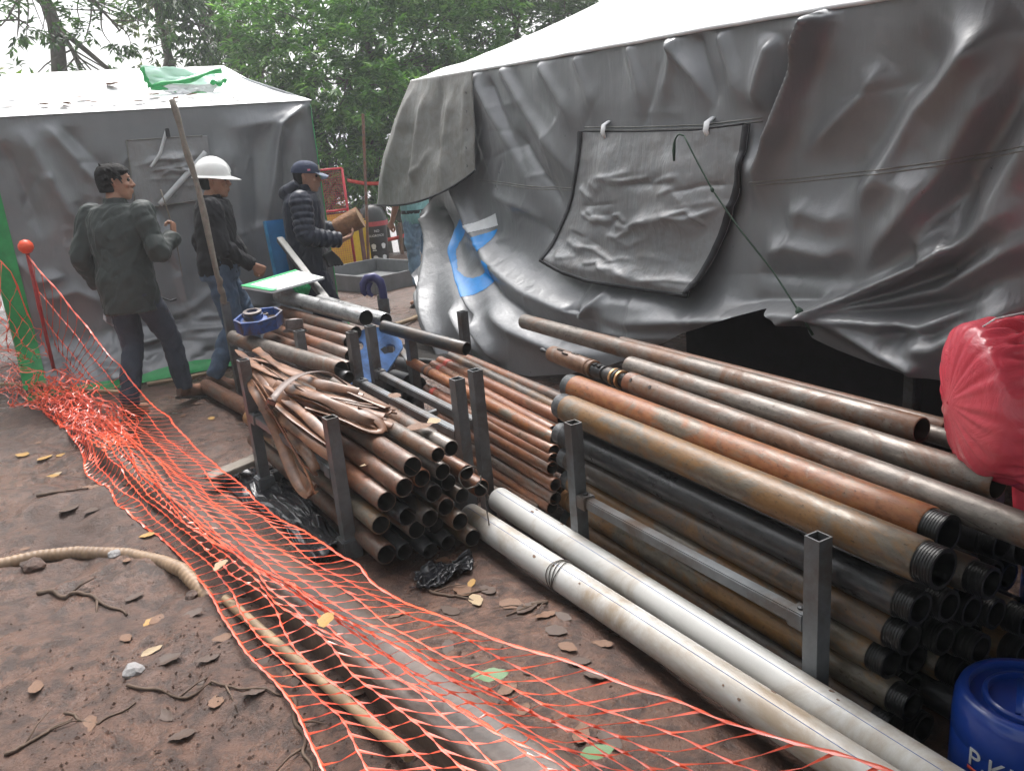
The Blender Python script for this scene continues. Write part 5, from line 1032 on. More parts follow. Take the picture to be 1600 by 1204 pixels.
def hand(mb, w, d, nrm, curl=.5, thumb=1):
    """w wrist, d direction of the palm, nrm palm normal (palm side), thumb: side sign"""
    w = Vector(w); d = Vector(d).normalized(); nrm = Vector(nrm); nrm = (nrm-d*nrm.dot(d)).normalized(); s = d.cross(nrm)*thumb
    loft(mb, [(w, s, nrm, .026, .019), (w+d*.03, s, nrm, .034, .017), (w+d*.065, s, nrm, .040, .014), (w+d*.09, s, nrm, .039, .011)], 14)
    for k, (o_, L) in enumerate(((.030, .070), (.010, .080), (-.010, .075), (-.029, .058))):
        p = w+d*.088+s*o_; a = curl*(.8+.12*k); pts = [p-d*.01]; dd = d.copy()
        for j, f in enumerate((.45, .32, .23)):
            q = Matrix.Rotation(-a*(.8 if j else .6), 3, s*thumb) if False else None
            ang = a*(1, 1.1, .8)[j]; dd = (dd*math.cos(ang)+nrm*math.sin(ang)) if j == 0 else (dd*math.cos(ang)+(nrm*dd.dot(d)-d*dd.dot(nrm))*math.sin(ang)); dd.normalize(); pts.append(pts[-1]+dd*L*f)
        mb.tube(pts, [.0095, .0095, .0088, .007], 8); ball(mb, pts[-1], .007)
    p = w+d*.028+s*.032; pts = [p-s*.01, p+s*.018+d*.022+nrm*.012, p+s*.022+d*.048+nrm*.022, p+s*.016+d*.068+nrm*.03]; mb.tube(pts, [.013, .012, .010, .008], 8); ball(mb, pts[-1], .008)
def build_person(label, base, az, J, mats, extra=None):
    """local frame: x forward, y left, z up; az: heading measured from +Y towards +X"""
    t = thing('person', label, 'person', base, rot=(0, 0, math.pi/2-az)); V = {k: Vector(v) for k, v in J.items() if isinstance(v, tuple) and len(v) == 3 and not hasattr(v[0], '__len__')}
    pel, ch, nk, hc = V['pelvis'], V['chest'], V['neck'], V['head']; hf = V['look']
    X, Y, Z = Vector((1, 0, 0)), Vector((0, 1, 0)), Vector((0, 0, 1)); up_t = (ch-pel).normalized(); sd = (V['shL']-V['shR']).normalized(); hs = (V['hipL']-V['hipR']).normalized(); fw = sd.cross(up_t).normalized(); fh = hs.cross(Z).normalized()
    bw = J.get('build', 1.0)
    def torso(mb, g, low=-.06):
        loft(mb, [(pel+Z*low, hs, fh, .150*bw+g, .115*bw+g), (pel+Z*.03, hs, fh, .160*bw+g, .120*bw+g), (pel.lerp(ch, .40), (hs+sd).normalized(), fw, .145*bw+g, .112*bw+g), (pel.lerp(ch, .75), sd, fw, .160*bw+g, .118*bw+g), (ch, sd, fw, .172*bw+g, .118*bw+g), (ch+up_t*.09, sd, fw, .175*bw+g, .105*bw+g), (ch+up_t*.15, sd, fw, .140*bw+g, .085*bw+g), (nk-up_t*.01, sd, fw, .07+g, .065+g)], 26, 2.4)
        for s_ in 'LR': ball(mb, V['sh'+s_], .060*bw+g*.6, (1, 1, .95))
    # body
    mb = MB(); torso(mb, -.02); head(mb, hc, hf, V.get('lean', Z)); mb.tube([nk-up_t*.06, nk+up_t*.02, hc-Z*.06-Vector(hf)*.015], [.060, .055, .054], 12)
    for s_ in 'LR':
        limb(mb, [V['sh'+s_], V['el'+s_], V['wr'+s_]], [.048, .038, .025]); limb(mb, [V['hip'+s_], V['kn'+s_], V['an'+s_]], [.075, .050, .036])
        limb(mb, [V['an'+s_], V['an'+s_]+(V['toe'+s_]-V['an'+s_])*.5-Z*.02, V['toe'+s_]], [.036, .034, .026])
        hd = J.get('hand'+s_); 
        if hd: hand(mb, V['wr'+s_], hd[0], hd[1], hd[2], hd[3])
    body = fuse(mb, 'body', SKIN, t, .0065, 1); tag(body)
    # top
    mb = MB(); g = J.get('loose', .012); torso(mb, g, J.get('hem', -.12)); pf = J.get('puff', 0)
    mb.tube([nk-up_t*.05, nk+up_t*.02, nk+up_t*J.get('collar', .035)], [.085, .075, .072], 14)
    for s_ in 'LR':
        a, e, w_ = V['sh'+s_], V['el'+s_], V['wr'+s_]; e2 = w_ if not J.get('short') else e; slv = e.lerp(w_, J.get('sleeve', .96))
        pts = []; rd = []; n_ = 22
        for (p, q, r0, r1) in ((a, e, .060*bw+g*.5, .050*bw+g*.5), (e, slv, .050*bw+g*.5, .039*bw+g*.4)):
            for k in range(n_): f = k/n_; pts.append(p.lerp(q, f)); rd.append((r0*(1-f)+r1*f)+(pf*abs(math.sin(f*math.pi*5.5)) if pf else .004*math.sin(f*9)))
            if J.get('short'): break
        if not J.get('short'): pts.append(slv); rd.append(.038*bw+g*.5)
        else: pts = pts[:14]; rd = rd[:14]
        for _ in range(2): pts = [pts[0]]+[(pts[i-1]+pts[i]*2+pts[i+1])/4 for i in range(1, len(pts)-1)]+[pts[-1]]
        mb.tube(pts, rd, 16); ball(mb, a, .060*bw+g*.6)
    if J.get('hood'):
        hp = nk-fw*.085+up_t*.01; mb.tube([hp+sd*.10+up_t*.05+fw*.05, hp+sd*.085-fw*.02, hp-fw*.05-up_t*.03, hp-sd*.085-fw*.02, hp-sd*.10+up_t*.05+fw*.05], [.035, .05, .062, .05, .035], 12)
    if J.get('pad'): 
        for p_, r_, s_ in J['pad']: ball(mb, p_, r_, s_)
    fuse(mb, J.get('top_name', 'jacket'), mats['top'], t, .0065 if pf else .0075, 2 if pf else 3, J.get('wr', .022), (15, 15, 8), J.get('seed', 1))
    # trousers
    mb = MB(); loft(mb, [(pel+Z*.07, hs, fh, .152*bw+.008, .115*bw+.010), (pel, hs, fh, .165*bw+.006, .125*bw+.008), (pel-Z*.09, hs, fh, .168*bw+.004, .118*bw+.008)], 24, 2.4)
    for s_ in 'LR':
        h_, k_, a_ = V['hip'+s_], V['kn'+s_], V['an'+s_]; end = k_.lerp(a_, J.get('leg_end', .93)); limb(mb, [h_, h_.lerp(k_, .5), k_, k_.lerp(end, .5), end], [.093*bw, .084*bw, .066*bw, .064*bw, .058*bw], 18)
    fuse(mb, 'trousers', mats['legs'], t, .0075, 3, J.get('wrl', .024), (13, 13, 9), J.get('seed', 1)+5)
    # shoes
    for s_ in 'LR':
        mb = MB(); a_, q = V['an'+s_], V['toe'+s_]; dr_ = (q-a_); dr_ = (dr_-Z*0).normalized(); sl = Vector((0, 0, 1)); foot_up = J.get('fup'+s_, Z); foot_up = Vector(foot_up).normalized(); lat = foot_up.cross(dr_).normalized(); foot_up = dr_.cross(lat).normalized()
        hb_ = J.get('boot', .10); heel = a_-dr_*.055-foot_up*.03
        loft(mb, [(heel+dr_*0.0-foot_up*.005, lat, foot_up, .028, .030), (heel+dr_*.03, lat, foot_up, .038, .045), (heel+dr_*.09, lat, foot_up, .041, .046), (heel+dr_*.16-foot_up*.012, lat, foot_up, .047, .034), (heel+dr_*.23-foot_up*.017, lat, foot_up, .045, .029), (heel+dr_*.275-foot_up*.022, lat, foot_up, .026, .020)], 16, 2.6)
        sh_ = (V['kn'+s_]-a_).normalized(); mb.tube([a_-foot_up*.03, a_+sh_*hb_*.5, a_+sh_*hb_], [.048, .050, .056 if hb_ > .2 else .052], 14); fuse(mb, 'boot', mats['boot'], t, .006, 2)
        m3 = MB(); loft(m3, [(heel+dr_*x-foot_up*(.046 if x < .12 else .044), lat, foot_up, w_, .010) for x, w_ in ((-.01, .026), (.03, .041), (.09, .043), (.16, .050), (.23, .048), (.28, .026))], 14, 3); m3.build('sole', MATS['boot_sole'] if 'boot_sole' in MATS else simple('boot_sole', (.035, .028, .024), .7), t, True, 40)
    return t, V
HAIR = simple('black_hair', (.007, .006, .006), .75, 0, .3, 60, .6, .004, spec=.2)
EYE = simple('dark_eye', (.02, .015, .012), .15)
def hairdo(t, c, hf, up=Vector((0, 0, 1)), low=-.03, fringe=True, seed=1, thick=.018, cap=False):
    c = Vector(c); hf = Vector(hf).normalized(); s = up.cross(hf); mb = MB(); rr_ = random.Random(seed)
    loft(mb, [(c+up*z+hf*((f+b)/2+sh), s, hf, l+thick, (f-b)/2+thick*.9-abs(sh)*.6) for z, l, f, b, sh in [(low-.045, .052, .0, -.085, -.01), (low, .066, .01, -.096, -.012), (.02, .071, .04, -.099, -.012), (.045, .074, .075, -.10, -.006), (.07, .072, .082, -.096, 0), (.095, .058, .06, -.078, 0), (.115, .03, .03, -.045, 0)]], 22, 2.1)
    for k in range(0 if cap else 150):
        a = rr_.uniform(0, 2*math.pi); e = rr_.uniform(.05, 1.35); d = (hf*math.cos(a)+s*math.sin(a))*math.cos(e)+up*math.sin(e); p = c+Vector((0, 0, .015))+hf*(-.008)+d*.088*(1.0+.05*math.sin(e))
        if d.dot(hf) > .55 and p.z-c.z < .055: continue
        tg = (hf*(.5 if fringe else .2)-up*.75+s*rr_.uniform(-.4, .4)); tg = (tg-d*tg.dot(d)).normalized(); L = rr_.uniform(.03, .055); mb.tube([p-tg*.01, p+tg*L*.5+d*.010, p+tg*L+d*.006], [.009, .007, .002], 6)
    o = fuse(mb, 'hair', HAIR, t, .0045, 1, .006 if not cap else .002, (60, 60, 30), seed); 
    for q in (-1, 1): m3 = MB(); ball(m3, c+hf*.080+s*q*.031+up*.010, .0125); m3.build('eye', EYE, t, True)
D2 = math.radians
# ---- person in the dark green jacket, walking away with papers
J1 = dict(pelvis=(0, 0, .93), chest=(.03, 0, 1.27), neck=(.045, 0, 1.455), head=(.075, -.01, 1.585), look=(.66, -.75, -.05), lean=(.08, -.02, 1),
  shL=(.02, .195, 1.385), shR=(.05, -.195, 1.385), elL=(-.08, .27, 1.12), wrL=(.02, .26, .90), elR=(.02, -.30, 1.10), wrR=(.21, -.28, 1.205),
  hipL=(0, .09, .90), hipR=(0, -.09, .90), knL=(.03, .09, .48), anL=(-.13, .08, .10), toeL=(.02, .09, .035), knR=(.20, -.09, .49), anR=(.24, -.09, .115), toeR=(.395, -.11, .075), fupR=(.1, 0, 1),
  handL=((.25, -.05, -1), (.3, -1, 0), .75, 1), handR=((.35, .1, .9), (-.3, 1, .3), 1.0, -1), hem=-.20, loose=.022, collar=.03, wr=.028, seed=3, build=1.08)
MJ1 = dict(top=cloth_mat('dark_green_cloth', (.04, .048, .046), .66, .2, .05, .4), legs=cloth_mat('slate_trousers', (.045, .053, .075), .8), boot=simple('brown_boot', (.11, .055, .032), .6, var=.3))
AZ1 = D2(28+20)
p1, v1 = build_person('person in a dark green jacket walking with papers in hand', (.43, 6.2, gzf(.43, 6.2)), AZ1, J1, MJ1); hairdo(p1, J1['head'], J1['look'], seed=4, low=-.02)
def attach_world(p, lp): 
    bpy.context.view_layer.update(); return p.matrix_world @ Vector(lp)
PAPER = simple('white_paper', (.75, .75, .78), .6, var=.05)
c = attach_world(p1, (.05, .225, .80)); mb = MB(); R_ = Matrix.Rotation(D2(-12), 3, 'Y') @ Matrix.Rotation(math.pi/2-AZ1+.5, 3, 'Z')
R_ = Matrix.Rotation(math.pi/2-AZ1+.35, 3, 'Z') @ Matrix.Rotation(D2(28), 3, 'Y')
for k in range(3): mb.box(c+R_ @ Vector((0, .012*k-.012, -.06+.01*k)), (.17, .0025, .25), rot=R_ @ Matrix.Rotation(.05*k, 3, 'Z'))
tag(mb.build('folded_papers', PAPER), 'white folded papers held low by the person in green jacket', 'papers')
c = attach_world(p1, (.23, -.27, 1.27)); mb = MB(); mb.tube([c+V3(.0, 0, -.35), c+V3(.005, 0, -.1), c, c+V3(-.02, .0, .16), c+V3(-.03, 0, .24)], [.002, .004, .005, .005, .004], 6); tag(mb.build('thin_twig', WOODG, smooth=True), 'thin twig held upright by the person in green jacket', 'twig')
m3 = MB(); m3.tube([V3(.08, -.20, .80), V3(.12, -.225, .77), V3(.16, -.24, .775)], [.006, .006, .009], 6); m3.build('drawstring', BLACKTRIM, p1, True)
# ---- person in the white hard hat
J2 = dict(pelvis=(0, 0, .92), chest=(.03, 0, 1.25), neck=(.04, 0, 1.42), head=(.075, 0, 1.535), look=(1, -.1, -.08), lean=(.1, 0, 1),
  shL=(.03, .19, 1.355), shR=(.03, -.19, 1.355), elL=(-.10, .25, 1.10), wrL=(-.06, .22, .88), elR=(.05, -.26, 1.08), wrR=(.24, -.19, .915),
  hipL=(0, .09, .89), hipR=(0, -.09, .89), knL=(.15, .09, .48), anL=(.12, .09, .09), toeL=(.28, .10, .035), knR=(.03, -.09, .47), anR=(-.17, -.09, .12), toeR=(-.02, -.10, .04), fupR=(.3, 0, 1),
  handL=((.1, -.05, -1), (.3, -1, 0), .6, 1), handR=((.75, .2, -.6), (-.2, .9, .2), .9, -1), hem=-.05, loose=.016, collar=.02, wr=.024, seed=8, build=1.10, top_name='sweater', pad=[((.10, 0, 1.02), .12, (1, 1.15, 1.1))])
MJ2 = dict(top=cloth_mat('black_knit', (.014, .014, .017), .85), legs=cloth_mat('blue_denim', (.085, .125, .19), .85, .35), boot=MJ1['boot'])
p2, v2 = build_person('person in a black sweater, jeans and white hard hat', (1.09, 6.5, gzf(1.09, 6.5)), D2(28+72), J2, MJ2); hairdo(p2, J2['head'], J2['look'], seed=6, low=-.02, thick=.004, cap=True)
HAT = simple('white_hard_hat', (.82, .82, .80), .3, 0, .04, 6, 0, coat=.3)
def hat_frame(J): 
    c = Vector(J['head']); up = Vector(J['lean']).normalized(); hf = Vector(J['look']); hf = (hf-up*hf.dot(up)).normalized(); return c, up, hf, up.cross(hf)
c, up, hf, s = hat_frame(J2); h = thing('hard_hat', 'white hard hat worn by the person in black sweater', 'hard hat'); h.parent = None
def dome(mb, c, up, hf, s, a, b, hgt, z0, n=28, m=9):
    vs = []; fs = []
    for i in range(m):
        q = math.pi/2*i/(m-1)*.985
        for j in range(n):
            th = 2*math.pi*j/n; vs.append(c+up*(z0+hgt*math.sin(q))+hf*(a*math.cos(q)**.8*math.cos(th)-.008)+s*b*math.cos(q)**.8*math.sin(th))
    for i in range(m-1):
        for j in range(n): fs.append((i*n+j, i*n+(j+1) % n, (i+1)*n+(j+1) % n, (i+1)*n+j))
    fs.append(tuple((m-1)*n+j for j in range(n))); mb.add(vs, fs)
def place_on(pn, o): bpy.context.view_layer.update(); o.matrix_world = pn.matrix_world.copy()
place_on(p2, h); mb = MB(); dome(mb, c, up, hf, s, .128, .108, .125, .035); mb.build('shell', HAT, h, True)
mb = MB(); n_ = 40; vs = []; fs = []
for j in range(n_):
    th = 2*math.pi*j/n_; f_ = math.cos(th); ext = .018+.055*max(0, f_)**1.5
    for rr_, dz in ((.124, .036), (.128+ext, .022-.012*max(0, f_)), (.127+ext, .016-.012*max(0, f_)), (.118, .028)): vs.append(c+up*dz+hf*(rr_*math.cos(th)-.008)+s*rr_*.86*math.sin(th))
for j in range(n_):
    for q in range(4): fs.append((j*4+q, ((j+1) % n_)*4+q, ((j+1) % n_)*4+(q+1) % 4, j*4+(q+1) % 4))
mb.add(vs, fs); mb.build('brim', HAT, h, True, 50)
mb = MB(); mb.tube([c+up*(.035+.127*math.sin(q))+hf*(.126*math.cos(q)-.008) for q in np.linspace(.2, 2.9, 16)], .010, 8); mb.build('ridge', HAT, h, True)
mb = MB(); loft(mb, [(Vector((0, 0, .975)), Vector((0, 1, 0)), Vector((1, 0, 0)), .182, .142), (Vector((0, 0, 1.005)), Vector((0, 1, 0)), Vector((1, 0, 0)), .180, .140)], 28, 2.4); mb.build('belt', simple('brown_leather', (.12, .05, .025), .5), p2, True, 40)
# ---- person in the navy quilted jacket holding a core box end / log
J3 = dict(pelvis=(0, 0, .90), chest=(.02, 0, 1.23), neck=(.04, 0, 1.40), head=(.085, 0, 1.505), look=(1, -.08, -.12), lean=(.12, 0, 1),
  shL=(.03, .19, 1.33), shR=(.02, -.19, 1.33), elL=(.10, .26, 1.07), wrL=(.32, .14, 1.03), elR=(.02, -.27, 1.06), wrR=(.29, -.16, .99),
  hipL=(0, .09, .87), hipR=(0, -.09, .87), knL=(.05, .09, .47), anL=(.0, .09, .09), toeL=(.15, .1, .035), knR=(.14, -.09, .47), anR=(.10, -.09, .09), toeR=(.25, -.10, .035),
  handL=((1, -.2, .15), (0, -.4, 1), .5, 1), handR=((.95, .25, .25), (0, .3, 1), .5, -1), hem=-.14, loose=.030, collar=.05, wr=.012, seed=12, puff=.012, hood=True, build=1.14)
MJ3 = dict(top=cloth_mat('navy_quilted_nylon', (.014, .018, .034), .42, .2, .1, .3), legs=cloth_mat('navy_trousers', (.015, .018, .04), .8), boot=simple('dark_boot', (.03, .026, .024), .6))
p3, v3 = build_person('person in a navy quilted jacket and cap carrying a log piece', (1.86, 6.85, gzf(1.86, 6.85)), D2(28+80), J3, MJ3); hairdo(p3, J3['head'], J3['look'], seed=9, low=-.02, thick=.004, cap=True)
c, up, hf, s = hat_frame(J3); h = thing('baseball_cap', 'navy cap with small pink badge worn by the person in quilted jacket', 'cap'); place_on(p3, h)
NAVY = cloth_mat('navy_cap_cloth', (.022, .032, .07), .75)
mb = MB(); dome(mb, c, up, hf, s, .116, .094, .098, .028); mb.build('crown', NAVY, h, True)
mb = MB(); vs = []; fs = []
for i in range(9):
    f = i/8-.5
    for r_, dz in ((.085, .034), (.135, .030-.02*abs(f)*2), (.185-.10*f*f*2, .012-.03*abs(f)*2)): 
        for tk in (.004, -.002): vs.append(c+hf*(r_-.01-.0*abs(f))+s*f*.17*(1-.15*(r_ > .15))+up*(dz+tk))
for i in range(8):
    for q in range(2):
        a = i*6+q*2; fs += [(a, a+2, a+8, a+6), (a+1, a+7, a+9, a+3)]
    fs.append((i*6+4, i*6+5, i*6+11, i*6+10))
mb.add(vs, fs); mb.build('visor', simple('grey_blue_visor', (.11, .14, .20), .6), h, True, 40)
mb = MB(); mb.box(c+up*.055-s*.092+hf*.03, (.022, .006, .014)); mb.build('badge', simple('pink_badge', (.7, .2, .3), .5), h)
mb = MB(); mb.box(c+up*.075+hf*.098, (.008, .05, .04)); mb.build('front_patch', simple('cream_patch', (.5, .42, .3), .6), h)
LOGB = simple('log_bark', (.24, .12, .06), .8, 0, .4, 16, .7, .012); LOGE = simple('log_cut_face', (.38, .25, .15), .75, 0, .2, 14)
ca, cb = attach_world(p3, (.26, .02, 1.07)), attach_world(p3, (.47, -.02, 1.15)); M, L = frame_from(ca, cb); t = thing('log_piece', 'short rough log piece carried by the person in quilted jacket', 'log'); t.matrix_world = M
mb = MB(); n_ = 22; rr_ = random.Random(2); pr = [.085*(1+rr_.uniform(-.10, .10)) for _ in range(n_)]; vs = []; fs = []
for i in range(7):
    for j in range(n_): a = 2*math.pi*j/n_; q = pr[j]*(1+rr_.uniform(-.03, .03))*(.86+.14*i/6); vs.append(Vector((L*i/6, q*math.cos(a), q*math.sin(a))))
for i in range(6):
    for j in range(n_): fs.append((i*n_+j, i*n_+(j+1) % n_, (i+1)*n_+(j+1) % n_, (i+1)*n_+j))
mb.add(vs, fs); mb.build('bark', LOGB, t, True, 60)
for x in (0, 6):
    mb = MB(); mb.add([vs[x*n_+j]*(.985 if x else 1) for j in range(n_)], [tuple(range(n_))]); mb.build('cut_face', LOGE, t)
mb = MB(); c = attach_world(p3, (.14, -.16, .90)); 
for k in range(5): mb.tube([c+V3(.01*k, -.01, 0), c+V3(.02*k+.02, -.02, -.06), c+V3(.028*k+.02, -.03, -.11)], [.03, .022, .012], 8)
tag(fuse(mb, 'work_gloves', MATS['black_webbing'], None, .006, 1), 'pair of black work gloves hanging at the hip of quilted jacket person', 'gloves')
# ---- person half hidden behind the silver tent
J4 = dict(pelvis=(0, 0, .94), chest=(.05, 0, 1.27), neck=(.09, 0, 1.45), head=(.14, 0, 1.58), look=(1, 0, -.2), lean=(.15, 0, 1),
  shL=(.05, .19, 1.39), shR=(.05, -.19, 1.39), elL=(.02, .25, 1.12), wrL=(.16, .22, .92), elR=(.02, -.25, 1.12), wrR=(.16, -.2, .93),
  hipL=(0, .09, .91), hipR=(0, -.09, .91), knL=(.03, .10, .50), anL=(-.04, .11, .10), toeL=(.11, .12, .04), knR=(.03, -.12, .5), anR=(-.02, -.14, .10), toeR=(.13, -.15, .04),
  handL=((.6, 0, -.8), (0, -1, 0), .6, 1), handR=((.6, 0, -.8), (0, 1, 0), .6, -1), hem=-.06, loose=.02, collar=.03, wr=.025, seed=17, short=True, leg_end=.55, boot=.32, top_name='shirt', wrl=.034)
MJ4 = dict(top=cloth_mat('turquoise_shirt_cloth', (.22, .42, .42), .8), legs=cloth_mat('pale_blue_denim', (.19, .29, .40), .85, .35), boot=simple('grey_rubber_boot', (.055, .06, .06), .4, var=.2, dirt=(.16, .11, .08), dirt_amt=.4))
p4, v4 = build_person('person in jeans and rubber boots half hidden behind the silver tent', (3.45, 8.22, gzf(3.45, 8.22)), D2(-20), J4, MJ4); hairdo(p4, J4['head'], J4['look'], seed=15, low=-.02)
mb = MB(); loft(mb, [(Vector((0, 0, .985)), Vector((0, 1, 0)), Vector((1, 0, 0)), .178, .138), (Vector((0, 0, 1.02)), Vector((0, 1, 0)), Vector((1, 0, 0)), .176, .136)], 28, 2.4); mb.build('belt', MATS['black_webbing'], p4, True, 40)

# ================================================================ things beyond the tents
REDFR = simple('red_frame_paint', (.50, .025, .04), .45); YEL = simple('yellow_plastic', (.75, .52, .01), .4, var=.12); BLKP = simple('black_bin_plastic', (.022, .022, .025), .35)
BLUEBD = simple('blue_foam_board', (.03, .20, .46), .55, var=.15); CONC = simple('grey_tray_metal', (.16, .165, .17), .55, .2, .25, 5); WOODB = simple('brown_wood', (.20, .12, .075), .75, var=.3)
t = thing('blue_board', 'pale blue board leaning on the grey tent corner', 'board', (1.635,7,0.661)); o3 = Vector(t.location)
mb = MB(); mb.box((.06, .02, .25), (.20, .05, .50), rot=(math.radians(-8), 0, .05), bev=.008); mb.build('panel', BLUEBD, t)
for dx in (-.095, .095): mb = MB(); mb.box((.06+dx, -.003, .25), (.012, .06, .505), rot=(math.radians(-8), 0, .05), bev=.002); mb.build('edge_strip', simple('blue_edge', (.06, .30, .55), .5) if 'blue_edge' not in MATS else MATS['blue_edge'], t)
# red mesh gate
t = thing('red_gate', 'tall red steel frame gate with wire mesh by the yellow panel', 'gate', (3.70, 11.9, -.05)); xr_ = [-.20, .24]; rt = Matrix.Rotation(-.03, 3, 'Y')
for x in xr_: mb = MB(); mb.tube([V3(x-.02, 0, 0), V3(x-.03, 0, 1.5)], .02, 8); mb.build('upright', REDFR, t, True)
for z in (.06, .58, .92, 1.5): mb = MB(); mb.tube([V3(xr_[0]-.03, 0, z), V3(xr_[1]-.03, 0, z)], .016, 8); mb.build('crossbar', REDFR, t, True)
mb = MB()
for k in range(14): mb.tube([V3(xr_[0]+k*.033, 0, .08), V3(xr_[0]+k*.033, .0, 1.48)], .0018, 4)
for k in range(44): mb.tube([V3(xr_[0]-.02, .004, .08+k*.032), V3(xr_[1]-.03, .004, .08+k*.032)], .0018, 4)
tag(mb.build('wire_mesh', REDFR, t), kind='stuff')
mb = MB(); mb.box((.30, -.1, .45), (.05, .05, .95), bev=.005); tag(mb.build('wooden_post', simple('red_brown_wood', (.13, .05, .04), .7), None), 'dark reddish wooden post beside the red gate', 'post').location = (3.70, 11.8, -.05)
t = thing('yellow_panel', 'yellow panel standing behind the red gate mesh', 'panel', (3.88, 12.15, -.1)); mb = MB(); mb.box((0, 0, .45), (.46, .03, .95), bev=.006); mb.build('panel', YEL, t)
mb = MB(); mb.box((0, -.02, .92), (.48, .02, .02)); mb.build('top_trim', BLACKTRIM, t)
# yellow and black bins
def dome_bin(loc, r_, h, mat, label, white=False):
    t = thing('waste_bin', label, 'bin', loc); mb = MB(); mb.lathe([(r_*.80, 0), (r_*.84, .02), (r_*.97, h*.66), (r_, h*.68), (r_, h*.70)], n=30); mb.build('barrel', mat, t, True, 40)
    mb = MB(); mb.lathe([(r_*1.05, h*.68), (r_*1.06, h*.72), (r_*.99, h*.82), (r_*.82, h*.92), (r_*.5, h*.985), (0, h)], n=30); mb.build('dome_lid', mat, t, True, 40); return t
bb = dome_bin((4.52, 12.6, -.12), .215, .99, BLKP, 'black dome lidded bin with white printing by the rusty pole')
def on_bin(poly, ang, z, mat, nm, r_=.2):
    m_ = MB(); k = len(poly); vs = [((r_+.012)*math.cos(ang+x/r_), (r_+.012)*math.sin(ang+x/r_), z+y) for x, y in poly]; m_.add(vs+[(v[0]*.97, v[1]*.97, v[2]) for v in vs], [tuple(range(k))]+[(i, (i+1) % k, k+(i+1) % k, k+i) for i in range(k)]); return m_.build(nm, mat, bb)
av = math.atan2(-12.6, -4.52)
def bin_text(txt, ang, z, size, sx=1):
    cu = bpy.data.curves.new('txt', 'FONT'); cu.body = txt; cu.size = size; cu.align_x = 'CENTER'; ob = bpy.data.objects.new('tmp', cu); COL.objects.link(ob); bpy.context.view_layer.update()
    me = bpy.data.meshes.new_from_object(ob.evaluated_get(bpy.context.evaluated_depsgraph_get())); bpy.data.objects.remove(ob)
    for v in me.vertices: a = ang+v.co.x*sx/.21; rr_ = .1805+.032*(z+v.co.y)/.65+.006; v.co = Vector((rr_*math.cos(a), rr_*math.sin(a), z+v.co.y))
    me.materials.clear(); me.materials.append(WHITEINK); o = bpy.data.objects.new('lettering', me); COL.objects.link(o); o.parent = bb
bin_text('NO', av+.2, .57, .05); bin_text('PELIGROSOS', av+.1, .50, .048)
for da, z in ((-.15, .36), (-.1, .18), (.62, .36), (.62, .18)): on_bin([(-.035, 0), (-.02, -.05), (.02, -.05), (.035, 0), (.03, .02), (.0, .035), (-.03, .025)], av+da, z, WHITEINK, 'printed_mark', .192+.02*z)
for da, z in ((-.1, .10), (-.12, .285), (.3, .06)): on_bin([(-.03, 0), (.03, 0), (.03, .012), (-.03, .012)], av+da, z, WHITEINK, 'printed_mark', .188+.02*z)
mb = MB(); mb.lathe([(.225, .66), (.232, .66), (.232, .73), (.225, .73)], n=30); mb.build('red_band', simple('red_band', (.45, .05, .06), .5), bb, True, 40)
yb = thing('waste_bin', 'yellow square bin between the red gate and the black bin', 'bin', (4.16, 12.35, -.12)); mb = MB(); mb.prism([(-.14, -.14), (.14, -.14), (.14, .14), (-.14, .14)], 0, .02); mb.box((0, 0, .36), (.27, .27, .70), bev=.02); mb.build('barrel', YEL, yb)
mb = MB(); mb.box((0, 0, .74), (.30, .30, .07), bev=.02); mb.box((0, 0, .80), (.22, .22, .06), bev=.02); mb.build('lid', YEL, yb)
for z in (.2, .45): mb = MB(); mb.box((.02, -.136, z), (.06, .006, .05)); mb.build('printed_mark', BLACKTRIM, yb)
pole([tuple(p) for p in [(4.438,12.2,2.181),(4.349,12.2,1.258),(4.226,12.2,0.013)]], .022, 'rusty_pole', 'rusty thin pole standing upright before the black bin', 'pole', RUST)
pole([(4.30, 12.4, -.1), (4.27, 12.4, .75)], .028, 'wooden_post', 'short brown wooden post between the yellow and black bins', 'post', WOODB)
for k, (x, y, h_) in enumerate(((5.1, 13.0, .5), (5.35, 12.6, .45), (5.0, 12.2, .42), (5.6, 13.2, .5))): pole([(x, y, gzf(x, y)-.1), (x+.02, y, gzf(x, y)+h_)], .03, 'wooden_post', 'short stake carrying red tape beyond the black bin', 'stake', WOODB, grp='stakes carrying red tape')
TAPE = simple('red_tape', (.6, .05, .03), .45)
for z, q0, q1 in ((.42, (4.3, 12.8), (5.6, 13.2)), (.25, (5.0, 12.2), (5.6, 13.2)), (.62, (3.6, 12.4), (4.4, 13.2)), (1.3, (4.5, 13.5), (5.6, 13.6))):
    q = np.linspace(0, 1, 20); P_ = np.array([[(q0[0]*(1-s)+q1[0]*s, q0[1]*(1-s)+q1[1]*s, z-.1*math.sin(math.pi*s)+d_-.1) for s in q] for d_ in (0, .06)]); o = grid_obj('barrier_tape', P_, TAPE); so = o.modifiers.new('t', 'SOLIDIFY'); so.thickness = .002; tag(o, {.42: 'red tape sagging between the stakes at knee height', .25: 'low red tape strung along the far stakes', .62: 'red tape running behind the yellow bin', 1.3: 'high strip of red tape in front of the trees'}[z], 'tape')
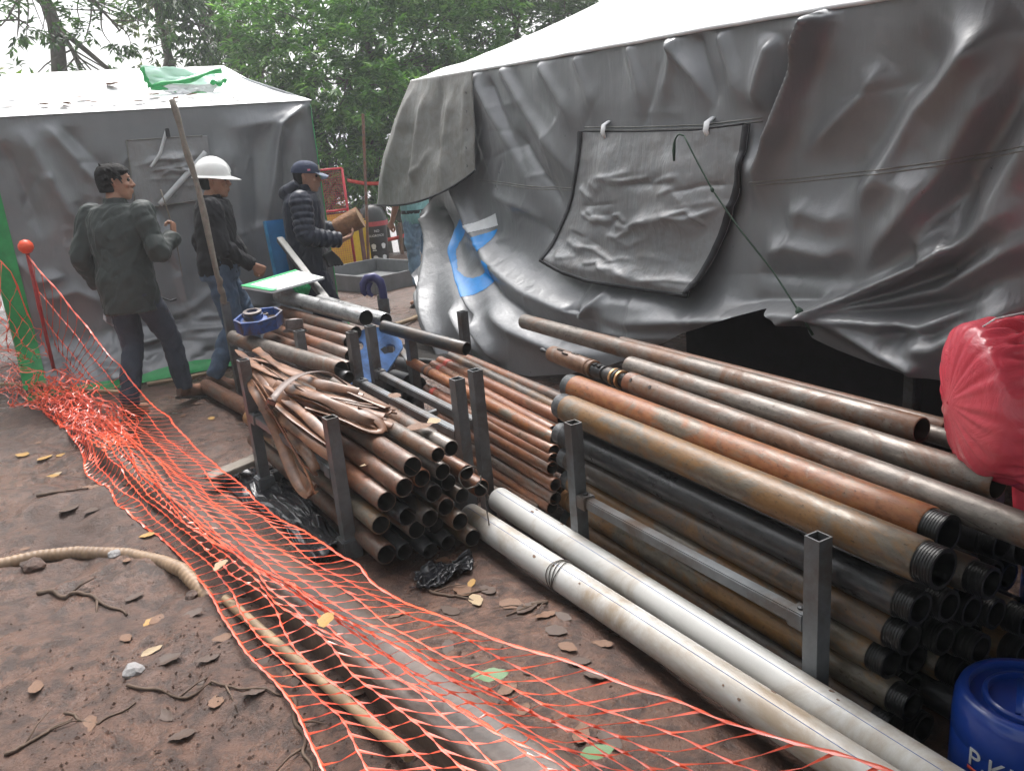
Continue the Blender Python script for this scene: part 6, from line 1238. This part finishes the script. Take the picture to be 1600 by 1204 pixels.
# grey metal tray on the ground
t = thing('metal_tray', 'low grey metal spill tray on the mud beyond the silver tent', 'tray', (3.65, 10.3, 0)); M_ = Matrix.Rotation(.28, 3, 'Z')
for c_, s_ in (((0, 0, .03), (1.15, 1.5, .02)), ((-.57, 0, .11), (.04, 1.5, .20)), ((.57, 0, .11), (.04, 1.5, .20)), ((0, -.75, .11), (1.18, .04, .20)), ((0, .75, .11), (1.18, .04, .20))):
    mb = MB(); mb.box(M_ @ Vector(c_), s_, rot=M_, bev=.006); mb.build('tray_side' if c_[2] > .05 else 'tray_floor', CONC, t)
# woven mat on the ground between the racks and the silver tent
MAT = simple('black_mesh_mat', (.05, .045, .04), .7); mb = MB(); c4 = [np.array(p) for p in [(2.361,6.548,0.02),(2.883,6.639,0.02),(2.654,5.25,0.02),(2.372,5.422,0.02)]]
for k in range(34):
    s = k/33; p0 = c4[0]*(1-s)+c4[1]*s; p1 = c4[3]*(1-s)+c4[2]*s; mb.tube([p0, (p0+p1)/2+np.array([0, 0, .01]), p1], .004, 4); p0 = c4[0]*(1-s)+c4[3]*s; p1 = c4[1]*(1-s)+c4[2]*s; mb.tube([p0, (p0+p1)/2+np.array([0, 0, .012]), p1], .004, 4)
tag(mb.build('mesh_mat', MAT), 'dark open mesh mat on the ground beside the thin rods', 'mat')
TYRE = simple('black_rubber', (.018, .018, .019), .6); mb = MB(); c = Vector((2.273,5.725,0.03)); mb.tube([c+V3(.16*math.cos(a), .16*math.sin(a), .02*math.sin(a)) for a in np.linspace(0, 2*math.pi, 33)], .022, 8, cap=False); tag(mb.build('rubber_ring', TYRE, smooth=True), 'black rubber ring on the ground behind the blue plate', 'ring')
# unseen tarp canopy, added out of frame to darken the drums and pipe ends
t = thing('shade_canopy', 'unseen grey tarp canopy on poles added to shade the drums', 'shade canopy', (3.0, -1.0, 0))
U, Vv = np.meshgrid(np.linspace(0, 1, 30), np.linspace(0, 1, 30), indexing='ij'); P_ = np.stack([-2.5+4.8*U, -2.6+5.9*Vv, 2.42+.2*U-.12*np.sin(U*math.pi)*np.sin(Vv*math.pi)], 2); o = grid_obj('canopy', P_, TARP_L, t); so = o.modifiers.new('t', 'SOLIDIFY'); so.thickness = .004
for x, y in ((-2.3, -2.5), (2.2, -2.5), (2.25, 1.2)): mb = MB(); mb.tube([V3(x, y, -.2), V3(x, y, 2.6)], .04, 10); mb.build('pole', WOODB, t, True)

# ================================================================ trees
def leaf_mat(name, cols, tr=.35):
    m, n, b = nodes(name); ge = n.nodes.new('ShaderNodeNewGeometry'); c = ramp(n, ge.outputs['Random Per Island'], [(i/(len(cols)-1), q) for i, q in enumerate(cols)])
    n.links.new(c, b.inputs['Base Color']); b.inputs['Roughness'].default_value = .38; b.inputs['Specular IOR Level'].default_value = .45
    tl = n.nodes.new('ShaderNodeBsdfTranslucent'); br = n.nodes.new('ShaderNodeMix'); br.data_type = 'RGBA'; br.blend_type = 'MULTIPLY'; br.inputs[0].default_value = 1; n.links.new(c, br.inputs[6]); br.inputs[7].default_value = (1.5, 1.9, .7, 1); n.links.new(br.outputs[2], tl.inputs['Color'])
    mx = n.nodes.new('ShaderNodeMixShader'); mx.inputs[0].default_value = tr; n.links.new(b.outputs[0], mx.inputs[1]); n.links.new(tl.outputs[0], mx.inputs[2]); n.links.new(mx.outputs[0], n.nodes['Material Output'].inputs['Surface']); return m
LG = leaf_mat('green_leaves', [(.045, .11, .03), (.085, .20, .05), (.14, .28, .075), (.24, .38, .13)])
LD = leaf_mat('dark_green_leaves', [(.022, .05, .02), (.04, .095, .03), (.07, .145, .045), (.10, .18, .06)])
LY = leaf_mat('yellow_green_leaves', [(.06, .11, .02), (.11, .17, .035), (.18, .20, .05), (.24, .20, .06)])
LO = leaf_mat('olive_leaves', [(.04, .07, .025), (.07, .11, .04), (.11, .13, .055), (.14, .15, .07)])
BARK = simple('grey_bark', (.13, .11, .09), .85, 0, .35, 8, .6, .02)
def leaf_mesh(name, centers, axes, nper, L, W, droop, mat, parent, seed, spread=1.0):
    rg = np.random.default_rng(seed); N = len(centers); K = N*nper
    c = np.repeat(centers, nper, 0); ax = np.repeat(axes, nper, 0)
    az = rg.uniform(0, 2*math.pi, K); el = rg.uniform(-.3, 1.0, K)
    d = np.stack([np.cos(az)*np.cos(el), np.sin(az)*np.cos(el), np.sin(el)], 1)*spread+ax*.8; d[:, 2] -= droop; d /= np.linalg.norm(d, axis=1)[:, None]
    side = np.cross(d, np.array([0, 0, 1.0])+rg.normal(0, .35, (K, 3))); side /= np.linalg.norm(side, axis=1)[:, None]+1e-9; up = np.cross(side, d)
    l = L*rg.uniform(.6, 1.25, K)[:, None]; w_ = W*rg.uniform(.7, 1.25, K)[:, None]; base = c+d*l*.12+rg.normal(0, L*.18, (K, 3))
    V_ = np.stack([base, base+d*l*.45+side*w_+up*w_*.25, base+d*l-up*l*.16, base+d*l*.45-side*w_+up*w_*.25], 1).reshape(-1, 3)
    me = bpy.data.meshes.new(name); me.vertices.add(K*4); me.vertices.foreach_set('co', V_.ravel()); me.loops.add(K*4); me.loops.foreach_set('vertex_index', np.arange(K*4)); me.polygons.add(K)
    me.polygons.foreach_set('loop_start', np.arange(K)*4); me.polygons.foreach_set('loop_total', np.full(K, 4)); me.update(calc_edges=True); me.validate(); me.materials.append(mat)
    o = bpy.data.objects.new(name, me); COL.objects.link(o); o.parent = parent; return o
def tree(label, base, trunk_pts, r0, blobs, mat, nper=13, L=.17, W=.027, droop=.5, seed=1, dens=1.0, limbs=10, name='broadleaf_tree', group=None):
    rg = np.random.default_rng(seed); t = thing(name, label, 'tree', base, group)
    tp = cat_rom([tuple(p) for p in trunk_pts], 14); mb = MB(); mb.tube(tp, np.linspace(r0, r0*.35, 14), 12)
    C = []; A = []
    for (cx, cy, cz, rx, ry, rz, cnt) in blobs:
        k = int(cnt*dens); d = rg.normal(0, 1, (k, 3)); d /= np.linalg.norm(d, axis=1)[:, None]; rad = rg.uniform(.25, 1, k)**.45
        lump = 1+.28*np.sin(d[:, 0]*5+cx)*np.sin(d[:, 1]*5+cy+1)+.22*np.sin(d[:, 2]*7+cz)
        C.append(np.array([cx, cy, cz])+d*rad[:, None]*lump[:, None]*np.array([rx, ry, rz])); A.append(d*np.array([1, 1, .6]))
        # limb from the trunk into the blob, with branchlets
        s = tp[rg.integers(6, 13)]; e = np.array([cx, cy, cz]); mid = s*.5+e*.5+rg.normal(0, .15, 3); lp = cat_rom([tuple(s), tuple(mid), tuple(e)], 10); mb.tube(lp, np.linspace(r0*.38, r0*.10, 10), 7)
        for _ in range(limbs):
            q = C[-1][rg.integers(0, k)]; st = lp[rg.integers(4, 10)]; md = (st+q)/2+rg.normal(0, .08, 3); mb.tube(cat_rom([tuple(st), tuple(md), tuple(q)], 7), np.linspace(r0*.11, r0*.035, 7), 5)
    mb.build('trunk', BARK, t, True, 60)
    leaf_mesh('crown', np.concatenate(C), np.concatenate(A), nper, L, W, droop, mat, t, seed+3); return t
def T(label, x, y, trunk, blobs, mat, **k):
    z = gzf(x, y); b_ = (x, y, z); return tree(label, b_, [(0, 0, -.3)]+[(p[0]-x, p[1]-y, p[2]-z) for p in trunk], k.pop('r0', .14), [(c[0]-x, c[1]-y, c[2]-z)+tuple(c[3:]) for c in blobs], mat, **k)
# the big leafy tree filling the gap between the tents
T('big dense green tree with drooping leaf tufts filling the gap between the tents', 6.4, 16.0, [(6.3, 16.0, 1.0), (5.9, 15.8, 2.4), (6.2, 16, 4.2)],
  [(5.2, 15.0, 2.9, 1.3, 1.2, 1.2, 420), (6.6, 15.2, 3.2, 1.4, 1.2, 1.3, 460), (4.4, 15.8, 3.6, 1.1, 1.0, 1.2, 300), (5.9, 15.4, 4.9, 1.6, 1.3, 1.2, 420), (7.9, 15.6, 3.2, 1.2, 1.2, 1.2, 360), (6.0, 14.8, 1.5, 1.2, 1.0, .9, 300), (7.4, 15.0, 1.6, 1.3, 1.0, .9, 300), (4.9, 15.2, 1.5, .9, .9, .9, 200), (7.6, 15.6, 5.0, 1.5, 1.3, 1.2, 360)], LG, seed=11)
T('dark green tree rising behind the silver tent roof', 10.2, 17.0, [(10.1, 17, 2), (9.9, 17, 4.5)], [(9.3, 16.6, 3.6, 1.6, 1.3, 1.6, 420), (10.9, 16.6, 3.6, 1.5, 1.3, 1.5, 380), (10.0, 16.6, 5.6, 2.0, 1.5, 1.4, 440), (12.3, 17, 4.6, 1.6, 1.4, 1.5, 300), (8.9, 17.4, 5.6, 1.2, 1.2, 1.2, 260), (13.6, 17, 5.4, 1.4, 1.4, 1.2, 220)], LD, seed=21)
T('hazy olive green tree behind the grey tent roof corner', 5.0, 21.0, [(4.9, 21, 2), (4.6, 21, 5)], [(3.9, 20.4, 4.6, 1.5, 1.3, 1.6, 340), (5.2, 20.6, 6.2, 1.8, 1.5, 1.4, 360), (3.6, 20.6, 6.6, 1.3, 1.3, 1.3, 260), (5.2, 20.6, 3.4, 1.3, 1.2, 1.4, 260), (4.3, 20.4, 2.2, 1.2, 1.2, 1.2, 220)], LO, seed=31, r0=.2, L=.15)
T('tree with bluish drooping foliage hanging above the grey tent', 2.9, 18.5, [(2.95, 18.5, 2.5), (2.8, 18.4, 5)], [(2.9, 17.6, 5.3, .7, .7, 1.0, 120), (3.5, 17.8, 4.2, .6, .7, .9, 100), (2.4, 18, 6.4, .8, .8, .6, 60), (3.3, 18, 2.8, .8, .8, .8, 70), (2.3, 18.0, 3.0, .6, .7, .5, 30)], LD, seed=41, droop=.9)
T('thinly leaved tree with bare dark branches against the white sky', .6, 17.5, [(.7, 17.5, 2.6), (1.0, 17.5, 4.2), (.5, 17.4, 6.0)], [(1.4, 16.8, 5.0, 1.3, .9, .5, 70), (.4, 16.8, 4.2, 1.0, .9, .45, 45), (1.9, 16.8, 4.0, 1.0, .8, .5, 45), (1.2, 17, 3.0, 1.3, .8, .5, 70), (.2, 17, 5.6, 1.4, 1.0, .5, 50), (2.2, 17.2, 2.8, .8, .8, .4, 30)], LD, seed=51, limbs=16, nper=9, r0=.16)
T('yellow green bushy tree peeping over the grey tent roof edge', -1.6, 14.5, [(-1.6, 14.5, 1.2), (-1.4, 14.4, 2.8)], [(-1.5, 13.8, 2.9, 1.1, .9, 1.0, 330), (-.9, 14.0, 2.4, .8, .8, .8, 200), (-2.2, 14, 3.2, 1.0, .9, 1.0, 220), (-1.7, 14.4, 5.2, 1.0, .9, .6, 90)], LY, seed=61, L=.15, W=.034, droop=.3)
T('small yellow green bush low behind the grey tent ridge', .9, 13.0, [(.9, 13, 1.0), (.95, 13, 2.0)], [(.6, 12.8, 2.3, .7, .6, .4, 90), (1.5, 12.8, 2.4, .6, .6, .4, 70), (-.1, 12.9, 2.4, .6, .6, .45, 80)], LY, seed=71, r0=.06, nper=10)
T('leafy sapling hanging over the rusty pole', 5.5, 14.6, [(5.45, 14.6, 1.0), (5.35, 14.5, 2.2)], [(5.3, 14.0, 1.55, .7, .6, .5, 120), (6.0, 13.8, 1.2, .7, .6, .5, 120), (5.7, 14.0, 2.3, .9, .7, .6, 170)], LG, seed=81, r0=.07)
T('bare forked trunk tree showing through the gap by the red gate', 4.7, 15.6, [(4.75, 15.6, .6), (4.9, 15.6, 1.6), (4.6, 15.5, 2.8)], [(4.2, 15.4, 2.0, .7, .6, .6, 110), (4.6, 15.6, 1.2, .6, .6, .5, 60), (5.4, 15.6, .9, .6, .6, .4, 40)], LD, seed=91, r0=.16)
# forest behind the photographer
for k, (x, y, h) in enumerate(((-5, -5, 4.2), (0, -8, 5.0), (6.5, -6, 4.6), (11, -1, 5.0), (-8, 2, 4.4), (-7, 9, 4.2), (12, 8, 4.6), (-4.5, 13.5, 4.2))):
    T('leafy forest tree standing around the clearing', x, y, [(x, y, 1.5), (x+.3, y, h)], [(x, y, h, 2.4, 2.4, 1.8, 240), (x+1.2, y+.8, h+1.8, 2.0, 2.0, 1.5, 180), (x-1.1, y-.6, h+1.5, 2.0, 2.0, 1.4, 180)], [LG, LD, LO][k % 3], seed=200+k, L=.34, W=.07, r0=.2, limbs=5, group='forest trees around the clearing')
for k, (x, y) in enumerate(((-3.2, 11.2), (-4.8, 8.6), (-5.5, 5.2))):
    T(('low leafy shrub beyond the green tent corner', 'wide low shrub on the slope left of the grey tent', 'leafy shrub at the edge of the muddy slope')[k], x, y, [(x, y, .5), (x+.1, y, 1.4)], [(x, y, .9, 1.3, 1.1, .9, 260), (x+.9, y+.6, .6, 1.0, .9, .7, 180), (x-.8, y+.5, 1.3, 1.0, 1.0, .9, 180)], [LG, LY, LD][k], seed=300+k, r0=.06, name='leafy_shrub')

# ================================================================ fallen leaves, twigs, stones
LEAFM = {'yellow': simple('yellow_dead_leaf', (.36, .20, .05), .6, 0, .35, 30, .2), 'brown': simple('brown_dead_leaf', (.15, .075, .04), .6, 0, .4, 30, .3), 'dark': simple('dark_wet_leaf', (.06, .032, .02), .55, 0, .4, 30, .3), 'green': simple('fallen_green_leaf', (.05, .14, .03), .45, 0, .3, 30, .2), 'pale': simple('pale_dry_leaf', (.34, .25, .15), .65, 0, .3, 30, .2)}
LM = {}
def leaf_variants(kind):
    out = []
    for v in range(4):
        rr_ = random.Random(v*7+hash(kind) % 5 if False else v*7+len(kind)); n_, m_ = 9, 5; P_ = np.zeros((n_, m_, 3)); cu = rr_.uniform(.1, .5); tw = rr_.uniform(-.6, .6); cup = rr_.uniform(-.35, .55)
        for i in range(n_):
            s = i/(n_-1); w_ = .27*math.sin(math.pi*s**.8)**.8*(1 if s < .99 else 0)+.004
            for j in range(m_):
                q = j/(m_-1)*2-1; y = q*w_*(1+.12*math.sin(i*2.3+j)); z = cu*(s-.5)**2*.9+cup*(q*w_)**2*4+tw*q*w_*s*.5+.02*math.sin(i*1.7+j*2+v)
                P_[i, j] = (s-.5, y, z)
        P_[..., 2] -= P_[..., 2].min(); o = grid_obj('tmp', P_, LEAFM[kind]); me = o.data; bpy.data.objects.remove(o); out.append(me)
    return out
def leaf(kind, x, y, L, label, group, z=None, tilt=(0, 0), rz=None, name='fallen_leaf'):
    if kind not in LM: LM[kind] = leaf_variants(kind)
    o = bpy.data.objects.new(name, LM[kind][random.randrange(4)]); COL.objects.link(o); o.scale = (L, L*random.uniform(.8, 1.15), L*random.uniform(.25, .65))
    o.location = (x, y, (gzf(x, y)+.003) if z is None else z); o.rotation_euler = (tilt[0]+random.uniform(-.12, .12), tilt[1]+random.uniform(-.12, .12), random.uniform(0, 6.28) if rz is None else rz)
    return tag(o, label, 'leaf', group)
LBL = {'yellow': ('yellow dead leaf on the muddy ground', 'yellow leaves on the mud'), 'brown': ('curled brown dead leaf on the muddy ground', 'brown leaves on the mud'), 'dark': ('dark wet leaf pressed into the muddy ground', 'dark wet leaves on the mud'), 'pale': ('pale dry leaf on the muddy ground', 'pale leaves on the mud')}
# leaves traced one by one
for x_, y_, k, L in [(-0.39,5.75,'yellow',0.12),(-0.27,5.64,'yellow',0.13),(-0.18,5.66,'yellow',0.10),(-0.24,5.28,'yellow',0.11),(-0.23,5.33,'pale',0.10),(-0.05,4.77,'brown',0.13),(-0.17,4.56,'dark',0.15),(-0.06,4.47,'dark',0.15),(0.04,4.38,'dark',0.12),(0.13,3.94,'yellow',0.09),(0.36,3.41,'pale',0.09),(0.05,3.16,'yellow',0.09),(0.07,3.16,'brown',0.10),(0.19,3.07,'dark',0.11),(0.26,2.84,'brown',0.09),(0.03,2.91,'pale',0.10),(0.07,2.81,'dark',0.12),(0.19,2.75,'dark',0.10),(-0.33,2.91,'brown',0.09),(0.17,2.47,'brown',0.09),(0.02,2.54,'dark',0.10),(-0.19,2.62,'brown',0.10),(0.05,2.39,'dark',0.10),(0.16,2.64,'dark',0.09),(-0.04,3.06,'brown',0.08),(0.28,2.43,'dark',0.10),(0.40,2.50,'brown',0.08),(-0.02,3.84,'dark',0.10),(-0.16,3.54,'dark',0.09),(0.02,3.40,'dark',0.10),(0.31,3.09,'brown',0.09),(0.57,2.26,'dark',0.16),(0.96,3.06,'brown',0.07),(1.12,2.65,'brown',0.13),(1.17,2.67,'yellow',0.08),(1.02,2.55,'dark',0.12),(1.13,2.55,'pale',0.12),(1.20,2.59,'dark',0.10),(1.16,2.91,'brown',0.09),(1.22,2.43,'brown',0.14),(1.25,2.37,'dark',0.13),(1.27,2.28,'brown',0.10),(1.25,2.17,'dark',0.11),(1.23,2.07,'brown',0.10),(1.22,1.99,'dark',0.10),(0.88,1.99,'dark',0.10),(0.96,2.01,'brown',0.10),(0.90,2.31,'dark',0.10),(1.04,1.71,'brown',0.12),(1.09,1.64,'dark',0.12),(1.22,1.90,'dark',0.10),(0.96,1.90,'brown',0.08),(1.32,2.24,'dark',0.09),(1.34,2.03,'brown',0.09),(0.72,6.16,'brown',0.08),(0.73,5.68,'yellow',0.10),(0.58,5.91,'brown',0.07),(-0.30,6.04,'brown',0.09),(-0.45,6.18,'dark',0.10),(0.12,4.74,'brown',0.09),(0.68,3.05,'dark',0.09),(1.11,3.01,'brown',0.08),(0.85,2.65,'brown',0.09)]:
    lb, gr = LBL[k]; leaf(k, x_, y_, L*.85, lb, gr)
for x_, y_, z_, k, L, lb in ((*(0.519,2.341,0.22), 'yellow', .10, 'yellow brown leaf caught in the orange net'), (*(0.334,3.159,0.12), 'pale', .09, 'pale leaf lying on the net strands by the beam'), (*(0.901,1.996,0.06), 'green', .12, 'fallen green leaf under the orange net'), (*(0.982,1.538,0.06), 'green', .10, 'small green leaf low beside the net edge'), (*(1.226,3.171,0.47), 'brown', .13, 'brown leaf lying on the slim grey pipe'), (*(1.333,3.26,0.45), 'pale', .10, 'pale leaf lying across the rack rail'), (*(0.984,3.186,0.36), 'pale', .07, 'small pale leaf stuck on a rusty pipe'), (*(1.373,3.825,0.43), 'brown', .10, 'brown leaf resting on the grey rack rail'), (*(2.36,2.726,0.596), 'yellow', .13, 'crumpled tan leaf lying on the long brown pipe')):
    leaf(k, x_, y_, L, lb, None, z=z_+.012)
# leaf pieces on the grey tent roof
for k, (px_, py_) in enumerate([(0.800,8.403),(0.027,8.165),(-0.022,7.919),(0.462,7.852),(0.511,7.994),(0.382,7.744),(0.225,7.759),(0.724,7.686),(0.931,7.924),(0.916,7.685),(1.105,7.773),(1.260,7.784),(1.202,7.752),(0.350,7.649),(1.674,7.646),(1.878,7.694),(1.788,7.667),(1.060,7.942),(0.569,7.764),(1.483,7.734),(0.195,7.955),(1.358,7.877)]):
    leaf('brown', px_, py_, random.uniform(.07, .15) if k else .16, 'brown leaf scrap lying on the white tent roof', 'leaf scraps on the white tent roof', z=roofLz(px_, py_)+.012)
# random litter
for k in range(55):
    x_, y_ = random.uniform(-1.4, 1.2), random.uniform(1.1, 4.4)
    if (x_ > .62 and y_ > 2.7): continue
    kd = random.choices(['dark', 'brown', 'pale', 'yellow'], [5, 4, 1, .6])[0]; lb, gr = LBL[kd]; leaf(kd, x_, y_, random.uniform(.035, .075), lb, gr)
TWIG = simple('brown_twig', (.10, .065, .045), .8, 0, .3, 30)
def twig(px, r_, label, fork=True):
    P_ = resamp(px, 20); P_[:, 2] = gz(P_[:, 0], P_[:, 1])+r_*.7; P_[:, 0] += .008*np.sin(np.arange(20)*.8); mb = MB(); mb.tube(P_, np.linspace(r_, r_*.5, 20), 6)
    if fork:
        for i in (6, 12): q = Vector(P_[i]); d = Vector(P_[i+2]-P_[i]).normalized(); e = q+d*.10+Vector((-d.y, d.x, .15))*.08*(1 if i == 6 else -1); mb.tube([q, (q+e)/2+V3(0, 0, .01), e], [r_*.6, r_*.45, r_*.25], 5)
    tag(mb.build('twig', TWIG, smooth=True), label, 'twig')
twig([(-0.067,2.72,-0),(0.08,2.634,-0),(0.238,2.5,-0),(0.352,2.378,0)], .006, 'long forked twig on the mud left of the net')
twig([(0.377,2.36,0),(0.36,2.19,0),(0.335,2.004,0)], .008, 'curved brown twig by the lower net edge')
twig([(-0.321,3.665,0),(-0.162,3.512,0),(-0.054,3.37,0),(-0.026,3.291,0)], .010, 'thick short twig below the ribbed hose')
twig([(-0.413,2.571,-0),(-0.329,2.611,0),(-0.239,2.689,-0)], .006, 'slim twig lying in the foreground mud')
twig([(-0.256,2.738,0),(-0.171,2.603,0),(-0.055,2.652,0)], .005, 'thin bent twig beside the foreground leaves', False)
twig([(-0.312,4.829,0),(-0.162,4.755,0),(-0.071,4.732,0)], .009, 'broken twig near the yellow leaves', False)
twig([(0.995,2.805,0),(1.056,2.637,0),(1.196,2.588,0)], .007, 'dark twig on the mud below the pipe ends')
twig([(1.275,2.384,-0),(1.355,2.379,0),(1.157,2.367,0)], .006, 'brown frond stalk beside the white plastic pipes')
STONE = simple('grey_stone', (.26, .25, .25), .7, 0, .25, 20, .4, .01)
def stone(p, r_, label, mat=STONE, seed=0):
    bm = bmesh.new(); bmesh.ops.create_icosphere(bm, subdivisions=2, radius=r_)
    for v in bm.verts: q = noise.noise(v.co*(1.2/r_)+Vector((seed, 0, 0))); v.co = v.co*(1+.35*q); v.co.z *= .6
    me = bpy.data.meshes.new('stone'); bm.to_mesh(me); bm.free(); me.materials.append(mat); o = bpy.data.objects.new('stone', me); COL.objects.link(o); o.location = (p[0], p[1], gzf(p[0], p[1])+r_*.2); tag(o, label, 'stone')
stone((-0.017,3.765,0), .03, 'pale grey stone just below the ribbed hose', seed=1); stone((-0.04,2.805,0), .035, 'flat grey stone in the mud among leaves', seed=2); stone((-0.332,3.905,0), .05, 'rounded muddy stone under the ribbed hose', MUD, 3); stone((0.222,3.278,0), .03, 'small muddy stone beside the net edge', MUD, 4)
# clods and crumbs of earth
CLOD = simple('earth_clods', (.075, .042, .03), .8, 0, .35, 25, .4)
mb = MB(); rr_ = random.Random(5)
cl = []
for k in range(1500):
    if k < 1250: x_, y_ = rr_.gauss(.15, .35), rr_.uniform(1.0, 3.0); x_ += (2.2-y_)*.28
    else: x_, y_ = rr_.uniform(-1.6, 1.3), rr_.uniform(1.0, 5)
    cl.append((x_, y_, rr_.uniform(.002, .007)*(1.5 if rr_.random() < .06 else 1)))
cz = gz(np.array([c_[0] for c_ in cl]), np.array([c_[1] for c_ in cl]))
for (x_, y_, r_), z_ in zip(cl, cz):
    o_ = [rr_.uniform(.7, 1.3) for _ in range(6)]; mb.add([(x_+r_*o_[0], y_, z_), (x_, y_+r_*o_[1], z_+r_*.2), (x_-r_*o_[2], y_, z_), (x_, y_-r_*o_[3], z_+r_*.1), (x_+r_*.2, y_, z_+r_*o_[4]), (x_, y_, z_-r_*.5)], [(0, 1, 4), (1, 2, 4), (2, 3, 4), (3, 0, 4), (1, 0, 5), (2, 1, 5), (3, 2, 5), (0, 3, 5)])
tag(mb.build('earth_crumbs', CLOD), 'crumbs and clods of loose earth on the mud', 'earth', kind='stuff')
# ================================================================ green and white tarp folded on the grey tent roof
m, n, b = nodes('green_white_tarp'); b.inputs['Base Color'].default_value = (.55, .78, .66, 1); b.inputs['Roughness'].default_value = .35
t = thing('folded_tarp', 'folded green edged tarp left on the white tent roof', 'tarp', (1.15, 8.1, 2.3))
Qp = [np.array(p) for p in [(1.023,8.1,2.478),(1.677,8.1,2.424),(1.7,8.1,2.337),(1.515,8.1,2.227),(1.067,8.1,2.311)]]; c0 = np.array([1.15, 8.1, 2.3])
def flapg(a, b_, c_, d, amp, seed, mt, nm):
    u_, v_ = np.meshgrid(np.linspace(0, 1, 30), np.linspace(0, 1, 24), indexing='ij'); P_ = (1-u_)[..., None]*((1-v_)[..., None]*a+v_[..., None]*d)+u_[..., None]*((1-v_)[..., None]*b_+v_[..., None]*c_); P_[..., 2] += amp*fbm(u_*4, v_*4, 3, seed); P_[..., 1] += amp*fbm(u_*3, v_*3, 3, seed+1)
    o = grid_obj(nm, P_-c0, mt, t); so = o.modifiers.new('t', 'SOLIDIFY'); so.thickness = .012; return o
GW = MATS['green_white_tarp']; bk = np.array([0, .35, .02])
flapg(Qp[0], Qp[1]+bk, Qp[2]+bk*.5, Qp[4], .05, 400, GW, 'fold'); flapg(Qp[4], Qp[2], Qp[3], (Qp[4]+Qp[3])/2-np.array([0, .05, .02]), .03, 410, ROOF, 'fold')
for L_ in ((Qp[4], Qp[1]), (Qp[4], Qp[3]), (Qp[0], Qp[4]), (Qp[2]*.4+Qp[4]*.6+np.array([.25, -.03, 0]), Qp[2])):
    mb = MB(); a_, b_ = Vector(L_[0]-c0), Vector(L_[1]-c0); mb.tube([a_.lerp(b_, s)+V3(0, -.02, .012*math.sin(s*9)) for s in np.linspace(0, 1, 14)], [.022+.008*math.sin(k*1.1) for k in range(14)], 8, flat=.8); mb.build('green_hem', GREEN, t, True)

# ================================================================ misty air
m = bpy.data.materials.new('mist'); m.use_nodes = True; n = m.node_tree
for q in list(n.nodes):
    if q.type == 'BSDF_PRINCIPLED': n.nodes.remove(q)
pv = n.nodes.new('ShaderNodeVolumePrincipled'); pv.inputs['Color'].default_value = (.93, .96, .98, 1); pv.inputs['Density'].default_value = .0042; pv.inputs['Anisotropy'].default_value = .2
n.links.new(pv.outputs[0], n.nodes['Material Output'].inputs['Volume'])
mb = MB(); mb.box((0, 0, -2.5), (1000, 1000, 27)); hz = mb.build('haze', m); tag(hz, kind='stuff')
